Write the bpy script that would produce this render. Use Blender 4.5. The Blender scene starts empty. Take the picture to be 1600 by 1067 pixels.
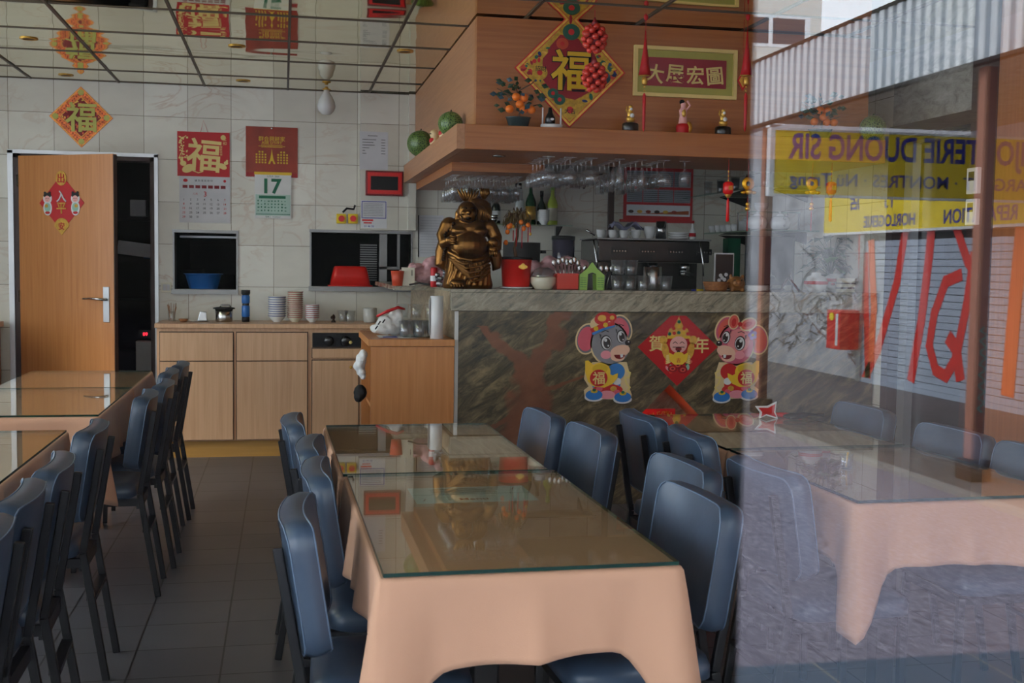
import bpy, math, random
from mathutils import Vector, Matrix
random.seed(7)
S = bpy.context.scene
COL = S.collection

# ---------------------------------------------------------------- camera
FPX = 1780.0
CAM = Vector((0, 0, 1.36))
_Y = Vector((443-800, 533.5-408, FPX)).normalized()
_Z = Vector((.001, 1, 0)); _Z = (_Z - _Z.dot(_Y)*_Y).normalized()
_X = Vector((0, 0, 0)); _X = _Z.cross(_Y)
if _X.x < 0: _X = -_X
# camera axes in the world
R_ = Vector((_X.x, _Y.x, _Z.x)); U_ = Vector((_X.y, _Y.y, _Z.y)); F_ = Vector((_X.z, _Y.z, _Z.z))
def at(px, py, **k):
    """point where the sight line of a spot meets a known real plane (x=, y= or z=)"""
    d = R_*(px-800) + U_*(533.5-py) + F_*FPX
    (a, v), = k.items(); i = 'xyz'.index(a)
    return CAM + d*((v-CAM[i])/d[i])
cd = bpy.data.cameras.new('camera'); cam = bpy.data.objects.new('camera', cd); COL.objects.link(cam)
cd.sensor_width = 36; cd.lens = 36*FPX/1600; cd.clip_start = .02; cd.clip_end = 300
cam.matrix_world = Matrix(((R_.x, U_.x, -F_.x, CAM.x), (R_.y, U_.y, -F_.y, CAM.y), (R_.z, U_.z, -F_.z, CAM.z), (0, 0, 0, 1)))
cd.dof.use_dof = True; cd.dof.focus_distance = 4.3; cd.dof.aperture_fstop = 9
S.camera = cam

# ---------------------------------------------------------------- sky, sun, exposure
W = bpy.data.worlds.new('overcast_sky'); S.world = W; W.use_nodes = True
bg = W.node_tree.nodes['Background']; bg.inputs[0].default_value = (.80, .90, 1, 1); bg.inputs[1].default_value = 5.6
sd = bpy.data.lights.new('sun', 'SUN'); sun = bpy.data.objects.new('sun', sd); COL.objects.link(sun)
sd.energy = 2.5; sd.angle = .25; sd.color = (1, .96, .9)
sun.rotation_euler = Vector((.78, .42, -.62)).to_track_quat('-Z', 'Y').to_euler()
S.view_settings.view_transform = 'Standard'; S.view_settings.look = 'None'
S.view_settings.gamma = 1; S.view_settings.use_curve_mapping = False
S.view_settings.exposure = -0.06

# ---------------------------------------------------------------- materials
def lin(c):
    return tuple((x/255/12.92 if x/255 <= .04045 else ((x/255+.055)/1.055)**2.4) for x in c)
MATS = {}
def mat(name, rgb, rough=.5, metal=0, noise=0, nscale=8, bump=0, bscale=60, emit=None, es=1, coat=0, spec=.5, stretch=None, alpha=1):
    if name in MATS: return MATS[name]
    m = bpy.data.materials.new(name); m.use_nodes = True; nt = m.node_tree; b = nt.nodes['Principled BSDF']
    c = lin(rgb)
    b.inputs['Base Color'].default_value = (*c, 1); b.inputs['Roughness'].default_value = rough
    b.inputs['Metallic'].default_value = metal; b.inputs['Specular IOR Level'].default_value = spec
    if coat: b.inputs['Coat Weight'].default_value = coat; b.inputs['Coat Roughness'].default_value = .1
    if emit: b.inputs['Emission Color'].default_value = (*lin(emit), 1); b.inputs['Emission Strength'].default_value = es
    tc = nt.nodes.new('ShaderNodeTexCoord')
    mp = nt.nodes.new('ShaderNodeMapping'); nt.links.new(tc.outputs['Object'], mp.inputs[0])
    if stretch: mp.inputs['Scale'].default_value = stretch
    n = nt.nodes.new('ShaderNodeTexNoise'); n.inputs['Scale'].default_value = nscale; n.inputs['Detail'].default_value = 5
    nt.links.new(mp.outputs[0], n.inputs['Vector'])
    amt = noise if noise else .06
    r = nt.nodes.new('ShaderNodeValToRGB'); nt.links.new(n.outputs[0], r.inputs[0])
    r.color_ramp.elements[0].position = .3; r.color_ramp.elements[1].position = .7
    r.color_ramp.elements[0].color = (*[x*(1-amt) for x in c], 1); r.color_ramp.elements[1].color = (*[min(1, x*(1+amt)) for x in c], 1)
    nt.links.new(r.outputs[0], b.inputs['Base Color'])
    if bump:
        n2 = nt.nodes.new('ShaderNodeTexNoise'); n2.inputs['Scale'].default_value = bscale; nt.links.new(mp.outputs[0], n2.inputs['Vector'])
        bp = nt.nodes.new('ShaderNodeBump'); bp.inputs['Strength'].default_value = bump; bp.inputs['Distance'].default_value = .01
        nt.links.new(n2.outputs[0], bp.inputs['Height']); nt.links.new(bp.outputs[0], b.inputs['Normal'])
    MATS[name] = m
    return m
def N(nt, t, **k):
    n = nt.nodes.new('ShaderNode'+t)
    for a, v in k.items():
        if a.startswith('i_'):
            n.inputs[a[2:].replace('_', ' ')].default_value = v
        else: setattr(n, a, v)
    return n
def ramp(nt, src, stops):
    r = N(nt, 'ValToRGB'); nt.links.new(src, r.inputs[0]); e = r.color_ramp.elements
    while len(e) < len(stops): e.new(.5)
    for i, (p, c) in enumerate(stops): e[i].position = p; e[i].color = (*c, 1)
    return r.outputs[0]
def mixc(nt, fac, a, b, mode='MIX'):
    m = N(nt, 'MixRGB', blend_type=mode)
    for i, s in enumerate((fac, a, b)):
        if hasattr(s, 'is_output'): nt.links.new(s, m.inputs[i])
        else: m.inputs[i].default_value = s if i == 0 else (*s, 1)
    return m.outputs[0]
def mth(nt, op, a, b=None, c=None):
    m = N(nt, 'Math', operation=op)
    for i, s in enumerate((a, b, c)):
        if s is None: continue
        if hasattr(s, 'is_output'): nt.links.new(s, m.inputs[i])
        else: m.inputs[i].default_value = s
    return m.outputs[0]
def newmat(name, rough=.5, metal=0):
    m = bpy.data.materials.new(name); m.use_nodes = True; MATS[name] = m
    b = m.node_tree.nodes['Principled BSDF']; b.inputs['Roughness'].default_value = rough; b.inputs['Metallic'].default_value = metal
    return m, m.node_tree, b
def glassmat(name, ior=1.45, tint=(1, 1, 1), rough=0.0, base=0.0, haze=0.0):
    """thin architectural glass: clear transmission plus Fresnel mirror reflection"""
    m = bpy.data.materials.new(name); m.use_nodes = True; nt = m.node_tree; MATS[name] = m
    nt.nodes.remove(nt.nodes['Principled BSDF']); out = nt.nodes['Material Output']
    t = N(nt, 'BsdfTransparent'); t.inputs[0].default_value = (*tint, 1)
    g = N(nt, 'BsdfGlossy'); g.inputs['Roughness'].default_value = rough; g.inputs[0].default_value = (1, 1, 1, 1)
    ge = N(nt, 'NewGeometry'); dp = N(nt, 'VectorMath', operation='DOT_PRODUCT')
    nt.links.new(ge.outputs['Incoming'], dp.inputs[0]); nt.links.new(ge.outputs['Normal'], dp.inputs[1])
    f0 = ((ior-1)/(ior+1))**2
    fac = mth(nt, 'ADD', mth(nt, 'MULTIPLY', mth(nt, 'POWER', mth(nt, 'SUBTRACT', 1.0, mth(nt, 'ABSOLUTE', dp.outputs['Value'])), 5.0), 1-f0), f0)
    if base: fac = mth(nt, 'MAXIMUM', fac, base)
    if haze:
        df = N(nt, 'BsdfDiffuse'); df.inputs[0].default_value = (.9, .93, .95, 1); m1 = N(nt, 'MixShader'); m1.inputs[0].default_value = haze
        nt.links.new(t.outputs[0], m1.inputs[1]); nt.links.new(df.outputs[0], m1.inputs[2]); t = m1
    mx = N(nt, 'MixShader'); nt.links.new(fac, mx.inputs[0]); nt.links.new(t.outputs[0], mx.inputs[1]); nt.links.new(g.outputs[0], mx.inputs[2])
    nt.links.new(mx.outputs[0], out.inputs[0])
    return m

glassmat('window_glass', 1.84)
glassmat('clear_window_glass', 1.07)
glassmat('drinking_glass', 1.5, (.97, .98, .98), .05, .09, .05)
glassmat('shelf_glass', 1.5, (.75, .88, .84), .02)
glassmat('table_glass', 1.52, (.93, .94, .87), .0)

def tile_material(name, axes, size, origin, c1, c2, mortar, mcol, rough, vein=None, bump=.0, coat=0):
    m, nt, b = newmat(name, rough)
    tc = N(nt, 'TexCoord'); sp = N(nt, 'SeparateXYZ'); nt.links.new(tc.outputs['Object'], sp.inputs[0])
    cb = N(nt, 'CombineXYZ')
    for i in range(2):
        nt.links.new(mth(nt, 'ADD', sp.outputs[axes[i]], 60*size[i]-origin[i]), cb.inputs[i])
    br = N(nt, 'TexBrick', offset=0.0, squash=1.0)
    br.inputs['Scale'].default_value = 1; br.inputs['Mortar Size'].default_value = mortar; br.inputs['Mortar Smooth'].default_value = .1
    br.inputs['Brick Width'].default_value = size[0]; br.inputs['Row Height'].default_value = size[1]
    br.inputs['Color1'].default_value = (*lin(c1), 1); br.inputs['Color2'].default_value = (*lin(c2), 1); br.inputs['Mortar'].default_value = (*lin(mcol), 1)
    nt.links.new(cb.outputs[0], br.inputs['Vector'])
    col = br.outputs['Color']
    if vein:
        w = N(nt, 'TexNoise'); w.inputs['Scale'].default_value = 2.2; w.inputs['Detail'].default_value = 9; w.inputs['Distortion'].default_value = 2.2
        mp = N(nt, 'Mapping'); mp.inputs['Scale'].default_value = (1, 1, 1.9); mp.inputs['Rotation'].default_value = (0, .5, 0)
        nt.links.new(tc.outputs['Object'], mp.inputs[0]); nt.links.new(mp.outputs[0], w.inputs['Vector'])
        mask = ramp(nt, w.outputs[0], [(.46, (0, 0, 0)), (.5, (1, 1, 1)), (.54, (0, 0, 0))])
        n2 = N(nt, 'TexNoise'); n2.inputs['Scale'].default_value = 1.3; nt.links.new(tc.outputs['Object'], n2.inputs['Vector'])
        patch = ramp(nt, n2.outputs[0], [(.48, (0, 0, 0)), (.62, (1, 1, 1))])
        f = mth(nt, 'MULTIPLY', mask, patch); f = mth(nt, 'MULTIPLY', f, .38)
        iv = mth(nt, 'SUBTRACT', 1.0, br.outputs['Fac']); f = mth(nt, 'MULTIPLY', f, iv)
        col = mixc(nt, f, col, lin(vein))
        n3 = N(nt, 'TexNoise'); n3.inputs['Scale'].default_value = 5; n3.inputs['Detail'].default_value = 6; nt.links.new(mp.outputs[0], n3.inputs['Vector'])
        col = mixc(nt, .35, col, ramp(nt, n3.outputs[0], [(.3, (.78, .78, .78)), (.7, (1, 1, 1))]), 'MULTIPLY')
    else:
        n3 = N(nt, 'TexNoise'); n3.inputs['Scale'].default_value = 3; n3.inputs['Detail'].default_value = 8; nt.links.new(tc.outputs['Object'], n3.inputs['Vector'])
        col = mixc(nt, .4, col, ramp(nt, n3.outputs[0], [(.3, (.6, .6, .6)), (.7, (1, 1, 1))]), 'MULTIPLY')
    nt.links.new(col, b.inputs['Base Color'])
    bp = N(nt, 'Bump'); bp.inputs['Strength'].default_value = .4; bp.inputs['Distance'].default_value = .003; bp.invert = True
    nt.links.new(br.outputs['Fac'], bp.inputs['Height']); nt.links.new(bp.outputs[0], b.inputs['Normal'])
    return m
tile_material('marble_tiles', (0, 2), (.3, .3), (-1.57, 1.17), (224, 221, 207), (208, 203, 187), .0018, (128, 118, 98), .2, vein=(176, 120, 70))
tile_material('side_marble_tiles', (1, 2), (.3, .3), (0, 1.16), (222, 216, 198), (210, 204, 188), .0018, (128, 118, 98), .25, vein=(176, 130, 80))
tile_material('floor_tiles', (0, 1), (.297, .28), (-.50, 6.02), (96, 95, 98), (86, 85, 89), .0035, (38, 34, 32), .38)
tile_material('pavement_tiles', (0, 1), (.6, .4), (0, 0), (96, 112, 134), (88, 104, 126), .006, (140, 140, 140), .6)

def wood(name, c1, c2, rough=.4, axis=2, scale=1.0):
    m, nt, b = newmat(name, rough)
    tc = N(nt, 'TexCoord'); mp = N(nt, 'Mapping'); sc = [26*scale]*3; sc[axis] = .9*scale; mp.inputs['Scale'].default_value = sc
    nt.links.new(tc.outputs['Object'], mp.inputs[0])
    n = N(nt, 'TexNoise'); n.inputs['Scale'].default_value = 2.2; n.inputs['Detail'].default_value = 6; n.inputs['Distortion'].default_value = .6
    nt.links.new(mp.outputs[0], n.inputs['Vector'])
    col = ramp(nt, n.outputs[0], [(.3, lin(c1)), (.7, lin(c2))])
    n2 = N(nt, 'TexNoise'); n2.inputs['Scale'].default_value = 1.4; nt.links.new(tc.outputs['Object'], n2.inputs['Vector'])
    col = mixc(nt, .3, col, ramp(nt, n2.outputs[0], [(.3, (.8, .8, .8)), (.7, (1, 1, 1))]), 'MULTIPLY')
    nt.links.new(col, b.inputs['Base Color'])
    return m
wood('beech_wood', (206, 160, 120), (222, 178, 138), .35)
wood('orange_wood', (196, 126, 66), (212, 144, 82), .35)
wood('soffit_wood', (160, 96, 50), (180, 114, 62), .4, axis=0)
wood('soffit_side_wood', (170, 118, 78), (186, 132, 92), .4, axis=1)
wood('plinth_wood', (176, 130, 60), (190, 142, 70), .4, axis=0)
wood('door_wood', (190, 122, 66), (206, 140, 82), .35)
wood('panel_wood', (170, 100, 50), (184, 112, 60), .4)

def stone(name, dark, mid, light, rust=None, vein=False, rough=.3, scale=1):
    m, nt, b = newmat(name, rough)
    tc = N(nt, 'TexCoord'); m0 = N(nt, 'Mapping'); m0.inputs['Rotation'].default_value = (0, .6, 0); nt.links.new(tc.outputs['Object'], m0.inputs[0])
    mp = N(nt, 'Mapping'); mp.inputs['Scale'].default_value = (2.2*scale, 3*scale, 8*scale); nt.links.new(m0.outputs[0], mp.inputs[0])
    n = N(nt, 'TexNoise'); n.inputs['Scale'].default_value = 2.4; n.inputs['Detail'].default_value = 12; n.inputs['Roughness'].default_value = .72; n.inputs['Distortion'].default_value = .7
    nt.links.new(mp.outputs[0], n.inputs['Vector'])
    col = ramp(nt, n.outputs[0], [(.34, lin(dark)), (.5, lin(mid)), (.68, lin(light))])
    if rust:
        n2 = N(nt, 'TexNoise'); n2.inputs['Scale'].default_value = 1.6; n2.inputs['Detail'].default_value = 7; n2.inputs['Distortion'].default_value = 1
        nt.links.new(tc.outputs['Object'], n2.inputs['Vector'])
        col = mixc(nt, mth(nt, 'MULTIPLY', ramp(nt, n2.outputs[0], [(.56, (0, 0, 0)), (.68, (1, 1, 1))]), .7), col, lin(rust))
    if vein:   # the forked rusty vein of the slab
        sp = N(nt, 'SeparateXYZ'); nt.links.new(tc.outputs['Object'], sp.inputs[0])
        nn = N(nt, 'TexNoise'); nn.inputs['Scale'].default_value = 7; nn.inputs['Detail'].default_value = 8; nt.links.new(tc.outputs['Object'], nn.inputs['Vector'])
        wob = mth(nt, 'MULTIPLY', mth(nt, 'SUBTRACT', nn.outputs[0], .5), .28)
        tot = None
        for x0, z0, x1, z1, w0, w1 in VEINS:
            # distance from the segment in x as a function of z
            sl = (x1-x0)/(z1-z0)
            xc = mth(nt, 'ADD', mth(nt, 'MULTIPLY', mth(nt, 'SUBTRACT', sp.outputs[2], z0), sl), x0)
            d = mth(nt, 'ABSOLUTE', mth(nt, 'ADD', mth(nt, 'SUBTRACT', sp.outputs[0], xc), wob))
            wz = mth(nt, 'ADD', mth(nt, 'MULTIPLY', mth(nt, 'SUBTRACT', sp.outputs[2], z0), (w1-w0)/(z1-z0)), w0)
            k = mth(nt, 'SUBTRACT', 1.0, mth(nt, 'DIVIDE', d, wz)); k.node.use_clamp = True
            inz = mth(nt, 'MULTIPLY', mth(nt, 'GREATER_THAN', sp.outputs[2], min(z0, z1)), mth(nt, 'LESS_THAN', sp.outputs[2], max(z0, z1)))
            k = mth(nt, 'MULTIPLY', k, inz)
            tot = k if tot is None else mth(nt, 'MAXIMUM', tot, k)
        col = mixc(nt, mth(nt, 'MULTIPLY', ramp(nt, tot, [(.02, (0, 0, 0)), (.35, (1, 1, 1))]), .9), col, mixc(nt, nn.outputs[0], lin((84, 46, 28)), lin((150, 92, 60))))
    nt.links.new(col, b.inputs['Base Color'])
    return m
VEINS = [(a-1.9, b, c-1.9, d, e, f) for a, b, c, d, e, f in [(1.36, .78, 1.30, .0, .09, .28), (1.36, .76, 1.10, 1.02, .08, .05), (1.36, .74, 1.55, 1.11, .09, .05), (1.30, .55, 1.0, .38, .05, .03), (1.36, .64, 1.68, .74, .05, .02)]]
stone('bar_stone', (30, 27, 19), (88, 78, 54), (150, 130, 94), None, True)
stone('bar_edge_stone', (92, 92, 80), (150, 142, 120), (182, 174, 150), (110, 100, 80), False, .25, 2)
stone('beige_stone', (120, 104, 80), (164, 146, 116), (190, 176, 150), (120, 80, 50), False, .4, 1.5)
stone('asphalt', (92, 86, 98), (136, 128, 144), (190, 184, 196), None, False, .9, 4)
stone('weathered_concrete', (120, 116, 106), (160, 156, 144), (184, 180, 170), None, False, .8, 1)

# smoked mirror ceiling tiles: gently wavy
m, nt, b = newmat('mirror_tiles', .035, 1)
b.inputs['Base Color'].default_value = (.82, .77, .52, 1)
tc = N(nt, 'TexCoord'); n = N(nt, 'TexNoise'); n.inputs['Scale'].default_value = 1.5; n.inputs['Detail'].default_value = 1
mp = N(nt, 'Mapping'); mp.inputs['Scale'].default_value = (.7, 1.6, 1); nt.links.new(tc.outputs['Object'], mp.inputs[0]); nt.links.new(mp.outputs[0], n.inputs['Vector'])
bp = N(nt, 'Bump'); bp.inputs['Strength'].default_value = .5; bp.inputs['Distance'].default_value = .02
nt.links.new(n.outputs[0], bp.inputs['Height']); nt.links.new(bp.outputs[0], b.inputs['Normal'])

# peach tablecloth
m = mat('peach_cloth', (210, 162, 133), .85, noise=.03, nscale=4, bump=.06, bscale=500, spec=.2)
m.node_tree.nodes['Principled BSDF'].inputs['Sheen Weight'].default_value = .1
mat('vinyl_blue', (60, 76, 96), .33, noise=.16, nscale=9, bump=.03, bscale=60, spec=.6)
mat('vinyl_seam', (92, 112, 136), .4)
mat('glass_edge', (10, 52, 40), .15)
mat('black_metal', (9, 9, 10), .35)
mat('dark_table_base', (24, 18, 17), .45)
mat('white_paper', (222, 222, 222), .7); mat('grey_paper', (206, 206, 208), .7)
mat('red_paper', (190, 14, 22), .5); mat('bright_red', (222, 26, 24), .35); mat('dark_red', (130, 12, 22), .5)
mat('orange_red', (214, 84, 44), .4, noise=.4, nscale=60)
mat('gold', (214, 168, 74), .35, .6, noise=.2, nscale=40); mat('pale_gold', (232, 208, 130), .5); mat('olive_gold', (176, 172, 84), .4, .2)
mat('copper_foil', (208, 108, 56), .35, .5, noise=.5, nscale=90)
mat('yellow_gold', (220, 180, 30), .45); mat('ink_green', (20, 104, 72), .6); mat('pale_green', (150, 190, 170), .6)
mat('steel', (178, 178, 176), .22, 1, noise=.1); mat('brushed_steel', (150, 150, 148), .45, .8); mat('aluminium', (190, 192, 192), .35, .8)
mat('black', (14, 14, 15), .4); mat('soft_black', (17, 17, 19), .7); mat('near_black', (8, 8, 9), .3, coat=.5)
mat('blue_plastic', (36, 104, 178), .35); mat('red_plastic', (214, 30, 22), .35); mat('tomato_plastic', (206, 52, 30), .4)
mat('lime_plastic', (158, 200, 92), .45); mat('white_plastic', (216, 216, 212), .45); mat('cream_ceramic', (214, 208, 184), .25)
mat('white_ceramic', (226, 226, 222), .2); mat('dark_brown', (58, 34, 26), .5); mat('grey_wall', (126, 124, 116), .8, noise=.1)
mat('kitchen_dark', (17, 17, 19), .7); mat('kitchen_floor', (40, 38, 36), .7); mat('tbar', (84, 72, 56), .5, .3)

# ---------------------------------------------------------------- mesh helpers
ORG = {}
def V3(*a): return Vector(a)
class MB:
    def __init__(s, m=None): s.v = []; s.f = []; s.mi = []; s.sm = []; s.mats = []; s.cur = 0; s.T = None
    def use(s, name):
        if name not in s.mats: s.mats.append(name)
        s.cur = s.mats.index(name); return s
    def add(s, vs, fs, smooth=False):
        k = len(s.v)
        if s.T is not None: vs = [s.T @ Vector(p) for p in vs]
        s.v += [tuple(p) for p in vs]
        for f in fs: s.f.append(tuple(i+k for i in f)); s.mi.append(s.cur); s.sm.append(smooth)
        return s
    def box(s, x0, x1, y0, y1, z0, z1):
        x0, x1 = min(x0, x1), max(x0, x1); y0, y1 = min(y0, y1), max(y0, y1); z0, z1 = min(z0, z1), max(z0, z1)
        v = [(x, y, z) for x in (x0, x1) for y in (y0, y1) for z in (z0, z1)]
        return s.add(v, [(0, 1, 3, 2), (4, 6, 7, 5), (0, 4, 5, 1), (2, 3, 7, 6), (0, 2, 6, 4), (1, 5, 7, 3)])
    def bar(s, p0, p1, w, h, up=(0, 0, 1)):
        p0, p1 = Vector(p0), Vector(p1); d = (p1-p0).normalized(); a = d.cross(Vector(up))
        if a.length < 1e-4: a = d.cross(Vector((1, 0, 0)))
        a.normalize(); b = a.cross(d)
        v = [p+a*(w/2*i)+b*(h/2*j) for p in (p0, p1) for i, j in ((-1, -1), (1, -1), (1, 1), (-1, 1))]
        return s.add(v, [(3, 2, 1, 0), (4, 5, 6, 7), (0, 1, 5, 4), (1, 2, 6, 5), (2, 3, 7, 6), (3, 0, 4, 7)])
    def tube(s, pts, r, n=8, caps=True):
        pts = [Vector(p) for p in pts]; rs = r if isinstance(r, (list, tuple)) else [r]*len(pts)
        vs = []; prev = None
        for i, p in enumerate(pts):
            d = (pts[min(i+1, len(pts)-1)]-pts[max(i-1, 0)]).normalized()
            a = d.cross(prev if prev is not None else Vector((0, 0, 1)))
            if a.length < 1e-3: a = d.cross(Vector((1, 0, 0)))
            a.normalize()
            if prev is None: prev = a.cross(d).normalized(); 
            b = a.cross(d).normalized(); prev = b
            a = d.cross(b).normalized()
            for k in range(n):
                t = 2*math.pi*k/n; vs.append(p+(a*math.cos(t)+b*math.sin(t))*rs[i])
        fs = [(i*n+k, i*n+(k+1) % n, (i+1)*n+(k+1) % n, (i+1)*n+k) for i in range(len(pts)-1) for k in range(n)]
        if caps: fs += [tuple(range(n-1, -1, -1)), tuple((len(pts)-1)*n+k for k in range(n))]
        return s.add(vs, fs, True)
    def cyl(s, p0, p1, r0, r1=None, n=20, caps=True): return s.tube([p0, p1], [r0, r1 if r1 is not None else r0], n, caps)
    def lathe(s, prof, c=(0, 0, 0), n=24, axis='z', sx=1, sy=1):
        vs = []; 
        for r, z in prof:
            for k in range(n):
                t = 2*math.pi*k/n; p = (r*math.cos(t)*sx, r*math.sin(t)*sy, z)
                if axis == 'y': p = (p[0], z, p[1])
                if axis == 'x': p = (z, p[0], p[1])
                vs.append((p[0]+c[0], p[1]+c[1], p[2]+c[2]))
        L = len(prof)
        fs = [(i*n+k, i*n+(k+1) % n, (i+1)*n+(k+1) % n, (i+1)*n+k) for i in range(L-1) for k in range(n)]
        band = prof[0][0] > 1e-5 and prof[-1][0] > 1e-5
        if prof[0][0] > 1e-5 and not band: fs.append(tuple(range(n-1, -1, -1)))
        if prof[-1][0] > 1e-5 and not band: fs.append(tuple((L-1)*n+k for k in range(n)))
        return s.add(vs, fs, True)
    def ell(s, c, r, n=14, rot=None):
        if not isinstance(r, (tuple, list)): r = (r, r, r)
        vs = []; m = max(6, n*2//3)
        for i in range(m+1):
            ph = math.pi*i/m
            for k in range(n):
                t = 2*math.pi*k/n; p = Vector((r[0]*math.sin(ph)*math.cos(t), r[1]*math.sin(ph)*math.sin(t), -r[2]*math.cos(ph)))
                if rot is not None: p = rot @ p
                vs.append((p.x+c[0], p.y+c[1], p.z+c[2]))
        fs = [(i*n+k, i*n+(k+1) % n, (i+1)*n+(k+1) % n, (i+1)*n+k) for i in range(m) for k in range(n)]
        return s.add(vs, fs, True)
    def grid(s, P, smooth=True, closed=False, thick=0):
        """P[i][j] = point; a sheet, given thickness along its normal when thick > 0"""
        a, b = len(P), len(P[0])
        vs = [Vector(p) for row in P for p in row]
        fs = []
        for i in range(a-1):
            for j in range(b if closed else b-1):
                fs.append((i*b+j, i*b+(j+1) % b, (i+1)*b+(j+1) % b, (i+1)*b+j))
        return s.add(vs, fs, smooth)
    def prism(s, poly, fr, h0, h1):
        """polygon (a,b) on a Frame, extruded from height h0 to h1"""
        area = sum(poly[i][0]*poly[(i+1) % len(poly)][1]-poly[(i+1) % len(poly)][0]*poly[i][1] for i in range(len(poly)))
        if area < 0: poly = poly[::-1]
        n = len(poly)
        vs = [fr(a, b, h0) for a, b in poly]+[fr(a, b, h1) for a, b in poly]
        fs = [tuple(range(n-1, -1, -1)), tuple(range(n, 2*n))]+[(i, (i+1) % n, n+(i+1) % n, n+i) for i in range(n)]
        return s.add(vs, fs)
    def rect(s, fr, a0, b0, a1, b1, h0, h1): return s.prism([(a0, b0), (a1, b0), (a1, b1), (a0, b1)], fr, h0, h1)
    def disc(s, fr, ca, cb, ra, rb, h0, h1, rot=0, n=20, a0=0, a1=360):
        c, q = math.cos(math.radians(rot)), math.sin(math.radians(rot)); pts = []
        full = abs(a1-a0) >= 360
        for k in range(n if full else n+1):
            t = math.radians(a0+(a1-a0)*k/n); x, y = ra*math.cos(t), rb*math.sin(t); pts.append((ca+x*c-y*q, cb+x*q+y*c))
        return s.prism(pts, fr, h0, h1)
    def line(s, fr, pts, w, h0, h1):
        for (a, b), (c, d) in zip(pts[:-1], pts[1:]):
            L = math.hypot(c-a, d-b) or 1e-6; nx, ny = -(d-b)/L*w/2, (c-a)/L*w/2; ex, ey = (c-a)/L*w*.3, (d-b)/L*w*.3
            s.prism([(a-nx-ex, b-ny-ey), (c-nx+ex, d-ny+ey), (c+nx+ex, d+ny+ey), (a+nx-ex, b+ny-ey)], fr, h0, h1); h1 += .0002
        return s
    def text(s, fr, txt, a, b, size, h0, h1, bold=0, sx=1, rot=0):
        vs, fs = glyphs(txt, bold); c, q = math.cos(math.radians(rot)), math.sin(math.radians(rot))
        out = []
        for x, y, z in vs:
            x, y = x*size*sx, y*size; out.append(fr(a+x*c-y*q, b+x*q+y*c, h0 if z < .5 else h1))
        return s.add(out, fs)
    def build(s, name, mats=None, parent=None, loc=None, smooth=None, bevel=0, seg=2, sub=0, remesh=0, solid=0):
        if isinstance(mats, str): mats = [mats]
        names = mats if mats else s.mats
        if s.mats and not mats: names = s.mats
        me = bpy.data.meshes.new(name); o = bpy.data.objects.new(name, me); COL.objects.link(o)
        if parent is not None: o.parent = parent; org = ORG[parent.name]
        else:
            if loc is None:
                xs, ys, zs = zip(*s.v); loc = ((min(xs)+max(xs))/2, (min(ys)+max(ys))/2, min(zs))
            org = Vector(loc); o.location = org
        ORG[o.name] = Vector(org)
        me.from_pydata([(x-org[0], y-org[1], z-org[2]) for x, y, z in s.v], [], s.f)
        for n in names: me.materials.append(MATS[n])
        for p, mi, sm in zip(me.polygons, s.mi, s.sm):
            p.material_index = min(mi, len(names)-1); p.use_smooth = sm if smooth is None else smooth
        me.update()
        if bevel:
            b = o.modifiers.new('bevel', 'BEVEL'); b.width = bevel; b.segments = seg; b.limit_method = 'ANGLE'; b.angle_limit = .6
            if smooth is None:
                pass
        if remesh:
            r = o.modifiers.new('remesh', 'REMESH'); r.mode = 'VOXEL'; r.voxel_size = remesh; r.use_smooth_shade = True
            q = o.modifiers.new('smooth', 'SMOOTH'); q.factor = .5; q.iterations = 2
        if solid:
            q = o.modifiers.new('solid', 'SOLIDIFY'); q.thickness = solid; q.offset = -1
        if sub:
            q = o.modifiers.new('sub', 'SUBSURF'); q.levels = sub; q.render_levels = sub
        return o
_G = {}
def glyphs(txt, bold=0):
    k = (txt, bold)
    if k in _G: return _G[k]
    cu = bpy.data.curves.new('t', 'FONT'); cu.body = txt; cu.size = 1; cu.align_x = 'CENTER'; cu.align_y = 'CENTER'; cu.extrude = .5; cu.offset = bold; cu.resolution_u = 3
    o = bpy.data.objects.new('t', cu); COL.objects.link(o)
    dg = bpy.context.evaluated_depsgraph_get(); me = bpy.data.meshes.new_from_object(o.evaluated_get(dg))
    vs = [(v.co.x, v.co.y, 1.0 if v.co.z > 0 else 0.0) for v in me.vertices]; fs = [tuple(p.vertices) for p in me.polygons]
    xs = [v[0] for v in vs]; ys = [v[1] for v in vs]
    if xs:
        cx, cy = (min(xs)+max(xs))/2, (min(ys)+max(ys))/2; vs = [(x-cx, y-cy, z) for x, y, z in vs]
    COL.objects.unlink(o); bpy.data.objects.remove(o); bpy.data.curves.remove(cu); bpy.data.meshes.remove(me)
    _G[k] = (vs, fs); return _G[k]
class Frame:
    def __init__(s, o, u=(1, 0, 0), v=(0, 0, 1), k=1):
        s.o, s.u, s.v = Vector(o), Vector(u).normalized(), Vector(v).normalized(); s.n = s.u.cross(s.v); s.k = k
    def __call__(s, a, b, h): return s.o+s.u*(a*s.k)+s.v*(b*s.k)+s.n*h
def tag(o, label, cat, group=None, kind=None):
    o['label'] = label; o['category'] = cat
    if group: o['group'] = group
    if kind: o['kind'] = kind
    return o
def thing(name, loc, label, cat, group=None, rz=0):
    o = bpy.data.objects.new(name, None); COL.objects.link(o); o.location = loc; o.rotation_euler = (0, 0, rz); o.empty_display_size = .05
    ORG[o.name] = Vector(loc); return tag(o, label, cat, group)
def struct(o): o['kind'] = 'structure'; return o
def dup(r, loc=None, rz=None, label=None, group=None):
    c = r.copy(); COL.objects.link(c)
    if loc is not None: c.location = loc
    if rz is not None: c.rotation_euler = (0, 0, rz)
    if label: c['label'] = label
    if group: c['group'] = group
    for ch in list(r.children):
        d = ch.copy(); COL.objects.link(d); d.parent = c
        for g in list(ch.children):
            e = g.copy(); COL.objects.link(e); e.parent = d
    return c

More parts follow.
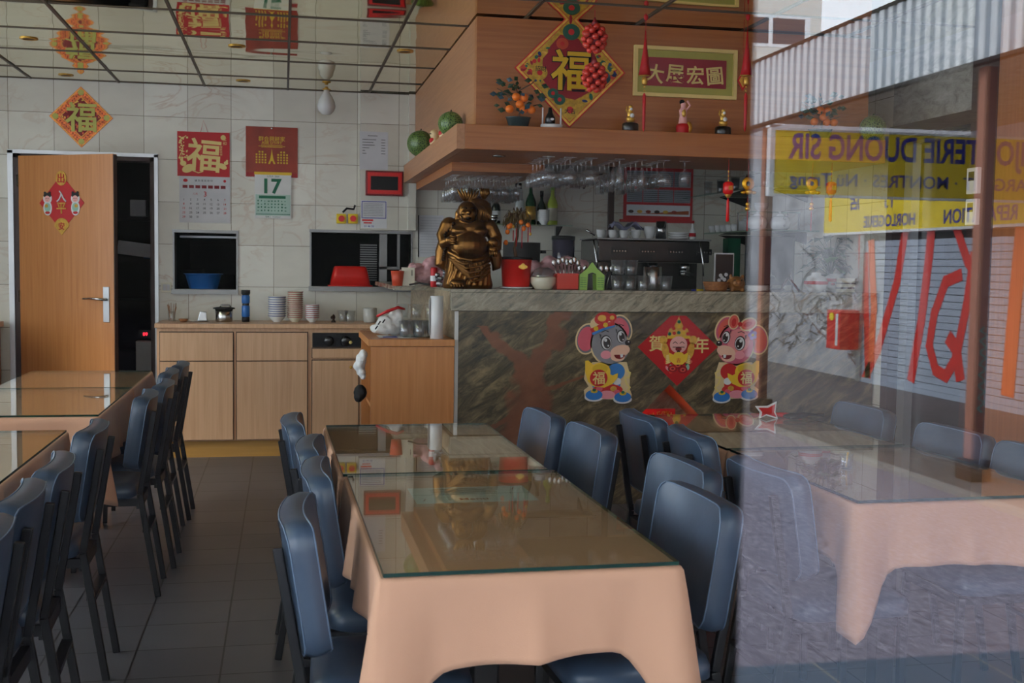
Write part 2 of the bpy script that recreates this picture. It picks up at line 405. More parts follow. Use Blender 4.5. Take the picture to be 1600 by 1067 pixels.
YW = 8.50; HC = 2.6; YG = 1.0
# ---------------------------------------------------------------- the room
def wall_with_holes(name, matname, y0, y1, x0, x1, z0, z1, holes):
    """wall slab between y0 and y1 with rectangular openings (x0,x1,z0,z1)"""
    xs = sorted({x0, x1, *[h[0] for h in holes], *[h[1] for h in holes]}); zs = sorted({z0, z1, *[h[2] for h in holes], *[h[3] for h in holes]})
    b = MB().use(matname)
    for a0, a1 in zip(xs[:-1], xs[1:]):
        run = None
        for c0, c1 in zip(zs[:-1], zs[1:]):
            if any(h[0] <= a0 and a1 <= h[1] and h[2] <= c0 and c1 <= h[3] for h in holes):
                if run: b.box(a0, a1, y0, y1, *run); run = None
            else: run = (run[0], c1) if run else (c0, c1)
        if run: b.box(a0, a1, y0, y1, *run)
    return struct(b.build(name, loc=(0, 0, 0)))
struct(MB().use('floor_tiles').box(-3.2, 4.0, YG, 10.4, -.1, 0).build('floor', loc=(0, 0, 0)))
wall_with_holes('wall_back', 'marble_tiles', YW, YW+.15, -3.2, 4.0, 0, 2.75, [(-1.84, -.90, 0, 2.08), (-.765, -.335, 1.15, 1.555), (.20, .93, 1.18, 1.575)])
struct(MB().use('grey_wall').box(-3.3, -3.2, YG, 10.4, 0, .8).box(-3.3, -3.2, YG, 10.4, 2.5, 2.75).box(-3.3, -3.2, 7.2, 10.4, .8, 2.5).box(-3.3, -3.2, YG, 1.3, .8, 2.5).build('wall_left', loc=(0, 0, 0)))
struct(MB().use('clear_window_glass').box(-3.26, -3.25, 1.3, 7.2, .8, 2.5).build('window_3', loc=(-3.25, 3, .8)))
w = MB().use('aluminium')
for q in (1.3, 2.85, 4.4, 5.8, 7.15): w.box(-3.28, -3.2, q, q+.05, .8, 2.5)
struct(w.box(-3.28, -3.2, 1.3, 7.2, .76, .8).build('trim_3', loc=(0, 0, 0)))
# right wall: the solid stretches and the lintel over the glazed doorway
b = MB().use('side_marble_tiles').box(3.45, 3.6, 6.09, YW, 0, 2.6)
b.use('weathered_concrete').box(3.45, 3.6, 5.22, 6.09, 2.16, 2.6)
struct(b.build('wall_right', loc=(0, 0, 0)))
struct(MB().use('panel_wood').box(3.45, 3.55, YG, 5.1, 0, 2.6).build('wall_right_front', loc=(0, 0, 0)))
# ceiling: mirror tiles in a grid of dull metal strips
c = struct(MB().use('mirror_tiles').box(-3.2, 4.0, YG, YW, HC, HC+.03).build('ceiling', loc=(0, 0, 0)))
g = MB().use('tbar')
for k in range(-4, 8):
    x = .03+.583*k
    if -3.2 < x < 3.9: g.box(x-.007, x+.007, YG, YW, HC-.007, HC+.004)
k = 0
for k in range(-2, 10):
    y = 6.66+.67*(k-6) if k < 9 else 8.49
    if YG < y < YW: g.box(-3.2, 3.6, y-.004, y+.004, HC-.005, HC+.004)
struct(g.build('trim_ceiling', loc=(0, 0, 0)))
struct(MB().use('white_plastic').box(-3.3, 4.0, YG-.1, 10.5, HC+.04, HC+.2).build('ceiling_slab', loc=(0, 0, 0)))
struct(MB().use('aluminium').box(-3.3, 4.2, YG-.15, YG+.05, HC, 3.6).build('trim_fascia', loc=(0, 0, 0)))
# pipe casing on the back wall, ending above the serving hatch
struct(MB().use('marble_tiles').box(.55, .90, YW-.05, YW-.001, 1.60, HC-.01).box(.90, .955, YW-.09, YW-.001, 1.60, HC-.01).build('trim_1', loc=(0, 0, 0)))
# kitchen shell behind the wall
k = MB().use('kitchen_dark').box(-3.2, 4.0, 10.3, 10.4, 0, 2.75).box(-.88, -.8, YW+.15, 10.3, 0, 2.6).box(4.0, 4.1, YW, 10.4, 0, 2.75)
struct(k.build('wall_kitchen', loc=(0, 0, 0)))

# front glazing: a clear left pane and a mirroring right pane
xb = at(1167, 500, y=YG).x
struct(MB().use('clear_window_glass').box(-3.2, xb, YG-.004, YG+.004, 0, HC).build('window_1', loc=(0, YG, 0)))
struct(MB().use('window_glass').box(xb, 4.0, YG-.004, YG+.004, 0, HC).build('window_2', loc=(0, YG, 0)))

# right wall doorway: brown outer frame, pale inner frame, dark glass door
d = bpy.data.objects.new('door_2', None); COL.objects.link(d); d['kind'] = 'structure'; d.location = (3.45, 5.6, 0); ORG[d.name] = Vector(d.location)
MB().use('dark_brown').box(3.43, 3.58, 6.02, 6.09, 0, 2.16).box(3.43, 3.58, 5.22, 6.09, 2.11, 2.18).build('door_frame', parent=d)
MB().use('aluminium').box(3.45, 3.50, 5.86, 5.94, 0, 2.08).box(3.45, 3.50, 5.25, 5.94, 2.065, 2.08).build('door_sash', parent=d)
MB().use('near_black').box(3.51, 3.53, 5.2, 6.02, 0, 2.11).build('door_pane', parent=d)
o = MB().use('dark_brown').box(3.39, 3.56, 5.10, 5.23, 0, 2.6).build('trim_2', loc=(0, 0, 0)); struct(o)
fr = Frame((3.39, 5.165, 0), (0, -1, 0), (0, 0, 1))
for z, lb in ((1.81, 'white wall thermostat, the upper of two on the dark brown post'), (1.655, 'white wall thermostat, the lower of two on the dark brown post')):
    t = thing('thermostat', (3.39, 5.165, z-.07), lb, 'thermostat', 'thermostats on the brown post')
    MB().use('white_plastic').rect(fr, -.045, z-.065, .045, z+.065, 0, .025).build('casing', parent=t, bevel=.004)
    MB().use('olive_gold').use('soft_black').rect(fr, -.025, z, .022, z+.045, .0255, .027).build('display', parent=t)
    MB().use('grey_paper').disc(fr, .03, z-.05, .005, .005, .0255, .028).build('button', parent=t)

# storage doorway: frame, leaf
d = bpy.data.objects.new('door_1', None); COL.objects.link(d); d['kind'] = 'structure'; d.location = (-1.82, YW, 0); ORG[d.name] = Vector(d.location)
f = MB().use('aluminium').box(-1.875, -1.84, YW-.02, YW+.15, 0, 2.10).box(-.90, -.875, YW-.02, YW+.15, 0, 2.10).box(-1.875, -.875, YW-.02, YW+.15, 2.08, 2.105)
f.use('dark_brown').box(-1.84, -1.79, YW-.01, YW+.15, 0, 2.08).box(-.93, -.90, YW-.01, YW+.15, 0, 2.08).box(-1.84, -.90, YW-.01, YW+.15, 2.05, 2.08)
f.build('door_frame', parent=d)
A = Vector((-1.80, YW-.04, 0)); B = Vector((-1.12, 8.06, 0)); u = (B-A).normalized(); LEAFU = u.copy(); LEAFA = A.copy(); nn = Vector((u.y, -u.x, 0))
DF = Frame((A.x, A.y, 0), u, (0, 0, 1)); DL = (B-A).length
MB().use('door_wood').rect(DF, 0, .01, DL, 2.06, -.04, 0).build('door_leaf', parent=d, bevel=.002)
MB().use('steel').rect(DF, -.012, .25, .004, .33, -.004, .006).rect(DF, -.012, 1.05, .004, 1.13, -.004, .006).rect(DF, -.012, 1.85, .004, 1.93, -.004, .006).build('hinge', parent=d)
MB().use('dark_brown').rect(DF, DL+.0005, .02, DL+.004, 2.055, -.036, -.003).build('door_edge', parent=d)
hp = MB().use('aluminium').rect(DF, DL-.085, .93, DL-.035, 1.17, .0005, .008)
hl = hp.build('handle_plate', parent=d, bevel=.003)
q = MB().use('steel').tube([DF(DL-.06, 1.085, .006), DF(DL-.06, 1.085, .05), DF(DL-.10, 1.088, .055), DF(DL-.16, 1.09, .053), DF(DL-.215, 1.087, .05)], [.011, .010, .008, .007, .006], 10).build('handle', parent=d)

# wooden casing above the bar with a deep display ledge
LX0, LX1, LY0, LZ0, LZ1 = .82, 3.08, 5.50, 1.915, 2.035
so = thing('bar_canopy', (1.9, 5.8, 1.9), 'large orange-brown wooden canopy with a display ledge built over the bar', 'canopy')
b = MB().use('soffit_wood').box(.945, 3.08, 5.70, 5.76, LZ1, HC-.008)
b.build('front_panel', parent=so)
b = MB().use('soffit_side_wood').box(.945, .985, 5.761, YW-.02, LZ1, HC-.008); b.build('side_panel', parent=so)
b = MB().use('soffit_wood').box(LX0+.04, LX1, LY0, 6.2, LZ0, LZ1)
b.build('ledge', parent=so, bevel=.003)
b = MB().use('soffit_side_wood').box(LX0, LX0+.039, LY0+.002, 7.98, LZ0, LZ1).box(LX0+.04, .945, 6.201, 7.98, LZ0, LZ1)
b.build('side_ledge', parent=so)
b = MB().use('dark_brown').box(.95, 3.05, 6.2, YW-.02, LZ1+.22, LZ1+.26)
b.build('underside_board', parent=so)
b = MB().use('soffit_wood').box(.90, 1.42, 6.21, 7.9, 1.865, LZ0-.001)
b.build('glass_rack_panel', parent=so)
b = MB().use('steel').lathe([(.035, 0), (.035, -.004), (.02, -.006), (0, -.006)], (1.08, 5.78, LZ0-.001), 16)
b.build('downlight', parent=so)
for k, yy in enumerate((6.25, 6.45)): pass

# ---------------------------------------------------------------- chairs
def rounded_back(fr, w, h, t, curve, cy=0):
    """padded panel: returns MB of a bent cushion with rounded corners; fr(a, b, h)"""
    b = MB().use('vinyl_blue'); na, nb = 14, 10; r = .045
    def P(i, j, side):
        a = -1+2*i/na; c = -1+2*j/nb
        # superellipse style rounding of the outline
        x = a*w/2; z = c*h/2
        ex = max(0, abs(x)-(w/2-r)); ez = max(0, abs(z)-(h/2-r))
        if ex > 0 and ez > 0:
            L = math.hypot(ex, ez)
            m = max(ex, ez)
            k = m/L; x = math.copysign(w/2-r+ex*k, x); z = math.copysign(h/2-r+ez*k, z)
        bend = curve*((x/(w/2))**2)
        edge = max(abs(a), abs(c)); puff = .010*(1-min(1, max(abs(x)/(w/2), abs(z)/(h/2)))**4)
        off = bend + (t/2+puff if side else -t/2-puff*.4)
        return fr(x, z, off)
    F = [[P(i, j, 1) for j in range(nb+1)] for i in range(na+1)]; B = [[P(i, j, 0) for j in range(nb+1)] for i in range(na+1)]
    b.grid([[F[i][j] for i in range(na+1)] for j in range(nb+1)]); b.grid([[B[i][j] for j in range(nb+1)] for i in range(na+1)])
    ring = [(i, 0) for i in range(na+1)]+[(na, j) for j in range(1, nb+1)]+[(i, nb) for i in range(na-1, -1, -1)]+[(0, j) for j in range(nb-1, 0, -1)]
    def rnd(s, k):   # rounded rim between the two faces
        return None
    rim = []
    for s in range(5):
        q = s/4; row = []
        for i, j in ring:
            p, o = Vector(B[i][j]), Vector(F[i][j]); c = p.lerp(o, q)
            ctr = fr(0, 0, 0); outw = (c-ctr); outw -= fr.n*outw.dot(fr.n); outw.normalize()
            row.append(c+outw*.008*math.sin(math.pi*q))
        rim.append(row)
    b.grid(rim, closed=True)
    seamF = [Vector(F[i][j])+fr.n*.001 for i, j in ring]; seamB = [Vector(B[i][j])-fr.n*.001 for i, j in ring]
    return b, seamF, seamB
def make_chair(label):
    """origin on the floor below the seat; the sitter faces local +X"""
    t = thing('dining_chair', (0, 0, 0), label, 'chair', 'blue dining chairs')
    lean = math.radians(9)
    fr = Frame((-.215, 0, .667), (0, 1, 0), (-math.sin(lean), 0, math.cos(lean)))
    bk, s1, s2 = rounded_back(fr, .385, .285, .052, .022)
    o = bk.build('backrest', parent=t)
    sm = MB().use('vinyl_seam')
    sm.tube(s1+s1[:1], .0021, 5, False); sm.tube(s2+s2[:1], .0021, 5, False)
    sm.build('piping', parent=o)
    for s in (-1, 1):
        y = .135*s
        MB().use('black_metal').bar((-.272, y, .0), (-.205, y, .42), .018, .024, (1, 0, 0)).bar((-.205, y, .42), (-.262, y, .755), .018, .022, (1, 0, 0)).build('leg', parent=t, bevel=.003)
        MB().use('black_metal').bar((.145, y*1.1, 0), (.138, y*1.1, .40), .020, .022, (1, 0, 0)).build('leg', parent=t, bevel=.003)
    b = MB().use('vinyl_blue'); n = 12; P = []
    for k, (rr, z) in enumerate([(.90, .405), (1.0, .415), (1.0, .44), (.96, .458), (.75, .468), (.3, .472), (0.01, .472)]):
        row = []
        for i in range(4*n):
            a = 2*math.pi*i/(4*n); c, q = math.cos(a), math.sin(a); e = .28
            x = math.copysign(abs(c)**e, c)*.178*rr-.017; y = math.copysign(abs(q)**e, q)*.185*rr*(1-.04*(x < 0)); row.append((x+.0, y, z))
        P.append(row)
    b.grid(P, closed=True); b.add([p for p in P[0]], [tuple(range(4*n-1, -1, -1))]); b.build('seat', parent=t)
    MB().use('black_metal').box(-.20, .145, -.147, -.125, .375, .404).box(-.20, .145, .125, .147, .375, .404).box(.125, .147, -.15, .15, .375, .404).box(-.212, -.19, -.13, .13, .36, .40).build('seat_frame', parent=t)
    MB().use('black_metal').bar((-.228, -.13, .27), (-.228, .13, .27), .03, .014).build('stretcher', parent=t)
    return t
CH = [  # x,y of the backrest, facing (1 = towards +X), turn, label
 (.03, 4.03, 1, 0, 'blue vinyl chair at the far left corner of the middle tables, nearest the beech cabinets'),
 (.075, 3.49, 1, -4, 'blue vinyl chair second from the far end, left side of the middle tables'),
 (.085, 3.07, 1, -1, 'blue vinyl chair left of the middle tables, just behind the nearest one there'),
 (.03, 2.56, 1, -2, 'blue vinyl chair nearest the window on the left side of the middle tables'),
 (.96, 4.10, -1, 3, 'blue chair at the far right corner of the middle tables, nearest the stone bar'),
 (1.03, 3.69, -1, 3, 'blue chair on the right side of the far middle table, in front of the bar'),
 (1.12, 3.02, -1, 4, 'blue chair just behind the nearest one on the right side of the middle table'),
 (1.00, 2.59, -1, 3, 'nearest blue chair on the right side of the middle table, beside its glass corner'),
 (1.30, 4.03, 1, 2, 'blue chair with black back posts in front of the red shrine'),
 (1.33, 3.60, 1, -3, 'blue chair second from the shrine, left side of the right-hand tables'),
 (1.31, 2.95, 1, 4, 'blue chair at the near left corner of the right-hand table, partly under reflections'),
 (2.30, 4.18, -1, 2, 'farthest of three blue chairs beyond the right-hand tables'),
 (2.30, 3.55, -1, 2, 'middle one of three blue chairs beyond the right-hand tables'),
 (2.32, 3.12, -1, 0, 'nearest of three blue chairs beyond the right-hand tables, at the right edge'),
 (-.53, 6.24, -1, 0, 'blue chair at the aisle end of the left tables, nearest the beech cabinets'),
 (-.55, 5.84, -1, 0, 'blue chair half hidden behind others, second from the cabinets in the left row'),
 (-.52, 5.28, -1, 0, 'blue chair just behind the aisle chair whose seat shows by the cloth corner'),
 (-.545, 4.85, -1, 1, 'blue chair whose seat shows beside the pointed hanging tablecloth corner'),
 (-.61, 3.92, -1, 1, 'farthest of four blue chairs at the near-left table with green glass edge'),
 (-.60, 3.24, -1, 3, 'second farthest of four blue chairs at the near-left tables'),
 (-.60, 2.82, -1, 1, 'third farthest of four blue chairs at the near-left tables'),
 (-.585, 2.415, -1, 1, 'nearest of four blue chairs at the near-left tables, cut by the frame'),
 (-1.46, 5.87, 1, 0, 'blue chair beyond the left tables, in front of the wooden door'),
 (-1.46, 5.30, 1, 0, 'blue chair beyond the left tables, cut by the left frame edge'),
]
proto = None
for x, y, s, turn, lb in CH:
    rz = (0 if s > 0 else math.pi)+math.radians(turn); px = x+math.cos(rz)*.225; py = y+math.sin(rz)*.225
    if proto is None: proto = make_chair(lb); proto.location = (px, py, 0); proto.rotation_euler = (0, 0, rz)
    else: dup(proto, (px, py, 0), rz, lb)

# ---------------------------------------------------------------- tables under cloth and glass
def cloth(cx, cy, w, l, rz, drops, corner, seed, label, group, zt=.7465):
    """drops: hem drop of (+x, +y, -x, -y) sides; corner: drop at the four corners"""
    rnd = random.Random(seed); n = 26; pts = []
    # perimeter: start at (-w/2,-l/2) going +x along the near side
    def side(p0, p1, nrm, drop, k, e0=1, e1=1):
        m = max(10, int(((p1[0]-p0[0])**2+(p1[1]-p0[1])**2)**.5/.02)); L = ((p1[0]-p0[0])**2+(p1[1]-p0[1])**2)**.5
        ph = rnd.random()*6; f = rnd.uniform(2.2, 3.2)
        for i in range(m):
            q = i/m; s = q*L; dc = min(s, L-s)
            ex = math.exp(-(dc/.075)**2)*(e0 if s < L/2 else e1)*(drop > .1)
            d = drop + (corner-drop)*ex + (.010*math.sin(f*s*2.1+ph) if drop > .1 else 0)
            rip = .010*math.sin(s*2*math.pi/.31+ph)+.006*math.sin(s*2*math.pi/.17+ph*2)
            crease = .012*math.exp(-((q-.5)*L/.02)**2)
            pts.append((p0[0]+(p1[0]-p0[0])*q, p0[1]+(p1[1]-p0[1])*q, nrm, d, rip+crease if drop > .1 else 0, ex, dc if (e0 if s < L/2 else e1) else .5, q))
    hw, hl = w/2+.004, l/2+.004
    nf, ff = drops[3] > .1, drops[1] > .1
    side((-hw, -hl), (hw, -hl), (0, -1), drops[3], 0); side((hw, -hl), (hw, hl), (1, 0), drops[0], 1, nf, ff)
    side((hw, hl), (-hw, hl), (0, 1), drops[1], 2); side((-hw, hl), (-hw, -hl), (-1, 0), drops[2], 3, ff, nf)
    np_ = len(pts); rows = []
    c, q_ = math.cos(rz), math.sin(rz)
    for j in range(15):
        t = j/14; row = []
        for i, (x, y, nm, d, rip, ex, dc, q) in enumerate(pts):
            # outward direction turns to the diagonal in the corners
            dgx, dgy = math.copysign(1, x), math.copysign(1, y); k = ex*.5
            nx, ny = nm[0]*(1-k)+dgx*k*.707, nm[1]*(1-k)+dgy*k*.707
            flare = .006+.010*t+.055*t*ex - .030*t*math.exp(-((dc-.10)/.05)**2)
            o = flare+rip*t if d > .1 else .002
            drop = d*t; 
            if j == 0: o = 0
            elif j == 1: o = .006 if d > .1 else .001; drop = .008
            X, Y = x+nx*o, y+ny*o
            row.append((cx+X*c-Y*q_, cy+X*q_+Y*c, zt-drop))
        rows.append(row)
    b = MB().use('peach_cloth'); b.grid(rows, closed=True)
    # top sheet
    ctr = [(cx, cy, zt)]
    b.add(rows[0], [tuple(range(np_))])
    o = b.build('tablecloth', loc=(cx, cy, zt-.2), solid=.0014)

    tag(o, label, 'tablecloth', group); return o
def table(cx, cy, w, l, rz, place, gl=None):
    c, q = math.cos(rz), math.sin(rz)
    t = thing('dining_table', (cx, cy, 0), 'dark pedestal table, '+place, 'table', 'cloth-covered dining tables', rz)
    ORG[t.name] = Vector((0, 0, 0))
    MB().use('dark_table_base').box(-w/2+.005, w/2-.005, -l/2+.005, l/2-.005, .715, .7445).build('tabletop', parent=t)
    MB().use('dark_table_base').box(-.03, .03, -.03, .03, .05, .714).build('pedestal', parent=t, bevel=.004)
    MB().use('dark_table_base').bar((-.06, 0, .03), (.06, 0, .03), .07, .04).bar((0, -.10, .03), (0, .10, .03), .07, .04).build('foot', parent=t, bevel=.005)
    return t
TB = [ # cx, cy, w, l, turn, drops(+x,+y,-x,-y), corner, place
 (.488, 2.715, .605, 1.05, .7, (.19, .05, .17, .175), .36, 'nearest in the middle row'),
 (.462, 3.75, .60, .99, .7, (.17, .16, .17, .05), .30, 'farther one in the middle row'),
 (1.80, 3.14, .66, .84, 1.0, (.17, .05, .17, .175), .36, 'nearer one in the right-hand row'),
 (1.78, 4.00, .66, .85, 1.0, (.17, .17, .17, .05), .22, 'farther one in the right-hand row'),
 (-1.06, 3.72, .62, .98, 0, (.17, .17, .17, .05), .30, 'second nearest in the left row'),
 (-1.06, 2.71, .62, .98, 0, (.17, .05, .17, .17), .34, 'nearest in the left row'),
 (-1.01, 5.10, .61, .96, 0, (.20, .05, .17, .17), .34, 'second farthest in the left row'),
 (-1.01, 6.02, .61, .84, 0, (.17, .17, .17, .05), .24, 'farthest in the left row near the door'),
]
for i, (cx, cy, w, l, tu, dr, co, pl) in enumerate(TB):
    rz = math.radians(tu); table(cx, cy, w, l, rz, pl)
    cloth(cx, cy, w, l, rz, dr, co, i+3, 'peach tablecloth, '+pl, 'peach tablecloths')
    b = MB().use('table_glass').box(-w/2, w/2, -l/2, l/2, 0, .0075)
    g = b.build('glass_sheet', loc=(0, 0, 0)); g.location = (cx, cy, .7485); g.rotation_euler = (0, 0, rz)
    tag(g, 'clear glass sheet on the cloth, '+pl, 'glass sheet', 'glass sheets on the tables')
    e = MB().use('glass_edge')
    for x0, x1, y0, y1 in ((-w/2-.0015, -w/2-.0002, -l/2, l/2), (w/2+.0002, w/2+.0015, -l/2, l/2), (-w/2, w/2, -l/2-.0015, -l/2-.0002), (-w/2, w/2, l/2+.0002, l/2+.0015)):
        e.box(x0, x1, y0, y1, 0, .0075)
    ORG[g.name] = Vector((0, 0, 0)); e.build('edge', parent=g)

# ---------------------------------------------------------------- the street mirrored in the right pane
def ry(v): return 2*YG-v          # depth behind the pane -> real place on the street side
mat('blind_white', (232, 236, 238), .5, noise=.04); mat('blind_rib_shade', (176, 190, 204), .5, noise=.04); mat('shutter_grey', (168, 178, 194), .45, noise=.05)
mat('sign_yellow', (236, 206, 20), .5); mat('sign_blue', (40, 44, 150), .5); mat('spray_red', (222, 50, 40), .6); mat('spray_orange', (236, 106, 60), .6)
mat('spray_teal', (10, 110, 110), .6); mat('post_brown', (104, 52, 44), .45); mat('post_light_brown', (176, 116, 92), .5); mat('render_white', (206, 204, 196), .8, noise=.05)
mat('render_wall', (176, 176, 180), .8, noise=.25, nscale=3); mat('window_dark', (60, 58, 66), .2); mat('gutter_white', (150, 146, 144), .8); mat('sidewalk_grey', (104, 98, 100), .85, noise=.2, nscale=5)
struct(MB().use('pavement_tiles').box(-12, 12, ry(3.58), YG-.02, -.12, -.001).build('ground_pavement', loc=(0, 0, 0)))
struct(MB().use('asphalt').box(-30, 4.06, -40, ry(3.58)-.001, -.14, -.02).build('ground_asphalt', loc=(0, 0, 0)))
struct(MB().use('gutter_white').box(4.061, 4.16, -40, ry(3.58)-.001, -.12, .005).build('kerb', loc=(0, 0, 0)))
struct(MB().use('sidewalk_grey').box(4.161, 7.2, -40, ry(3.58)-.001, -.12, -.001).build('ground_sidewalk', loc=(0, 0, 0)))
# unseen canopy added to hold off sky and sun; upper storey above the glazing
struct(MB().use('render_white').box(-12, 6.0, -1.3, YG-.16, 2.9, 3.1).box(-12, 6, YG-.14, YG+.1, 3.61, 12).build('wall_facade_sky_block', loc=(0, 0, 0)))
# neighbouring shopfront, at right angles to the pane
struct(MB().use('render_wall').box(6.98, 7.2, -16, ry(4), 0, 3.4).build('wall_shopfront', loc=(0, 0, 0)))
FS = Frame((6.9, 0, 0), (0, -1, 0), (0, 0, 1))       # a grows away from the pane; seen by someone facing the shop
def fv(v): return v-2*YG                              # virtual depth -> a on FS
sh = thing('roller_shutter', (6.9, ry(9), 0), 'pale grey closed roller shutter sprayed with huge red letters', 'shutter')
b = MB().use('shutter_grey'); z = .06
while z < 1.70:
    b.rect(FS, fv(5), z, fv(12.7), z+.068, -.02, 0); z += .075
b.use('soft_black').rect(FS, fv(5), .06, fv(12.7), 1.78, -.03, -.012)
o = b.build('slats', parent=sh)
b.use('aluminium'); MB().use('aluminium').rect(FS, fv(12.7), 0, fv(12.8), 1.78, -.03, .03).build('guide_rail', parent=sh)
MB().use('shutter_grey').rect(FS, fv(5), 0, fv(12.7), .058, -.03, .01).build('bottom_bar', parent=sh)
g = MB().use('spray_red')
def sx(px, py):
    p = at(px, py, x=6.9); return (p.y-2*YG, p.z)
for w, pts in ((.13, [(1352, 400), (1356, 590)]), (.14, [(1352, 590), (1372, 545), (1402, 440), (1418, 340)]), (.15, [(1424, 590), (1440, 500), (1452, 400), (1458, 330)]), (.13, [(1500, 430), (1478, 440), (1460, 490), (1452, 540), (1462, 578), (1478, 588), (1494, 560), (1512, 470), (1522, 400)]), (.16, [(1484, 530), (1494, 545), (1500, 588)]), (.12, [(1486, 330), (1500, 372), (1512, 408), (1530, 440)]), (.1, [(1345, 365), (1345, 500)])):
    g.line(FS, [sx(*p) for p in pts], w, .0005, .004)
g.use('spray_orange')
for w, pts in ((.2, [(1575, 610), (1584, 500), (1600, 330)]), (.14, [(1362, 380), (1366, 480), (1362, 560)])):
    g.line(FS, [sx(*p) for p in pts], w, .0045, .007)
g.build('graffiti', parent=sh)
# graffiti on the wall beyond the shutter
gw = MB(); rnd = random.Random(5)
for k in range(60):
    a = fv(rnd.uniform(12.9, 15.8)); z = rnd.uniform(.3, 1.35); gw.use(rnd.choice(['window_dark', 'post_brown', 'sidewalk_grey', 'white_paper', 'sidewalk_grey', 'window_dark', 'shutter_grey']))
    pts = [(a, z)]
    for q in range(rnd.randint(3, 6)): pts.append((pts[-1][0]+rnd.uniform(-.25, .25), pts[-1][1]+rnd.uniform(-.16, .16)))
    gw.line(Frame((6.979, 0, 0), (0, -1, 0)), pts, .013, .0005+k*.0003, .001+k*.0003)
o = gw.build('graffiti'); tag(o, 'black and coloured graffiti scribbles on the grey wall past the shutter', 'graffiti')
pb = thing('wall_letterbox', (6.8, ry(12.9), .38), 'red letterbox on the wall beyond the shutter, mirrored in the pane', 'letterbox')
MB().use('bright_red').box(6.62, 6.978, ry(13.1), ry(12.75), .38, .86).build('box', parent=pb, bevel=.01)
FB = Frame((6.619, 0, 0), (0, -1, 0))
MB().use('white_paper').rect(FB, fv(12.8), .43, fv(12.86), .82, 0, .003).build('label_strip', parent=pb)
MB().use('sign_yellow').disc(FB, fv(12.97), .78, .06, .05, 0, .004).build('badge', parent=pb)
# lower sign along the shopfront
sg = thing('shop_sign', (6.85, ry(9), 1.8), 'long yellow sign with blue lettering along the top of the shutter', 'sign', 'yellow shop signs')
FL = Frame((6.84, 0, 0), (0, -1, 0))
MB().use('sign_yellow').rect(FL, fv(5.5), 1.82, fv(13.7), 2.35, -.05, 0).build('panel', parent=sg)
MB().use('white_paper').rect(FL, fv(5.5), 1.79, fv(13.7), 1.819, -.05, .01).build('trim', parent=sg)
t = MB().use('sign_blue')
for s_, v, z, sz, sxx in (('TRANSFORMATION', 8.2+.0, 1.95, .25, 1.0), ('REPARATION', 10.35, 1.93, .21, 1.0), ('HORLOGERIE', 12.1, 1.93, .19, 1.0)):
    t.text(FL, s_, fv(v), z, sz, .0005, .004, .012, sxx)
for s_, v in (('金', 8.6), ('成', 9.6), ('华', 10.4), ('金', 11.2), ('行', 12.1), ('店', 12.9)):
    t.text(FL, s_, fv(v), 2.2, .26, .0005, .004, .012)
t.build('lettering', parent=sg)
# upper sign hung across under the blind, facing the pane
yu = ry(8.9); FU = Frame((0, yu, 0), (-1, 0, 0), (0, 0, 1))
us = thing('shop_sign', (5.4, yu, 2.0), 'yellow jeweller sign with blue capitals hung crosswise under the white blind', 'sign', 'yellow shop signs')
MB().use('sign_yellow').box(3.98, 6.80, yu-.06, yu, 1.98, 2.5).build('panel', parent=us)
MB().use('white_paper').box(3.94, 3.98, yu-.06, yu+.01, 1.96, 2.52).box(3.98, 6.80, yu-.06, yu+.01, 2.501, 2.52).box(3.98, 6.80, yu-.06, yu+.01, 1.96, 1.979).build('trim', parent=us)
t = MB().use('sign_blue')
t.text(FU, 'BIJOUTERIE DUONG SIR', -5.26, 2.345, .29, .0005, .004, .02, .745)
t.text(FU, 'OR · ARGENT · MONTRES · Nü Trang', -5.40, 2.09, .15, .0005, .004, .008, 1.05)
t.build('lettering', parent=us)
# corrugated blind along the edge of the shop canopy
bl = thing('shop_canopy', (4.3, ry(8), 2.69), 'white corrugated canopy edge above the neighbouring shop', 'canopy')
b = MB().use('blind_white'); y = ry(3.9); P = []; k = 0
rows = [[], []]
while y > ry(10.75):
    for x, dy, m_ in ((4.30, .065, 'blind_white'), (4.34, .012, 'blind_rib_shade'), (4.34, .038, 'blind_rib_shade'), (4.30, .010, 'blind_white')):  # recessed ribs are greyer: their shade is put into the colour
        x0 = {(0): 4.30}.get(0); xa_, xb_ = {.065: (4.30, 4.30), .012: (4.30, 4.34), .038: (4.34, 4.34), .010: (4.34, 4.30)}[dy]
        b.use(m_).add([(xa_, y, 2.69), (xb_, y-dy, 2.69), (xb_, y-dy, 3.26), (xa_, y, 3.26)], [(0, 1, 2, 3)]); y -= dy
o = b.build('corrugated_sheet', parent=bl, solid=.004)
MB().use('soft_black').box(4.29, 4.35, ry(10.75), ry(3.9), 3.262, 3.285).box(4.29, 4.35, ry(10.75), ry(3.9), 2.665, 2.688).build('rail', parent=bl)
MB().use('weathered_concrete').box(4.36, 6.97, ry(10.75), ry(3.9), 2.8, 3.2).build('soffit_slab', parent=bl)
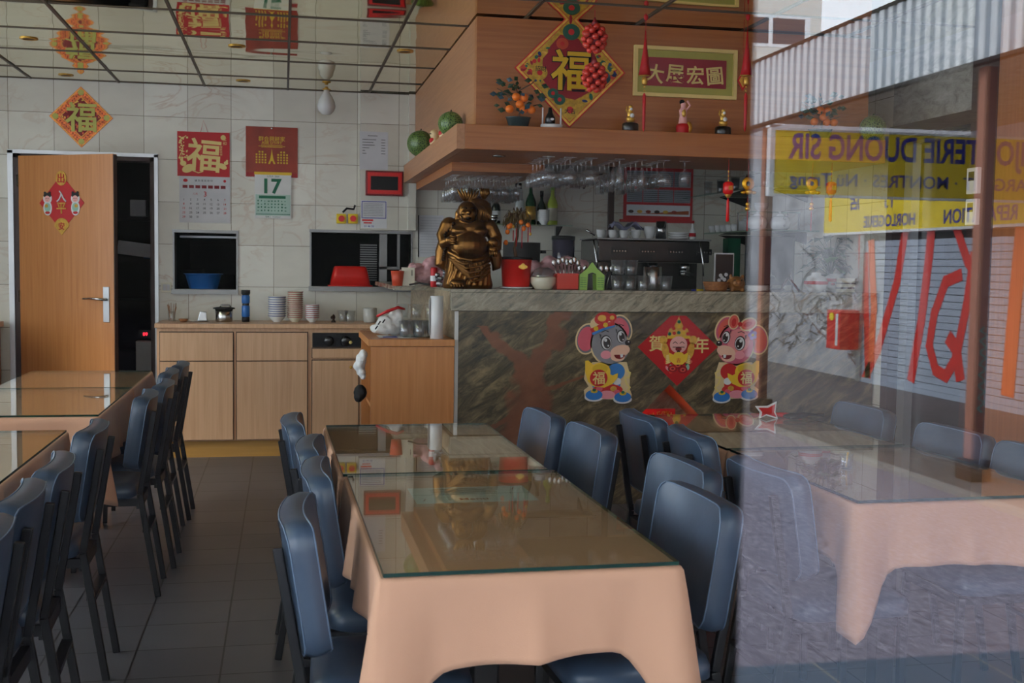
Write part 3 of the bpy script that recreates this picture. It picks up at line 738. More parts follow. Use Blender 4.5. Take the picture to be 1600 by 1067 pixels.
for v, lb in ((6.62, 'nearer brown canopy pillar at the kerb with teal scrawl on it'), (10.0, 'farther brown canopy pillar left of the yellow sign')):
    p = thing('canopy_pillar', (4.44, ry(v), 0), lb, 'pillar', 'brown canopy pillars')
    MB().use('post_brown').box(4.40, 4.46, ry(v)-.06, ry(v)+.02, 0, 2.66).build('post', parent=p)
    MB().use('post_light_brown').box(4.375, 4.399, ry(v)-.06, ry(v)+.02, .12, 2.66).build('cladding', parent=p)
    MB().use('dark_brown').box(4.34, 4.5, ry(v)-.1, ry(v)+.07, 0, .14).build('base', parent=p, bevel=.01)
    if v < 7:
        q = MB().use('spray_teal'); FP = Frame((4.46, ry(v)+.021, 0), (-1, 0, 0))
        rr = random.Random(2)
        q.line(FP, [(.03+.025*math.sin(i*1.9), 1.0-.022*i) for i in range(26)], .012, .001, .002); q.build('scrawl', parent=p)
# apartment block across the street
ab = thing('apartment_block', (0, ry(30)-3, 0), 'pale apartment block with rows of white framed windows', 'building')
XE = 14.7
MB().use('render_white').box(-24, XE, ry(36), ry(30), 0, 24).build('wall', parent=ab)
FA = Frame((0, ry(30), 0), (-1, 0, 0))
for r in range(5):
    for c in range(5):
        x1 = XE-.35-c*5.2; z = 7.55+(r-1)*2.9
        w = MB().use('white_paper').box(x1-4.4, x1, ry(30)+.0, ry(30)+.06, z-.08, z+.78).build('window', parent=ab)
        g = MB().use('window_dark')
        for q in range(4): g.box(x1-4.32+q*1.07, x1-4.32+q*1.07+.94, ry(30)+.061, ry(30)+.07, z, z+.7)
        ORG[w.name] = ORG[ab.name]; g.build('pane', parent=w)
MB().use('aluminium').box(-24, XE+.05, ry(30), ry(30)+.1, 6.3, 6.42).box(-24, XE+.05, ry(30), ry(30)+.1, 9.2, 9.32).build('ledge', parent=ab)

# ---------------------------------------------------------------- bar
YB = 6.20
bar = thing('bar_counter', (1.9, YB+.3, 0), 'long stone-fronted bar counter with a pale granite edge', 'bar counter')
NX, NZ, NH = 2.085, .385, .315     # diamond niche: centre and half diagonal
N0 = at(1047, 600, y=YB); NX, NZT = N0.x, N0.z; NH = .30; NZ = NZT-NH
f = MB().use('bar_stone')
x0, x1, z0, z1 = .945, 3.44, 0.0, 1.10
pts = [(NX-NH, NZ), (NX, NZ+NH), (NX+NH, NZ), (NX, NZ-NH)]
F0 = Frame((0, YB, 0)); 
def fq(poly): f.prism(poly, F0, -.02, 0)
fq([(x0, z0), (NX, z0), (NX, NZ-NH), (NX-NH, NZ), (NX, NZ+NH), (NX, z1), (x0, z1)])
fq([(NX, z0), (x1, z0), (x1, z1), (NX, z1), (NX, NZ+NH), (NX+NH, NZ), (NX, NZ-NH)])
f.build('stone_front', parent=bar)
MB().use('white_plastic').box(.925, .944, YB-.001, YB+.02, 0, 1.10).build('corner_strip', parent=bar)
MB().use('beige_stone').box(.925, .944, YB+.021, YW-.06, 0, 1.10).build('side_panel', parent=bar)
MB().use('bar_edge_stone').box(.90, 3.44, YB-.03, YB+.02, 1.103, 1.205).build('stone_edge', parent=bar, bevel=.002)
MB().use('beige_stone').box(.90, .924, YB+.021, 8.2, 1.103, 1.205).build('side_edge', parent=bar)
MB().use('bar_edge_stone').box(.895, 3.44, YB-.035, 6.85, 1.206, 1.222).box(.66, .895, 6.9, 8.44, 1.195, 1.222).box(.895, 1.2, 6.851, 8.44, 1.206, 1.222).build('worktop', parent=bar)
nb = MB().use('beige_stone')
ins = [(NX-NH, NZ), (NX, NZ+NH), (NX+NH, NZ), (NX, NZ-NH)]
nb.box(NX-NH, NX+NH, YB+.30, YB+.32, NZ-NH, NZ+NH)
nb.build('niche_back', parent=bar)
lining = MB().use('orange_wood')
for i in range(4):
    (a, b_), (c, d_) = ins[i], ins[(i+1) % 4]; ox = .012*(1 if (a+c)/2 > NX else -1); oz = .012*(1 if (b_+d_)/2 > NZ else -1)
    lining.prism([(a, b_), (c, d_), (c+ox, d_+oz), (a+ox, b_+oz)], F0, -.30, -.021)
lining.build('niche_lining', parent=bar)
# little shrine glowing red inside the niche
sr = thing('shrine', (NX-.02, YB+.15, NZ-.02), 'small red and gold shrine with a glowing lamp inside the diamond niche', 'shrine')
mat('lamp_red', (255, 60, 30), .4, emit=(255, 70, 40), es=9); mat('foil_red', (210, 30, 26), .3, .3)
MB().use('foil_red').box(NX-.15, NX+.13, YB+.05, YB+.2, NZ-.02, NZ+.02).box(NX-.10, NX+.08, YB+.12, YB+.2, NZ-.14, NZ-.021).build('altar', parent=sr, bevel=.003)
MB().use('foil_red').box(NX-.13, NX+.11, YB+.21, YB+.22, NZ+.021, NZ+.13).build('backing', parent=sr)
g = MB().use('gold'); rr = random.Random(3)
for k in range(26):
    a = rr.uniform(-.12, .10); g.tube([(NX+a, YB+.19, NZ+.03+rr.uniform(0, .04)), (NX+a+rr.uniform(-.03, .03), YB+.18, NZ+.07+rr.uniform(0, .05)), (NX+a+rr.uniform(-.03, .03), YB+.17, NZ+.06+rr.uniform(0, .06))], .0035, 5)
g.build('filigree', parent=sr)
MB().use('lamp_red').ell((NX-.01, YB+.1, NZ+.052), (.014, .014, .03), 12).build('lamp', parent=sr)
pl = bpy.data.lights.new('shrine_lamp', 'POINT'); pl.energy = .12; pl.color = (1, .12, .06); pl.shadow_soft_size = .02
lo = bpy.data.objects.new('shrine_lamp', pl); lo.location = (NX-.01-sr.location.x, YB+.055-sr.location.y, NZ+.06-sr.location.z); COL.objects.link(lo); lo.parent = sr
q = MB(); q.use('foil_red').box(NX-.085, NX+.065, YB+.04, YB+.045, NZ-.17, NZ-.03); q.use('gold')
for k in range(5): q.disc(Frame((0, YB+.039, 0)), NX-.065+.028*k, NZ-.11-.03*(k % 2), .011, .011, 0, .002)
q.build('embroidered_cloth', parent=sr)

# ---------------------------------------------------------------- beech base cabinets along the back wall
YC = 8.03
cab = thing('base_cabinet', (0, 8.25, 0), 'long low beech cabinet with drawers and doors under the serving hatches', 'cabinet')
CXL, CXR = -.845, .915
def X(px, z=.5): return at(px, 600, y=YC).x
MB().use('beech_wood').box(CXL, CXR, YC+.02, YW-.01, .115, .895).build('carcass', parent=cab)
MB().use('plinth_wood').box(CXL+.01, CXR, YC+.035, YC+.06, 0, .113).build('plinth', parent=cab)
MB().use('beech_wood').box(CXL-.01, CXR, YC-.02, YW-.001, .897, .927).build('worktop', parent=cab, bevel=.003)
xs = [X(250), X(364), X(370), X(480), X(488), X(567)]
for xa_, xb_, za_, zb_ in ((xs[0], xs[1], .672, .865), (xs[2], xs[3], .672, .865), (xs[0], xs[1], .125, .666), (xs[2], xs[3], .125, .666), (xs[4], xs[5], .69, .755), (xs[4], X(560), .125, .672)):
    MB().use('soft_black').box(xa_-.005, xb_+.005, YC+.0192, YC+.0199, za_-.004, zb_+.006).build('painted_gap_shade', parent=cab)  # black strips paint in the shade of the gaps round the fronts
for a, b_ in ((0, 1), (2, 3)):
    MB().use('beech_wood').box(xs[a], xs[b_], YC, YC+.019, .672, .865).build('drawer', parent=cab, bevel=.0015)
    MB().use('beech_wood').box(xs[a], xs[b_], YC, YC+.019, .125, .666).build('door', parent=cab, bevel=.0015)
MB().use('beech_wood').box(xs[4], xs[5], YC, YC+.019, .69, .755).build('drawer', parent=cab, bevel=.0015)
d = MB().use('beech_wood').box(xs[4], X(560), YC, YC+.019, .125, .672).build('door', parent=cab, bevel=.0015)
MB().use('gold').ell((X(548), YC-.012, .625), .011, 12).cyl((X(548), YC, .625), (X(548), YC-.01, .625), .004).build('knob', parent=d)
MB().use('beech_wood').box(X(563), .912, YC, YC+.019, .125, .672).build('door', parent=cab, bevel=.0015)
MB().use('soft_black').box(xs[4], xs[5], YC+.001, YC+.0195, .765, .865).build('niche', parent=cab)  # flat black panel stands in for the shaded inside of the niche
for px, lb in ((514, 'dark bottle lying in the open niche of the beech cabinet, left one'), (541, 'dark bottle with pale cap in the cabinet niche, right one')):
    c_ = at(px, 533, y=YC-.01)
    t = thing('bottle', (c_.x, YC-.03, c_.z-.02), lb, 'bottle', 'bottles in the cabinet niche')
    MB().use('near_black').lathe([(.0, -.005), (.012, -.005), (.03, .0), (.034, .004)], (c_.x, YC-.008, c_.z), 16, 'y').build('base', parent=t)
    if px > 530: MB().use('pale_gold').ell((c_.x+.03, YC-.018, c_.z-.008), .012, 10).build('cap', parent=t)
# orange-wood cabinet by the left wall
lc = thing('side_cabinet', (-2.3, 7.9, 0), 'dark-topped orange wood cabinet at the left edge beside the door', 'cabinet')
MB().use('panel_wood').box(-2.9, -1.93, 7.7, 8.45, 0, .88).build('body', parent=lc); MB().use('orange_wood').box(-2.92, -1.91, 7.68, 8.46, .88, .915).build('top', parent=lc)
# orange service cabinet against the bar end
scb = thing('service_cabinet', (.68, 6.5, 0), 'orange wood service cabinet standing at the left end of the bar', 'cabinet')
SX0, SX1, SY0, SY1 = .465, .92, 6.18, 6.95
MB().use('orange_wood').box(SX0, SX1, SY0, SY0+.02, 0, .905).build('front_panel', parent=scb)
MB().use('orange_wood').box(SX0+.001, SX1, SY0+.021, SY1, .05, .07).box(SX0+.03, SX1, SY0+.021, SY1, .52, .54).build('shelf', parent=scb)
MB().use('orange_wood').box(SX1-.02, SX1-.001, SY0+.021, SY1, .08, .51).box(SX0, SX1, SY1+.001, SY1+.02, 0, .905).build('back_panel', parent=scb)
MB().use('orange_wood').box(SX0-.015, SX1+.001, SY0-.015, SY1+.02, .908, .945).build('top', parent=scb, bevel=.002)
b = MB().use('white_paper')
for dx, dz, r1, r2 in ((.0, .855, .022, .03), (-.012, .825, .030, .035), (-.022, .79, .032, .03), (-.012, .76, .026, .025), (.0, .735, .016, .018)): b.ell((SX0-.035+dx, SY0+.10, dz), (r1, .07, r2), 10)
o = b.build('napkin_cloth', remesh=.006); dm = o.modifiers.new('crumple', 'DISPLACE'); tx0 = bpy.data.textures.new('folds', 'CLOUDS'); tx0.noise_scale = .03; dm.texture = tx0; dm.strength = .014; tag(o, 'white cloth bulging out of the open side of the service cabinet', 'cloth')
b = MB().use('soft_black').ell((SX0-.05, SY0+.10, .645), (.038, .05, .045), 6).ell((SX0-.06, SY0+.10, .62), (.03, .06, .03), 5); o = b.build('black_bag', remesh=.006); tag(o, 'small black bag hanging from the open side of the service cabinet', 'bag')

# serving hatches and what shows in them
for k, (x0, x1, z0, z1) in enumerate(((-.765, -.335, 1.15, 1.555), (.20, .93, 1.18, 1.575))):
    b = MB().use('brushed_steel').box(x0-.02, x1+.015, YW-.05, YW+.16, z0-.035, z0).box(x0-.015, x1+.015, YW-.02, YW+.155, z1, z1+.02).box(x0-.012, x0, YW-.012, YW+.15, z0, z1).box(x1, x1+.012, YW-.012, YW+.15, z0, z1)
    struct(b.build('window_%d' % (4+k), loc=((x0+x1)/2, YW, z0)))
def basin(cx, cy, z, r0, r1, h, m, label, flip=False, sy=1, n=28):
    t = MB().use(m); pr = [(r0*.98, 0), (r0, .003), (r1, h-.006), (r1+.012, h-.004), (r1+.012, h), (r1-.003, h), (r0-.004, .006), (0, .006)]
    if flip: pr = [(r, h-zz) for r, zz in pr][::-1]; pr = pr[::-1]
    t.lathe(pr, (0, 0, 0), n, sy=sy); o = t.build('plastic_basin', loc=(0, 0, 0)); o.location = (cx, cy, z); return tag(o, label, 'basin')
basin(at(318, 452, y=8.6).x, 8.60, 1.151, .10, .128, .11, 'blue_plastic', 'round blue plastic basin standing in the left serving hatch')
rb = MB().use('red_plastic'); cx = at(547, 440, y=8.6).x; P = []
for z, w in ((0, .165), (.008, .165), (.009, .15), (.08, .135), (.135, .122), (.148, .112), (.150, .02)):
    P.append([(cx+math.copysign(abs(math.cos(t))**.3, math.cos(t))*w, 8.62+math.copysign(abs(math.sin(t))**.3, math.sin(t))*w*.72, 1.181+z) for t in [2*math.pi*i/40+.001 for i in range(40)]])
rb.grid(P, closed=True); rb.add(P[-1], [tuple(range(40))]); o = rb.build('plastic_basin', smooth=True); tag(o, 'rectangular red plastic basin upside down in the wide serving hatch', 'basin')
# kitchen behind the hatches
ks = thing('kitchen_counter', (.1, 9.0, 0), 'steel kitchen counter seen dimly through the serving hatches', 'counter')
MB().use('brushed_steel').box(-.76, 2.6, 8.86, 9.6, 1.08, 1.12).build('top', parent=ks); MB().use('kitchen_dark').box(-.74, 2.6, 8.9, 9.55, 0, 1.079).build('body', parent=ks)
kr = thing('hanging_shelf', (-.5, 9.4, 1.44), 'thin metal shelf across the dark kitchen behind the left hatch', 'shelf')
MB().use('aluminium').box(-.78, -.2, 9.1, 9.5, 1.53, 1.545).build('board', parent=kr)
for i, (px, w, h, m) in enumerate(((300, .09, .16, 'soft_black'), (345, .1, .12, 'soft_black'))):
    p = at(px, 445, y=9.2); o = MB().use(m).lathe([(w*.9, 0), (w, .01), (w, h), (w*1.05, h+.005), (w*.9, h+.005), (w*.9, .01), (0, .01)], (0, 0, 0), 20).build('cooking_pot', loc=(0, 0, 0)); o.location = (p.x, 9.2+.1*i, 1.121)
    tag(o, ('black cooking pot behind the blue basin, left of two', 'black cooking pot behind the blue basin, right of two')[i], 'pot', 'pots in the kitchen')
gr = MB().use('soft_black')
x0 = at(565, 400, y=8.75).x; x1 = at(592, 400, y=8.75).x
for k in range(16): gr.use('brushed_steel').box(x0, x1, 8.93, 8.935, 1.22+.018*k, 1.228+.018*k)
gr.use('soft_black').box(x0, x1, 8.936, 8.95, 1.20, 1.52); o = gr.build('louvred_panel'); tag(o, 'dark louvred steel panel in the right part of the wide hatch', 'panel')
st = MB().use('brushed_steel').box(at(592, 400, y=8.6).x, at(604, 400, y=8.6).x, 8.56, 8.60, 1.181, 1.574).box(at(620, 400, y=8.6).x, at(624, 400, y=8.6).x, 8.56, 8.60, 1.32, 1.574).box(at(592, 400, y=8.6).x, at(624, 400, y=8.6).x, 8.56, 8.60, 1.31, 1.33).build('steel_frame'); tag(st, 'upright steel frame standing in the wide serving hatch', 'frame')
# storage rack seen through the door opening
rk = thing('storage_rack', (-1.2, 9.4, 0), 'dark storage rack in the unlit room behind the open door', 'rack')
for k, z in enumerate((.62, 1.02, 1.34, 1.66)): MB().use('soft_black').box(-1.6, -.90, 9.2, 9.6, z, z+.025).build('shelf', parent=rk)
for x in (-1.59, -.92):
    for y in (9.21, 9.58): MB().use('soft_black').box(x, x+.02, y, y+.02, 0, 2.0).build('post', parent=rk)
def bx(name, p0, p1, y, m, label, cat, d=.2, grp=None, tilt=0):
    a = at(*p0, y=y); b_ = at(*p1, y=y); o = MB().use(m).box(-(b_.x-a.x)/2, (b_.x-a.x)/2, 0, d, 0, a.z-b_.z).build(name, loc=(0, 0, 0), bevel=.004); o.location = ((a.x+b_.x)/2, y, b_.z); o.rotation_euler = (0, tilt, 0)
    return tag(o, label, cat, grp)
bx('carton', (203, 312), (228, 338), 9.25, 'grey_paper', 'small pale carton on the upper shelf of the storage rack', 'box')
bx('storage_tub', (182, 378), (236, 400), 9.25, 'grey_paper', 'long grey tub tilted on a middle shelf of the storage rack', 'tub', tilt=.12)
b1 = at(228, 415, y=9.3); o = MB().use('blue_plastic').lathe([(.06, 0), (.085, .11), (.09, .11), (.08, .1), (.055, .005), (0, .005)], (0, 0, 0), 20).build('plastic_bowl', loc=(0, 0, 0)); o.location = (b1.x+.01, 9.58, 1.366); tag(o, 'blue plastic bowl at the right of the storage rack', 'bowl')
bx('appliance', (212, 533), (243, 590), 8.95, 'white_plastic', 'white boxy appliance standing low in the dark storage doorway', 'appliance', .1)
mat('led_red', (255, 30, 50), .4, emit=(255, 40, 60), es=4)
fr = Frame((0, 9.0, 0)); p = at(227, 522, y=9.0)
t = thing('timer_clock', (p.x, 9.0, p.z-.03), 'small black box with red glowing digits in the dark doorway', 'timer')
MB().use('near_black').rect(fr, p.x-.05, p.z-.03, p.x+.05, p.z+.03, -.05, 0).build('case', parent=t); MB().use('led_red').text(fr, '09', p.x, p.z, .035, .0005, .002).build('digits', parent=t)

# ---------------------------------------------------------------- ceiling fittings
lm = thing('pear_lamp', (at(510, 150, y=8.25).x, 8.25, 2.38), 'white pear-shaped glass lamp hanging under the mirror ceiling', 'lamp')
lx = lm.location.x; mat('opal_glass', (216, 216, 212), .15)
MB().use('opal_glass').lathe([(0, -.175), (.03, -.17), (.055, -.145), (.064, -.115), (.058, -.08), (.038, -.04), (.022, -.015), (.018, 0)], (lx, 8.25, HC-.03), 24).build('globe', parent=lm)
MB().use('gold').lathe([(.03, 0), (.03, .006), (.012, .012), (.012, .022), (0, .022)], (lx, 8.25, HC-.029), 16).build('fitting', parent=lm)
k = 0
for px, py, lb in ((45, 61, 'recessed ceiling spotlight nearest the top left corner'), (103, 118, 'recessed ceiling spotlight above the diamond poster'), (370, 73, 'recessed ceiling spotlight above the two wall calendars, nearer one'), (380, 127, 'recessed ceiling spotlight above the calendars, next to the wall'), (633, 81, 'recessed ceiling spotlight nearest the wooden canopy')):
    p = at(px, py, z=HC-.004); o = MB().use('gold').lathe([(.032, 0), (.05, 0), (.05, -.004), (.034, -.006)], (0, 0, 0), 20); o.use('near_black').lathe([(0, -.001), (.033, -.001), (.033, -.002), (0, -.002)], (0, 0, 0), 20)
    o = o.build('ceiling_spotlight', loc=(0, 0, 0)); o.location = (p.x, p.y, HC-.0005); tag(o, lb, 'spotlight', 'recessed ceiling spotlights')

# ---------------------------------------------------------------- paper, calendars and signs on the back wall
WF = Frame((0, YW-.0005, 0))                    # a = world x, b = world z
def wx(px, py): p = at(px, py, y=YW); return (p.x, p.z)
def diamond(cx, cz, r, k=1.0): return [(cx, cz-r), (cx+r*k, cz), (cx, cz+r), (cx-r*k, cz)]
# foil diamond above the door
c0 = wx(127, 183); r = .212
t = thing('diamond_poster', (c0[0], YW, c0[1]-r), 'copper and gold foil diamond poster with a character, above the wooden door', 'poster')
b = MB().use('copper_foil').prism(diamond(*c0, r), WF, 0, .004); b.use('gold').prism(diamond(*c0, r*.97), WF, .0041, .0046); b.use('copper_foil').prism(diamond(*c0, r*.94), WF, .0047, .0052)
b.use('gold').prism(diamond(*c0, r*.66), WF, .0053, .0058); b.use('dark_red').prism(diamond(*c0, r*.64), WF, .0059, .0064)
rr = random.Random(1)
for k in range(60):
    a = rr.uniform(0, 6.28); q = rr.uniform(.25, .6)*r
    b.use(rr.choice(['copper_foil', 'gold', 'orange_red'])).disc(WF, c0[0]+math.copysign(abs(math.cos(a))**1.5, math.cos(a))*q, c0[1]+math.copysign(abs(math.sin(a))**1.5, math.sin(a))*q, .009, .005, .0065, .0068+k*1e-5, rr.uniform(0, 180), 8)
for k in range(4):
    a = math.pi/4+k*math.pi/2
    for j in range(11):
        q = -.42+.084*j; u = (math.cos(a)*r*.565-math.sin(a)*q*r*1.1, math.sin(a)*r*.565+math.cos(a)*q*r*1.1)
        b.use('dark_red').disc(WF, c0[0]+u[0], c0[1]+u[1], .006, .006, .0053, .0056, 45, 4)
for dx, dz in ((0, .8), (.8, 0), (0, -.8), (-.8, 0)): b.use('olive_gold').disc(WF, c0[0]+dx*r, c0[1]+dz*r, .021, .021, .0053, .007, n=10)
b.build('foil_sheet', parent=t)
MB().use('olive_gold').text(WF, '福', c0[0], c0[1], .215, .007, .013, .018).build('gold_character', parent=t)
# red calendar
a0 = wx(277, 205); a1 = wx(359, 277); g1 = wx(360, 349)
t = thing('wall_calendar', (a0[0], YW, g1[1]), 'red and gold lucky calendar with a month sheet numbered 3 below', 'calendar')
xm = (a0[0]+a1[0])/2
b = MB().use('red_paper').rect(WF, a0[0], a1[1], a1[0], a0[1], .004, .007); b.use('pale_gold')
b.text(WF, '福', xm, (a0[1]+a1[1])/2-.005, .245, .0071, .0085, .017, rot=-4)
b.text(WF, '吉祥', a1[0]-.035, a0[1]-.06, .03, .0071, .008, rot=90); b.disc(WF, a1[0]-.045, a0[1]-.035, .018, .018, .0071, .008)
b.text(WF, '金鼠賀歲', a1[0]-.06, a0[1]-.13, .018, .0071, .008, rot=90)
rr = random.Random(4)
for k in range(34):  # blossom branch
    b.disc(WF, a0[0]+.015+rr.random()*.055, a0[1]-.03-rr.random()*.17, .004+.004*rr.random(), .003+.005*rr.random(), .0071, .0078+k*1e-5, rr.uniform(0, 180), 7)
b.line(WF, [(a0[0]+.01, a0[1]-.19), (a0[0]+.04, a0[1]-.12), (a0[0]+.02, a0[1]-.06), (a0[0]+.06, a0[1]-.03)], .005, .0071, .0076)
for sx_, cx, cz, s in ((1, a0[0]+.075, a1[1]+.055, 1), (-1, a1[0]-.05, a1[1]+.075, .7)):  # two gold mice silhouettes
    b.disc(WF, cx, cz, .045*s, .028*s, .0072, .0086, 25*sx_); b.disc(WF, cx+.035*s*sx_*-1, cz+.035*s, .022*s, .019*s, .0072, .0087); b.disc(WF, cx-.045*s*sx_, cz+.058*s, .011*s, .011*s, .0072, .0088)
    b.line(WF, [(cx+.03*s*sx_, cz-.015*s), (cx+.07*s*sx_, cz-.03*s), (cx+.1*s*sx_, cz-.02*s)], .006*s, .0072, .0084)
b.build('picture_card', parent=t)
b = MB().use('grey_paper').rect(WF, a0[0]+.012, g1[1], g1[0], a1[1]-.002, .0035, .0065)
b.use('dark_red')
for k in range(7): b.rect(WF, a0[0]+.035+.044*k, a1[1]-.085, a0[0]+.069+.044*k, a1[1]-.063, .0066, .0072)
b.use('red_paper').text(WF, '3', xm+.01, a1[1]-.125, .05, .0066, .0075, .012); b.text(WF, '三月', xm-.06, a1[1]-.125, .018, .0066, .0072); b.disc(WF, a0[0]+.055, a1[1]-.03, .016, .012, .0066, .007); b.disc(WF, a1[0]-.035, a1[1]-.03, .01, .01, .0066, .007)
b.use('soft_black').text(WF, '福 到 運 到 財 到', xm, a1[1]-.03, .017, .0066, .0072)
days = list(range(1, 32)); rows = [days[0:7], days[7:14], days[14:21], days[21:28], days[28:31]]
for i, row in enumerate(rows):
    for j, d in enumerate(row):
        b.use('red_paper' if (j == 6 or (j == 0 and i > 0)) else 'soft_black').text(WF, str(d), a0[0]+.043+.0475*j, a1[1]-.165-.031*i, .021, .0066, .0072, .01)
b.build('month_sheet', parent=t)
hk = wx(316, 188)
MB().use('red_paper').tube([WF(xm-.02, a0[1], .006), WF(xm, hk[1], .006), WF(xm+.03, a0[1], .006)], .0015, 5).build('hanging_cord', parent=t)
# tear-off calendar
a0 = wx(384, 197); a1 = wx(465, 278); b0 = wx(398, 271); b1 = wx(455, 342); xm = (a0[0]+a1[0])/2
t = thing('wall_calendar', (a0[0], YW, b1[1]), 'brown-red calendar card with a tear-off block showing a green 17', 'calendar')
mat('card_brown', (150, 52, 30), .5, noise=.25, nscale=7); mat('card_red', (160, 20, 22), .5)
b = MB().use('card_brown').rect(WF, a0[0], a1[1], a1[0], a0[1], .003, .006); b.use('card_red').rect(WF, a0[0], a1[1], a1[0], a1[1]+.03, .0061, .0064)
b.use('yellow_gold').text(WF, '群合興餅家', xm, a0[1]-.085, .038, .0061, .007, .004).text(WF, "ASIE D'IVRY", xm, a0[1]-.113, .028, .0061, .007, .008)
b.rect(WF, xm-.075, a0[1]-.132, xm+.075, a0[1]-.129, .0061, .0066).rect(WF, xm-.095, a0[1]-.14, xm+.095, a0[1]-.137, .0061, .0066).rect(WF, xm-.075, a0[1]-.147, xm+.075, a0[1]-.144, .0061, .0066)
ez = a0[1]-.265
b.prism([(xm-.026, ez), (xm-.012, ez+.035), (xm-.004, ez+.075), (xm, ez+.11), (xm+.004, ez+.075), (xm+.012, ez+.035), (xm+.026, ez), (xm+.012, ez), (xm+.006, ez+.02), (xm-.006, ez+.02), (xm-.012, ez)], WF, .0061, .0072)
for s in (-1, 1):
    for c_ in range(4):
        for q in range(5 if c_ in (1, 2) else 4):
            b.rect(WF, xm+s*(.045+.021*c_)-.006, ez+.003+.019*q, xm+s*(.045+.021*c_)+.006, ez+.015+.019*q, .0061, .0068)
b.build('card', parent=t)
b = MB().use('white_plastic').rect(WF, b0[0], b1[1], b1[0], b0[1], .0066, .016); b.use('yellow_gold').rect(WF, b0[0]-.003, b0[1]-.008, b1[0]+.003, b0[1]+.012, .0161, .018)
bm = (b0[0]+b1[0])/2
mat('calendar_green_paper', (172, 200, 186), .7)
b.use('ink_green').text(WF, '17', bm, b0[1]-.09, .145, .0161, .017, .03).text(WF, '三月大  2020', bm, b0[1]-.018, .016, .0161, .0166, .003)
b.use('calendar_green_paper').rect(WF, b0[0]+.006, b1[1]+.02, b1[0]-.006, b0[1]-.15, .0161, .0166)
b.use('ink_green').rect(WF, b0[0]+.03, b0[1]-.178, b1[0]-.04, b0[1]-.158, .0167, .0172)
rr = random.Random(8)
for i in range(4):
    for j in range(9): b.rect(WF, b0[0]+.02+.024*j, b0[1]-.2-.023*i, b0[0]+.02+.024*j+rr.uniform(.006, .014), b0[1]-.2-.023*i+rr.uniform(.004, .012), .0167, .0171)
b.use('ink_green').rect(WF, b0[0]+.008, b1[1]+.028, b1[0]-.008, b1[1]+.032, .0167, .017).text(WF, '星期二  TUESDAY', bm, b1[1]+.011, .014, .0161, .0166)
b.build('tear_off_block', parent=t)
MB().use('steel').ell(WF(xm, a0[1]-.012, .008), .009, 10).build('nail', parent=t)
# notices, alarm box, switches, socket
CF = Frame((0, YW-.0505, 0))
def cx_(px, py): p = at(px, py, y=YW-.05); return (p.x, p.z)
p0 = cx_(562, 205); p1 = cx_(606, 266)
b = MB().use('grey_paper').rect(CF, p0[0], p1[1], p1[0], p0[1], .0005, .0015); b.use('soft_black').rect(CF, p0[0]+.06, p0[1]-.032, p0[0]+.13, p0[1]-.028, .0016, .0018)
for k in range(6): b.rect(CF, p0[0]+.02, p0[1]-.06-.02*k, p0[0]+.02+(.1, .08, .09, .05, .02, .03)[k], p0[1]-.056-.02*k, .0016, .0018).rect(CF, p1[0]-.05, p0[1]-.06-.02*k, p1[0]-.02, p0[1]-.056-.02*k, .0016, .0018)
tag(b.build('notice_sheet'), 'white typed notice taped high on the marble casing', 'notice')
p0 = cx_(571, 267); p1 = cx_(629, 307)
t = thing('alarm_panel', ((p0[0]+p1[0])/2, YW-.07, p1[1]), 'dark red rectangular wall box with a grey window', 'wall box')
MB().use('bright_red').use('dark_red').rect(CF, p0[0], p1[1], p1[0], p0[1], .001, .05).build('casing', parent=t, bevel=.004)
MB().use('bright_red').rect(CF, p0[0]+.012, p1[1]+.012, p1[0]-.012, p0[1]-.012, .0505, .056).build('door', parent=t); MB().use('soft_black').rect(CF, p0[0]+.035, p1[1]+.04, p1[0]-.04, p0[1]-.04, .0565, .058).build('glass', parent=t)
p0 = cx_(564, 313); p1 = cx_(604, 357)
b = MB().use('white_paper').rect(CF, p0[0], p1[1], p0[0]+.19, p0[1], .0005, .0012); b.use('sign_blue').rect(CF, p0[0]+.005, p0[1]-.13, p0[0]+.185, p0[1]-.004, .0013, .0016); b.use('grey_paper').rect(CF, p0[0]+.01, p0[1]-.125, p0[0]+.18, p0[1]-.009, .0017, .0022)
b.use('soft_black')
for k in range(8): b.rect(CF, p0[0]+.02, p0[1]-.025-.012*k, p0[0]+.16, p0[1]-.023-.012*k, .0023, .0025)
b.use('bright_red').rect(CF, p0[0]+.008, p0[1]-.15, p0[0]+.09, p0[1]-.137, .0013, .0016).rect(CF, p0[0]+.02, p0[1]-.168, p0[0]+.08, p0[1]-.158, .0013, .0016); b.use('sign_blue').text(CF, '01 46 58', p0[0]+.06, p0[1]-.188, .02, .0013, .0016, .006)
tag(b.build('notice_sheet'), 'small white notice with blue frame and red lines under the red wall box', 'notice')
for px, lb in ((533, 'yellow switch box with a red knob, left of two beside the notice'), (551, 'yellow switch box with a red knob, right of two beside the notice')):
    c_ = wx(px, 342); t = thing('safety_switch', (c_[0], YW-.03, c_[1]-.035), lb, 'switch', 'yellow and red wall switches')
    MB().use('sign_yellow').rect(WF, c_[0]-.035, c_[1]-.035, c_[0]+.035, c_[1]+.035, .001, .05).build('housing', parent=t, bevel=.004)
    MB().use('bright_red').disc(WF, c_[0], c_[1], .022, .022, .0505, .068).build('knob', parent=t)
c1 = wx(548, 327); o = MB().use('soft_black').tube([WF(c1[0]-.06, c1[1]-.025, .03), WF(c1[0]-.03, c1[1]+.005, .03), WF(c1[0]+.02, c1[1]+.0, .03), WF(c1[0]+.03, c1[1]+.03, .03)], .008, 8).build('black_cable'); tag(o, 'thick black cable looping over the yellow switches', 'cable')
c1 = wx(260, 449); t = thing('wall_socket', (c1[0], YW-.01, c1[1]-.035), 'cream double wall socket beside the left serving hatch', 'socket')
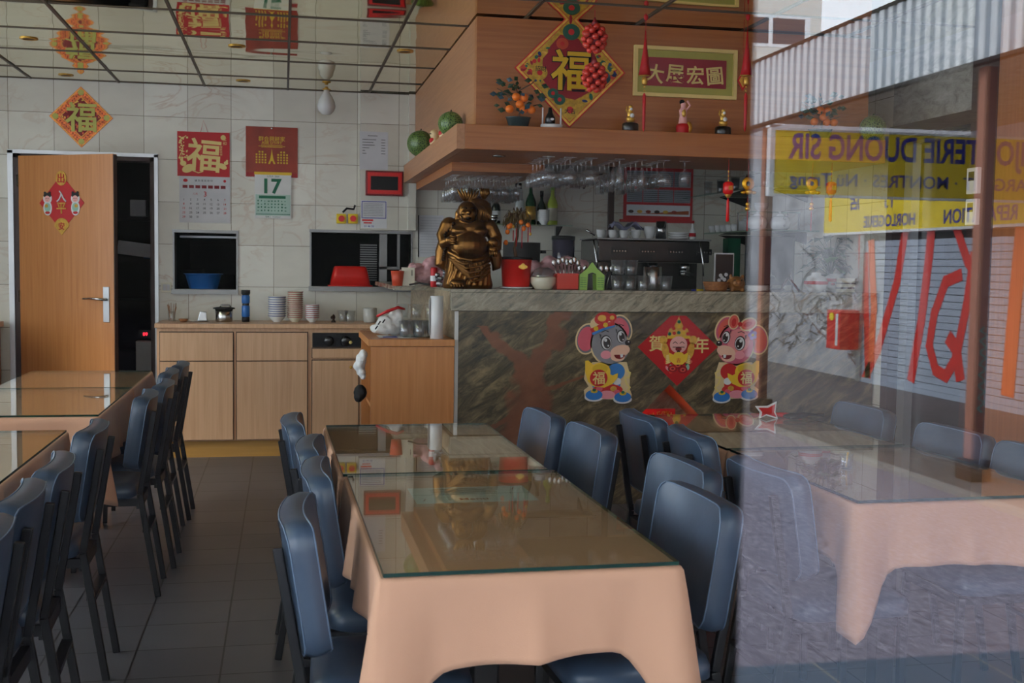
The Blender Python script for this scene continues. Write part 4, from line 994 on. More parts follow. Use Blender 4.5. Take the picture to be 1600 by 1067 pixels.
MB().use('cream_ceramic').rect(WF, c1[0]-.035, c1[1]-.035, c1[0]+.035, c1[1]+.035, .001, .012).build('plate', parent=t, bevel=.002); MB().use('grey_paper').rect(WF, c1[0]-.024, c1[1]-.022, c1[0]-.002, c1[1]+.022, .0125, .016).build('rocker', parent=t); MB().use('grey_paper').rect(WF, c1[0]+.002, c1[1]-.022, c1[0]+.024, c1[1]+.022, .0125, .016).build('rocker', parent=t)
# red diamond on the open door
def onleaf(px, py):
    d = R_*(px-800)+U_*(533.5-py)+F_*FPX; n_ = LEAFU.cross(Vector((0, 0, 1))); tt = (LEAFA-CAM).dot(n_)/d.dot(n_); p = CAM+d*tt; return ((p-LEAFA).dot(LEAFU), p.z)
dl = onleaf(62, 313)[0]; dr_ = onleaf(132, 313)[0]; zt = onleaf(97, 268)[1]; zb = onleaf(97, 366)[1]; dc = (dl+dr_)/2; zc = (zt+zb)/2; ra, rz_ = (dr_-dl)/2, (zt-zb)/2
t = thing('diamond_poster', DF(dc, zb, 0), 'small red diamond poster with two child figures on the open wooden door', 'poster')
b = MB().use('red_paper').prism([(dc, zb+.02), (dr_, zc), (dc, zt-.02), (dl, zc)], DF, .0005, .003); b.build('card', parent=t)
MB().use('gold').disc(DF, dc, zt-.045, .045, .05, .0035, .006).build('top_badge', parent=t); MB().use('gold').disc(DF, dc, zb+.055, .06, .055, .0035, .006, 0, 20, 0, 180).prism([(dc-.06, zb+.055), (dc, zb-.005), (dc+.06, zb+.055)], DF, .0035, .006).build('bottom_badge', parent=t)
g = MB().use('red_paper').text(DF, '出', dc, zt-.045, .07, .0065, .009, .01); g.use('grey_paper').text(DF, '入', dc, zc+.045, .085, .0035, .008, .012); g.use('gold').text(DF, '平', dc, zc-.035, .085, .0035, .008, .012); g.use('red_paper').text(DF, '安', dc, zb+.055, .055, .0065, .009, .01)
g.build('characters', parent=t)
for s in (-1, 1):
    k = MB(); cx, cz = dc+s*ra*.62, zc
    k.use('white_paper').disc(DF, cx, cz+.03, .036, .036, .0035, .006).disc(DF, cx, cz-.035, .036, .05, .0035, .006); k.use('soft_black').disc(DF, cx, cz+.052, .032, .018, .0062, .0075).disc(DF, cx-.02, cz+.068, .01, .01, .0062, .0078).disc(DF, cx+.02, cz+.068, .01, .01, .0062, .0078)
    mat('skin_pink', (232, 170, 160), .6); k.use('skin_pink').disc(DF, cx, cz+.028, .024, .022, .0076, .0084); k.use('soft_black').disc(DF, cx-.008, cz+.03, .003, .004, .0085, .009).disc(DF, cx+.008, cz+.03, .003, .004, .0085, .009); k.use('red_paper').disc(DF, cx, cz+.018, .005, .002, .0085, .009)
    k.use('pale_green').disc(DF, cx, cz-.03, .026, .03, .0062, .0072); k.use('gold').disc(DF, cx+s*.008, cz-.02, .014, .012, .0073, .0085); k.use('red_paper').disc(DF, cx, cz-.066, .02, .01, .0062, .0072)
    k.build('child_figure', parent=t)

# ---------------------------------------------------------------- stickers on the bar front
SF = Frame((0, YB-.0005, 0))
def bp_(px, py): p = at(px, py, y=YB); return (p.x, p.z)
mat('sticker_cream', (226, 200, 150), .5); mat('mouse_grey', (140, 138, 142), .5); mat('mouse_grey_dark', (112, 110, 116), .5); mat('ear_pink', (220, 96, 112), .5); mat('mouse_rose', (206, 92, 116), .5); mat('mouse_rose_light', (232, 140, 140), .5)
mat('ear_red', (224, 96, 80), .5); mat('muzzle_peach', (236, 188, 160), .5); mat('cheek_pink', (236, 150, 160), .5); mat('shoe_blue', (40, 120, 196), .4); mat('ingot_yellow', (240, 196, 50), .35); mat('cloth_red', (200, 36, 34), .5); mat('iris_brown', (50, 26, 22), .3); mat('robe_blue', (60, 130, 200), .5)
def mouse(m, px, py, name_label, grey):
    """m = 1 looks right, -1 looks left; (px,py) centre of the head"""
    cx, cz = bp_(px, py); s = 1/290.0   # metres per pixel at the bar front
    def D(b, x, y, rx, ry, h0, h1, rot=0, n=22, a0=0, a1=360): b.disc(SF, cx+m*x*s, cz-y*s, rx*s, ry*s, h0, h1, -m*rot if m > 0 else rot, n, a0, a1)
    def Pg(b, pts, h0, h1): b.prism([(cx+m*x*s, cz-y*s) for x, y in pts], SF, h0, h1)
    t = thing('mouse_cutout', (cx, YB, cz-.3), name_label, 'decoration', 'new year mice on the bar')
    # 1 px = about 3.4 mm; coordinates are in sticker units relative to the head centre (y down)
    e = MB().use('sticker_cream'); D(e, -38, -8, 19.5, 26, .0005, .003, 12); D(e, 20, -25, 18, 24, .0005, .003, -22)
    e.build('ear_outline', parent=t)
    for x, y, rx, ry, ro in ((-38, -8, 17, 23.5, 12), (20, -25, 15.5, 21.5, -22)):
        q = MB().use('mouse_grey_dark' if grey else 'mouse_rose'); D(q, x, y, rx, ry, .0031, .0042, ro); q.use('ear_pink' if grey else 'ear_red'); D(q, x-1, y, rx*.86, ry*.86, .0043, .005, ro); q.build('ear', parent=t)
    o = MB().use('sticker_cream'); D(o, 0, 0, 33, 36, .0031, .005, 0); Pg(o, [(-40, 40), (-28, 30), (30, 30), (36, 50), (36, 74), (40, 84), (38, 93), (-40, 90), (-42, 76), (-34, 70), (-42, 58)], .0031, .005); o.build('outline', parent=t)
    h = MB().use('mouse_grey' if grey else 'mouse_rose'); D(h, 0, 0, 30.5, 33, .0051, .0065); D(h, 8, 12, 24, 20, .0051, .0068); h.use('mouse_grey' if grey else 'mouse_rose_light'); D(h, -3, -6, 20, 20, .0069, .0072)
    h.build('head', parent=t)
    u_ = MB().use('muzzle_peach'); D(u_, 18, 12, 17, 10, .0073, .0085, -15); D(u_, 14, 22, 12, 7, .0073, .0086); u_.use('cheek_pink'); D(u_, -6, 18, 9, 7, .0073, .008)
    u_.use('dark_red'); D(u_, 17, 18, 9, 7, .0087, .0091, 0, 22, 180, 360); u_.use('white_paper'); Pg(u_, [(18, 17.5), (23, 16.5), (23, 22), (19, 22.5)], .0092, .0096); u_.use('near_black'); D(u_, 31, -2, 5.2, 4.6, .0087, .0105); u_.use('white_paper'); D(u_, 32, -3.5, 1.4, 1, .0106, .0109)
    u_.build('muzzle', parent=t)
    for x, y, rx, ry in ((-6, -2, 9.5, 12.5), (19, -12, 7.5, 11)):
        w = MB().use('near_black'); D(w, x, y, rx, ry, .0073, .0082, -8); w.use('white_paper'); D(w, x+.5, y+.5, rx*.86, ry*.88, .0083, .0087, -8); w.use('iris_brown'); D(w, x+1.5, y+1, rx*.66, ry*.72, .0088, .0092, -8); w.use('near_black'); D(w, x+1.8, y+1, rx*.45, ry*.55, .0093, .0096, -8); w.use('white_paper'); D(w, x-1, y-4, rx*.26, ry*.22, .0097, .01); D(w, x+3.5, y+5, rx*.14, ry*.12, .0097, .01)
        w.use('near_black'); 
        for q in range(3): Pg(w, [(x-rx*.9-q*.6, y-ry*(.5+.18*q)), (x-rx*1.35, y-ry*(.75+.2*q)), (x-rx*.8, y-ry*(.6+.2*q))], .0073, .008)
        w.line(SF, [(cx+m*(x-8)*s, cz-(y-17)*s), (cx+m*(x-2)*s, cz-(y-20)*s), (cx+m*(x+4)*s, cz-(y-18)*s)], 1.3*s, .0073, .0078); w.build('eye', parent=t)
    c = MB()
    if grey:   # red and gold cap
        c.use('sticker_cream'); D(c, -14, -36, 21, 12, .0073, .0085, -18); c.use('cloth_red'); D(c, -13, -42, 14, 10, .0086, .0096, -18); D(c, 3, -43, 8, 7, .0086, .0095); c.use('gold'); D(c, -14, -42, 7, 5.5, .0097, .0102); D(c, 3, -43, 4, 3.5, .0097, .0102); c.use('cloth_red'); Pg(c, [(-34, -24), (-16, -33), (6, -37), (8, -31), (-12, -26), (-31, -18)], .0103, .0112); c.use('robe_blue'); Pg(c, [(-31, -18), (-12, -26), (8, -31), (8, -28), (-11, -22), (-29, -14)], .0103, .0112); c.use('yellow_gold'); D(c, -24, -25, 4, 4, .0113, .0118); D(c, -8, -31, 4, 4, .0113, .0118)
        c.build('cap', parent=t)
    else:      # bow and flower
        c.use('sticker_cream'); D(c, 6, -38, 10, 13, .0073, .0085, -8); D(c, -20, -34, 16, 11, .0073, .0085, 20); c.use('ear_red'); D(c, 6, -38, 8, 11, .0086, .0098, -8); D(c, -20, -34, 13.5, 8.5, .0086, .0098, 20); c.use('cloth_red'); D(c, 6, -37, 4, 7, .0099, .0104, -8); D(c, -19, -34, 8, 4, .0099, .0104, 20); D(c, -5, -34, 4, 4, .0099, .0106)
        c.build('bow', parent=t)
        fl = MB(); mat('flower_violet', (150, 110, 190), .5)
        for q in range(5): fl.use('flower_violet'); D(fl, -28+5*math.cos(q*1.257), -16+5*math.sin(q*1.257), 3.4, 3.4, .0099, .0105+q*.0001)
        fl.use('yellow_gold'); D(fl, -28, -16, 2.4, 2.4, .0113, .0118); fl.build('flower', parent=t)
    g = MB().use('robe_blue' if grey else 'cloth_red'); D(g, 12, 46, 15, 14, .0052, .0064); D(g, -4, 68, 24, 16, .0052, .0063); g.use('white_paper'); D(g, 14, 62, 7, 6, .0065, .0075); g.use('cloth_red'); D(g, -2, 76, 26, 10, .0065, .0072)
    for q, (x, y) in enumerate(((-16, 74), (-4, 70), (8, 74), (14, 80), (-10, 82), (2, 82))): g.use(('ear_pink', 'cloth_red', 'gold')[q % 3]); D(g, x, y, 5.5, 4.5, .0076, .008+q*.0001)
    g.use('cheek_pink'); D(g, -3, 84, 14, 7, .0085, .0092); g.build('robe', parent=t)
    g = MB().use('pale_gold'); g.line(SF, [(cx+m*a*s, cz-b_*s) for a, b_ in ((30, 44), (36, 48), (34, 56), (27, 55), (30, 66), (36, 72), (31, 80))], 3*s, .0076, .0086); g.build('tail', parent=t)
    g = MB().use('ingot_yellow'); Pg(g, [(-41, 28), (-36, 27), (-28, 34), (6, 52), (15, 48), (14, 56), (6, 66), (-8, 72), (-26, 70), (-36, 62), (-41, 46)], .0095, .012); D(g, -16, 46, 18, 15, .0121, .0135); g.use('yellow_gold'); D(g, -16, 41, 13, 8, .0136, .014); g.build('gold_ingot', parent=t)
    g = MB().use('cloth_red'); D(g, -18, 56, 15, 14, .0141, .015); g.use('pale_gold').text(SF, '福', cx-m*18*s, cz-56*s, 22*s, .0151, .0162, .012); g.build('lucky_badge', parent=t)
    for x, y in ((-25, 84), (24, 88)):
        g = MB().use('white_paper'); D(g, x, y+4, 16, 7, .0076, .0088); g.use('shoe_blue'); D(g, x, y, 14.5, 8.5, .0089, .0105); g.use('yellow_gold'); D(g, x, y-6, 6, 3, .0106, .0112); g.use('ink_green'); D(g, x, y-8, 3, 2.4, .0113, .0118); g.build('shoe', parent=t)
mouse(1, 952, 537, 'cardboard grey mouse with red cap, left of the red diamond on the bar', True)
mouse(-1, 1150, 538, 'cardboard pink mouse with a bow, right of the red diamond on the bar', False)
c0 = bp_(1059, 542); rx, rz2 = bp_(1121, 542)[0]-c0[0], bp_(1059, 481)[1]-c0[1]
t = thing('diamond_poster', (c0[0], YB, c0[1]-rz2), 'bright red diamond poster with a laughing figure in gold headdress, on the bar', 'poster')
MB().use('red_paper').prism([(c0[0], c0[1]-rz2), (c0[0]+rx, c0[1]), (c0[0]+.045, c0[1]+rz2-.045), (c0[0]-.045, c0[1]+rz2-.045), (c0[0]-rx, c0[1])], SF, .0005, .003).build('card', parent=t)
s = 1/290.0
def D(b, x, y, rx_, ry_, h0, h1, rot=0, n=20): b.disc(SF, c0[0]+x*s, c0[1]-y*s, rx_*s, ry_*s, h0, h1, rot, n)
b = MB().use('pale_gold').text(SF, '賀', c0[0]-37*s, c0[1]+6*s, 28*s, .0031, .006, .012).text(SF, '年', c0[0]+41*s, c0[1]+3*s, 28*s, .0031, .006, .012); b.build('characters', parent=t)
b = MB().use('cloth_red'); D(b, 0, 10, 26, 22, .0031, .006); b.use('gold'); D(b, -22, 6, 6, 14, .0061, .008, 10); D(b, 22, 6, 6, 14, .0061, .008, -10); D(b, -26, -12, 7, 7, .0061, .008); D(b, 26, -12, 7, 7, .0061, .008); b.use('pale_gold')
for q in range(5): D(b, -17, 14+q*3, 5, 1.4, .0081, .009+.0001*q, 20); D(b, 17, 14+q*3, 5, 1.4, .0081, .009+.0001*q, -20)
b.build('robe', parent=t)
b = MB().use('gold'); b.prism([(c0[0]+x*s, c0[1]-y*s) for x, y in ((-20, -18), (-16, -30), (-8, -34), (0, -50), (8, -34), (16, -30), (20, -18))], SF, .0061, .010)
for x, y in ((-16, -22), (-8, -23), (0, -24), (8, -23), (16, -22), (-9, -31), (0, -34), (9, -31), (0, -42)): b.use(random.choice(['cloth_red', 'ink_green', 'yellow_gold'])); D(b, x, y, 3, 3, .0101, .0125)
b.use('yellow_gold').rect(SF, c0[0]-20*s, c0[1]+14*s, c0[0]+20*s, c0[1]+18*s, .0101, .0115); b.build('headdress', parent=t)
b = MB().use('skin_pink'); D(b, 0, -4, 15, 14, .0101, .0125); b.use('near_black'); b.line(SF, [(c0[0]+x*s, c0[1]-y*s) for x, y in ((-10, -6), (-6, -9), (-2, -6))], 1*s, .0126, .013); b.line(SF, [(c0[0]+x*s, c0[1]-y*s) for x, y in ((2, -6), (6, -9), (10, -6))], 1*s, .0126, .013); b.use('dark_red'); D(b, 0, 3, 5.5, 4, .0126, .013); b.use('near_black').line(SF, [(c0[0]+x*s, c0[1]-y*s) for x, y in ((-10, 0), (-4, 0), (0, 1), (4, 0), (10, 0))], 1.2*s, .0131, .0135); D(b, 0, 9, 3, 4, .0126, .0132)
b.build('face', parent=t)
b = MB().use('ingot_yellow'); b.prism([(c0[0]+x*s, c0[1]-y*s) for x, y in ((-17, 9), (-8, 13), (8, 13), (17, 9), (15, 22), (7, 29), (-7, 29), (-15, 22))], SF, .0131, .017); D(b, 0, 13, 9, 5, .0171, .0185); b.use('cloth_red').text(SF, '吉', c0[0], c0[1]-22*s, 8*s, .0171, .018, .01); b.build('gold_ingot', parent=t)
b = MB(); rr = random.Random(6)
for q in range(26):
    x = rr.uniform(-24, 24); y = rr.uniform(24, 46); 
    if abs(x)+y > 55: continue
    b.use(rr.choice(['cloth_red', 'spray_red', 'ear_red', 'pale_green', 'ink_green', 'cheek_pink'])); D(b, x, y, rr.uniform(2, 6), rr.uniform(2, 4), .0031, .004+q*.00008, rr.uniform(0, 180), 9)
for x, y in ((-9, 36), (9, 38), (0, 30)): 
    for q in range(4): b.use(('dark_red', 'red_paper', 'ear_red', 'dark_red')[q]); D(b, x, y, 8-1.8*q, 6-1.4*q, .0065+.0006*q, .007+.0006*q)
b.build('peonies', parent=t)

# ---------------------------------------------------------------- back bar, shelves and the coffee machine
ZB = 1.222
def put(o, x, y, z, rz=0): o.location = (x, y, z); o.rotation_euler = (0, 0, rz); return o
bc = thing('back_counter', (2.2, 7.6, 0), 'dark work counter behind the bar carrying the coffee machine', 'counter')
MB().use('kitchen_dark').box(1.25, 3.4, 7.35, 8.2, 0, 1.0).build('body', parent=bc); MB().use('brushed_steel').box(1.22, 3.44, 7.3, 8.25, 1.001, 1.03).build('top', parent=bc)
ZK = 1.031
def shelf(px0, px1, py, y, m, label, d=.22, th=.008, name='glass_shelf'):
    a = at(px0, py, y=y); b_ = at(px1, py, y=y); t = thing(name, ((a.x+b_.x)/2, y, a.z), label, 'shelf')
    MB().use(m).box(a.x, b_.x, y, YW-.06 if d is None else y+d, a.z-th, a.z).build('board', parent=t)
    for px in (a.x+.08, b_.x-.08): MB().use('soft_black').prism([(0, 0), (.18, 0), (0, -.09)], Frame((px, YW-.062, a.z-th-.001), (0, -1, 0)), -.006, .006).build('bracket', parent=t)
    return a.z
zs = shelf(756, 895, 349, 8.25, 'shelf_glass', 'glass bottle shelf on the back wall left of the coffee machine')
zu = shelf(800, 942, 267, 8.2, 'soft_black', 'dark upper shelf behind the hanging wine glasses', name='wall_shelf')
p = at(955, 300, y=8.42); o = MB().use('dark_brown').box(p.x-.02, p.x+.02, 8.40, 8.44, 1.04, 2.25).build('upright_rail'); tag(o, 'dark vertical rail on the back wall left of the red calendar', 'rail')
# bottles
mat('bottle_green', (20, 70, 36), .12, coat=.5); mat('bottle_dark', (22, 30, 24), .12, coat=.5); mat('bottle_blue', (50, 80, 120), .15, coat=.5); mat('bottle_clear', (190, 196, 190), .12); mat('bottle_yellow', (170, 186, 70), .15, coat=.4); mat('label_white', (220, 220, 214), .6)
def bottle(px, top, m, cap, lab, label, r=.034, y=8.42, z=None, neck=.4):
    h = at(px, top, y=y).z-(z or zs); x = at(px, 340, y=y).x; t = thing('bottle', (0, 0, 0), label, 'bottle', 'bottles on the glass shelf')
    MB().use(m).lathe([(r*.9, 0), (r, .008), (r, h*(1-neck-.08)), (r*.8, h*(1-neck)), (r*.36, h*(1-neck*.7)), (r*.32, h-.03), (0, h-.03)], (0, 0, 0), 20).build('glass_body', parent=t)
    MB().use(cap).lathe([(r*.4, h-.045), (r*.42, h), (0, h)], (0, 0, 0), 14).build('cap', parent=t)
    MB().use(lab).lathe([(r*1.015, h*.12), (r*1.02, h*.12), (r*1.02, h*.42), (r*1.015, h*.42)], (0, 0, 0), 20).build('label', parent=t)
    put(t, x, y, z or zs)
bottle(760, 292, 'bottle_blue', 'red_paper', 'sign_blue', 'blue-labelled bottle with a red cap just right of the statue head')
bottle(775, 300, 'bottle_dark', 'soft_black', 'label_white', 'dark bottle with a white label between the statue and the dried tree')
bottle(812, 286, 'bottle_clear', 'steel', 'label_white', 'clear bottle with silver cap behind the dried tree')
bottle(829, 282, 'bottle_green', 'red_paper', 'gold', 'tall green bottle with red neck and gold label', .04)
bottle(846, 298, 'bottle_dark', 'soft_black', 'label_white', 'dark bottle with white label right of the tall green bottle')
bottle(863, 288, 'bottle_yellow', 'lime_plastic', 'cream_ceramic', 'yellow-green bottle at the right end of the glass shelf', .04)
ORD = ['lowest', 'second', 'third', 'fourth', 'fifth', 'sixth', 'seventh', 'eighth', 'ninth', 'tenth', 'eleventh', 'twelfth', 'topmost']
def ordn(k, n): return 'topmost' if k == n-1 else ('lowest' if k == 0 else ORD[k]+' from the bottom')
def ordf(k, n=99): return 'nearest' if k == 0 else ('farthest' if k == n-1 else ORD[k]+' nearest')
def bowlstack(px, z, y, r, n, m, label, grp, dz=.014, h=.045, name='bowl', m2=None, tilt=0, cat='bowl'):
    x = at(px, 400, y=y).x; p0 = None
    for k in range(n):
        if p0 is None:
            b = MB().use(m).lathe([(r*.45, 0), (r*.45, .004), (r*.8, h*.5), (r, h), (r*.97, h), (r*.75, h*.52), (r*.4, .008), (0, .008)], (0, 0, 0), 24)
            if m2: b.use(m2).lathe([(r*.93, h*.80), (r*1.012, h*.84), (r*1.02, h*.92), (r*1.0, h*.93)], (0, 0, 0), 24)
            o = b.build(name, loc=(0, 0, 0)); p0 = o
        else: o = p0.copy(); COL.objects.link(o)
        o.location = (x+tilt*k*.01, y, z+k*dz); o.rotation_euler = (0, tilt*.1*(k == n-1), random.random()*6)
        tag(o, label+', '+ordn(k, n), cat, grp)
bowlstack(849, zs, 8.31, .042, 6, 'white_ceramic', 'white bowl on the glass shelf by the green bottle', 'white bowls on the glass shelf', .0135)
bowlstack(771, zs, 8.27, .034, 2, 'steel', 'small metal bowl at the left end of the glass shelf', 'metal bowls on the glass shelf', .02)
# cooking pot and grinder behind the bar
x = at(815, 390, y=7.5).x; t = thing('stock_pot', (x, 7.5, ZK), 'large steel stock pot behind the red flower pot', 'pot')
z1 = at(815, 379, y=7.5).z; MB().use('brushed_steel').lathe([(.12, 0), (.125, .005), (.125, z1-ZK), (.13, z1-ZK), (.119, z1-ZK), (.119, .01), (0, .01)], (x, 7.5, ZK), 32).build('body', parent=t); MB().use('soft_black').box(x+.13, x+.16, 7.46, 7.54, z1-.07, z1-.05).build('handle', parent=t)
x = at(880, 390, y=7.5).x; t = thing('coffee_grinder', (x, 7.5, ZK), 'coffee grinder with smoky hopper and black lid behind the pink towel', 'grinder'); z1 = at(880, 369, y=7.5).z
mat('smoky_plastic', (74, 70, 84), .15, coat=.3)
MB().use('soft_black').box(x-.06, x+.06, 7.42, 7.58, ZK, ZK+.28).build('body', parent=t, bevel=.01); MB().use('smoky_plastic').lathe([(.05, ZK+.281), (.075, ZK+.34), (.077, z1-.025), (0, z1-.025)], (x, 7.5, 0), 24).build('hopper', parent=t); MB().use('black').lathe([(.08, z1-.024), (.08, z1), (.05, z1+.004), (0, z1+.004)], (x, 7.5, 0), 24).build('lid', parent=t)
# espresso machine
YM = 7.4; a = at(930, 371, y=YM); b_ = at(1108, 430, y=YM); MXL, MXR, MZT = a.x, b_.x, a.z
t = thing('espresso_machine', ((MXL+MXR)/2, YM, ZK), 'wide black espresso machine with cups warming on top', 'coffee machine')
MB().use('near_black').box(MXL+.02, MXR, YM, YM+.45, MZT-.16, MZT-.012).build('body', parent=t, bevel=.008)
MB().use('near_black').box(MXL+.05, MXR-.03, YM+.16, YM+.44, ZK+.06, MZT-.162).build('lower_body', parent=t); MB().use('soft_black').box(MXL+.03, MXR-.01, YM+.0, YM+.44, ZK, ZK+.055).build('drip_tray', parent=t, bevel=.005)
MB().use('brushed_steel').box(MXL+.01, MXR+.005, YM-.01, YM+.45, MZT-.010, MZT).build('cup_tray', parent=t)
pf = Frame((0, YM-.001, 0))
for k in range(4):
    c_ = MXL+.17+.2*k; q = MB().use('black').rect(pf, c_-.055, MZT-.105, c_+.055, MZT-.065, 0, .006); q.use('steel')
    for j in range(5): q.disc(pf, c_-.04+.02*j, MZT-.088, .005, .005, .0065, .009, n=10)
    q.build('button_panel', parent=t)
for k in range(3):
    c_ = MXL+.2+.23*k
    q = MB().use('steel').cyl((c_, YM+.07, MZT-.163), (c_, YM+.07, MZT-.22), .034); q.build('brew_group', parent=t)
    MB().use('steel').cyl((c_, YM+.07, MZT-.221), (c_, YM+.07, MZT-.25), .037).use('soft_black').tube([(c_, YM+.03, MZT-.235), (c_+.01, YM-.1, MZT-.245)], [.012, .015]).build('portafilter', parent=t)
for s, xx in ((1, MXL-.015), (-1, MXR-.08)): MB().use('steel').tube([(xx+.05*s*0, YM-.02, MZT-.02), (xx, YM-.04, MZT-.06), (xx+.015, YM-.05, MZT-.16), (xx+.02, YM-.05, MZT-.25)], .006).build('steam_wand', parent=t)
MB().use('steel').tube([(MXL, YM+.01, MZT+.015), (MXL-.06, YM+.01, MZT+.05)], .006).tube([(MXL+.02, YM+.005, MZT-.012), (MXL+.04, YM+.005, MZT-.15)], .005).build('side_rail', parent=t)
def cup(px, y, z, r, h, label, grp, m='white_ceramic', handle=1, cat='cup', name='coffee_cup', src=None, rz=0):
    x = at(px, 360, y=y).x
    t = thing(name, (0, 0, 0), label, cat, grp)
    MB().use(m).lathe([(r*.6, 0), (r*.65, .003), (r*.95, h*.5), (r, h), (r*.93, h), (r*.88, h*.5), (r*.5, .006), (0, .006)], (0, 0, 0), 20).build('body', parent=t)
    if handle: MB().use(m).tube([(r*.95, 0, h*.8), (r*1.35, 0, h*.8), (r*1.5, 0, h*.55), (r*1.3, 0, h*.3), (r*.85, 0, h*.25)], .004, 6).build('handle', parent=t)
    put(t, x, y, z, rz); return t
for i, (px, yo, w) in enumerate(((939, .1, .032), (957, .1, .03), (943, .3, .03), (962, .3, .03), (975, .1, .032))): cup(px, YM+yo, MZT+.001, w, .055, 'small white coffee cup on the espresso machine, '+('far left in front', 'second from left in front', 'far left at the back', 'second at the back', 'third from left in front')[i], 'coffee cups on the left of the machine', rz=1.6)
cup(994, YM+.12, MZT+.001, .034, .06, 'white cup in the middle of the espresso machine top', 'coffee cups on the middle of the machine', rz=3)
cup(1015, YM+.14, MZT+.001, .04, .085, 'tall white mug right of centre on the espresso machine', None, name='mug', cat='mug', rz=.3)
o = MB().use('steel').lathe([(.036, 0), (.036, .12), (.034, .12), (.034, .004), (0, .004)], (0, 0, 0), 20).build('milk_jug', loc=(0, 0, 0)); put(o, at(1033, 360, y=YM+.12).x, YM+.12, MZT+.001); tag(o, 'tall shiny steel jug on top of the espresso machine', 'jug')
b = MB().use('white_ceramic').lathe([(.03, 0), (.055, .004), (.075, .016), (.072, .016), (.05, .008), (0, .008)], (0, 0, 0), 24).build('saucer', loc=(0, 0, 0)); put(b, at(1060, 360, y=YM+.14).x, YM+.14, MZT+.001); tag(b, 'white saucer lowest of three on the espresso machine', 'saucer', 'saucers on the machine')
for k in (1, 2): c_ = b.copy(); COL.objects.link(c_); c_.location.z += .016*k; tag(c_, ('white saucer in the middle of three on the espresso machine', 'white saucer topmost of three on the espresso machine')[k-1], 'saucer', 'saucers on the machine')
o = MB().use('white_plastic').lathe([(.022, 0), (.025, .01), (.02, .06), (.009, .08), (.008, .11), (0, .11)], (0, 0, 0), 16); o.use('red_paper').lathe([(.0245, .02), (.0252, .02), (.0235, .045), (.0225, .045)], (0, 0, 0), 16); o = o.build('spray_bottle', loc=(0, 0, 0)); put(o, at(1082, 360, y=YM+.12).x, YM+.12, MZT+.001); tag(o, 'small white bottle with red label at the right end of the machine top', 'bottle')
rag = MB().use('smoky_plastic'); P = [[(at(955, 350, y=YM+.3).x+.022*i, YM+.22+.03*j, MZT+.088+.02*math.sin(i*1.1)+.015*math.cos(j*1.7+i)) for j in range(6)] for i in range(11)]
mat('towel_lilac', (150, 148, 172), .9); rag.mats = ['towel_lilac']; tag(rag.grid(P).build('cloth', solid=.004), 'crumpled lilac-grey cloth lying over the cups on the machine', 'cloth')
# red annual calendar on the back wall
a = at(975, 262, y=YW); b_ = at(1081, 345, y=YW); t = thing('wall_calendar', ((a.x+b_.x)/2, YW, b_.z), 'red bordered wall planner with two grids and a food photo, behind the bar', 'calendar')
a.z += .10
q = MB().use('red_paper').rect(WF, a.x, b_.z, b_.x, a.z, .002, .006); q.build('board', parent=t); mat('planner_grey', (150, 152, 158), .7); mat('planner_orange', (170, 82, 40), .6)
q = MB().use('planner_grey').rect(WF, a.x+.025, a.z-.24, b_.x-.02, a.z-.12, .0065, .008).rect(WF, a.x+.025, a.z-.36, b_.x-.02, a.z-.26, .0065, .008); q.use('white_paper').rect(WF, a.x+.025, b_.z+.03, b_.x-.02, a.z-.38, .0065, .008); q.use('planner_orange').prism([(a.x+.04, b_.z+.045), (b_.x-.03, b_.z+.045), (b_.x-.03, b_.z+.075), (a.x+.2, b_.z+.05)], WF, .0085, .009)
for k in range(6): q.use(('dark_brown', 'gold', 'card_brown')[k % 3]).disc(WF, a.x+.06+.07*k, b_.z+.062, .022, .012, .0085, .0092)
q.use('soft_black')
for k in range(7): q.rect(WF, a.x+.03, a.z-.135-.015*k, b_.x-.025, a.z-.138-.015*k, .0085, .0088)
for k in range(6): q.rect(WF, a.x+.03, a.z-.275-.015*k, b_.x-.025, a.z-.278-.015*k, .0085, .0088)
q.use('red_paper')
for k in range(1, 4): q.rect(WF, a.x+.025+.125*k, a.z-.36, a.x+.03+.125*k, a.z-.12, .0089, .0095)
q.build('printed_grids', parent=t); MB().use('red_paper').rect(WF, a.x-.03, b_.z-.02, b_.x+.01, b_.z, .002, .03).build('bottom_ledge', parent=t)
# glass shelves on the right wall behind the bar
xF = 3.03
for k, (px, py, lb) in enumerate(((1067, 309, 'upper glass shelf on the right wall behind the bar'), (1100, 364, 'lower glass shelf with teapots on the right wall behind the bar'))):
    p = at(px, py, x=xF); t = thing('glass_shelf', (3.2, 7.6, p.z), lb, 'shelf'); MB().use('shelf_glass').box(xF, 3.44, 6.95, min(p.y, YW-.02), p.z-.01, p.z).build('board', parent=t)
    for yy in (7.15, 8.1): MB().use('soft_black').prism([(0, 0), (-.25, 0), (0, -.08)], Frame((3.445, yy, p.z-.011), (1, 0, 0)), -.006, .006).build('bracket', parent=t)
    if k == 0: ZS1 = p.z
    else: ZS2 = p.z
tm = None
for i in range(9):
    y = 7.05+.13*i; b = None
    if tm is None: tm = MB().use('drinking_glass').lathe([(.026, 0), (.028, .003), (.033, .1), (.031, .1), (.026, .008), (0, .008)], (0, 0, 0), 16).build('drinking_glass', loc=(0, 0, 0)); o = tm
    else: o = tm.copy(); COL.objects.link(o)
    put(o, 3.10+.05*(i % 2), y, ZS1+.001); tag(o, 'clear tumbler on the upper right glass shelf, '+ordf(i, 9), 'glass', 'tumblers on the upper right shelf')
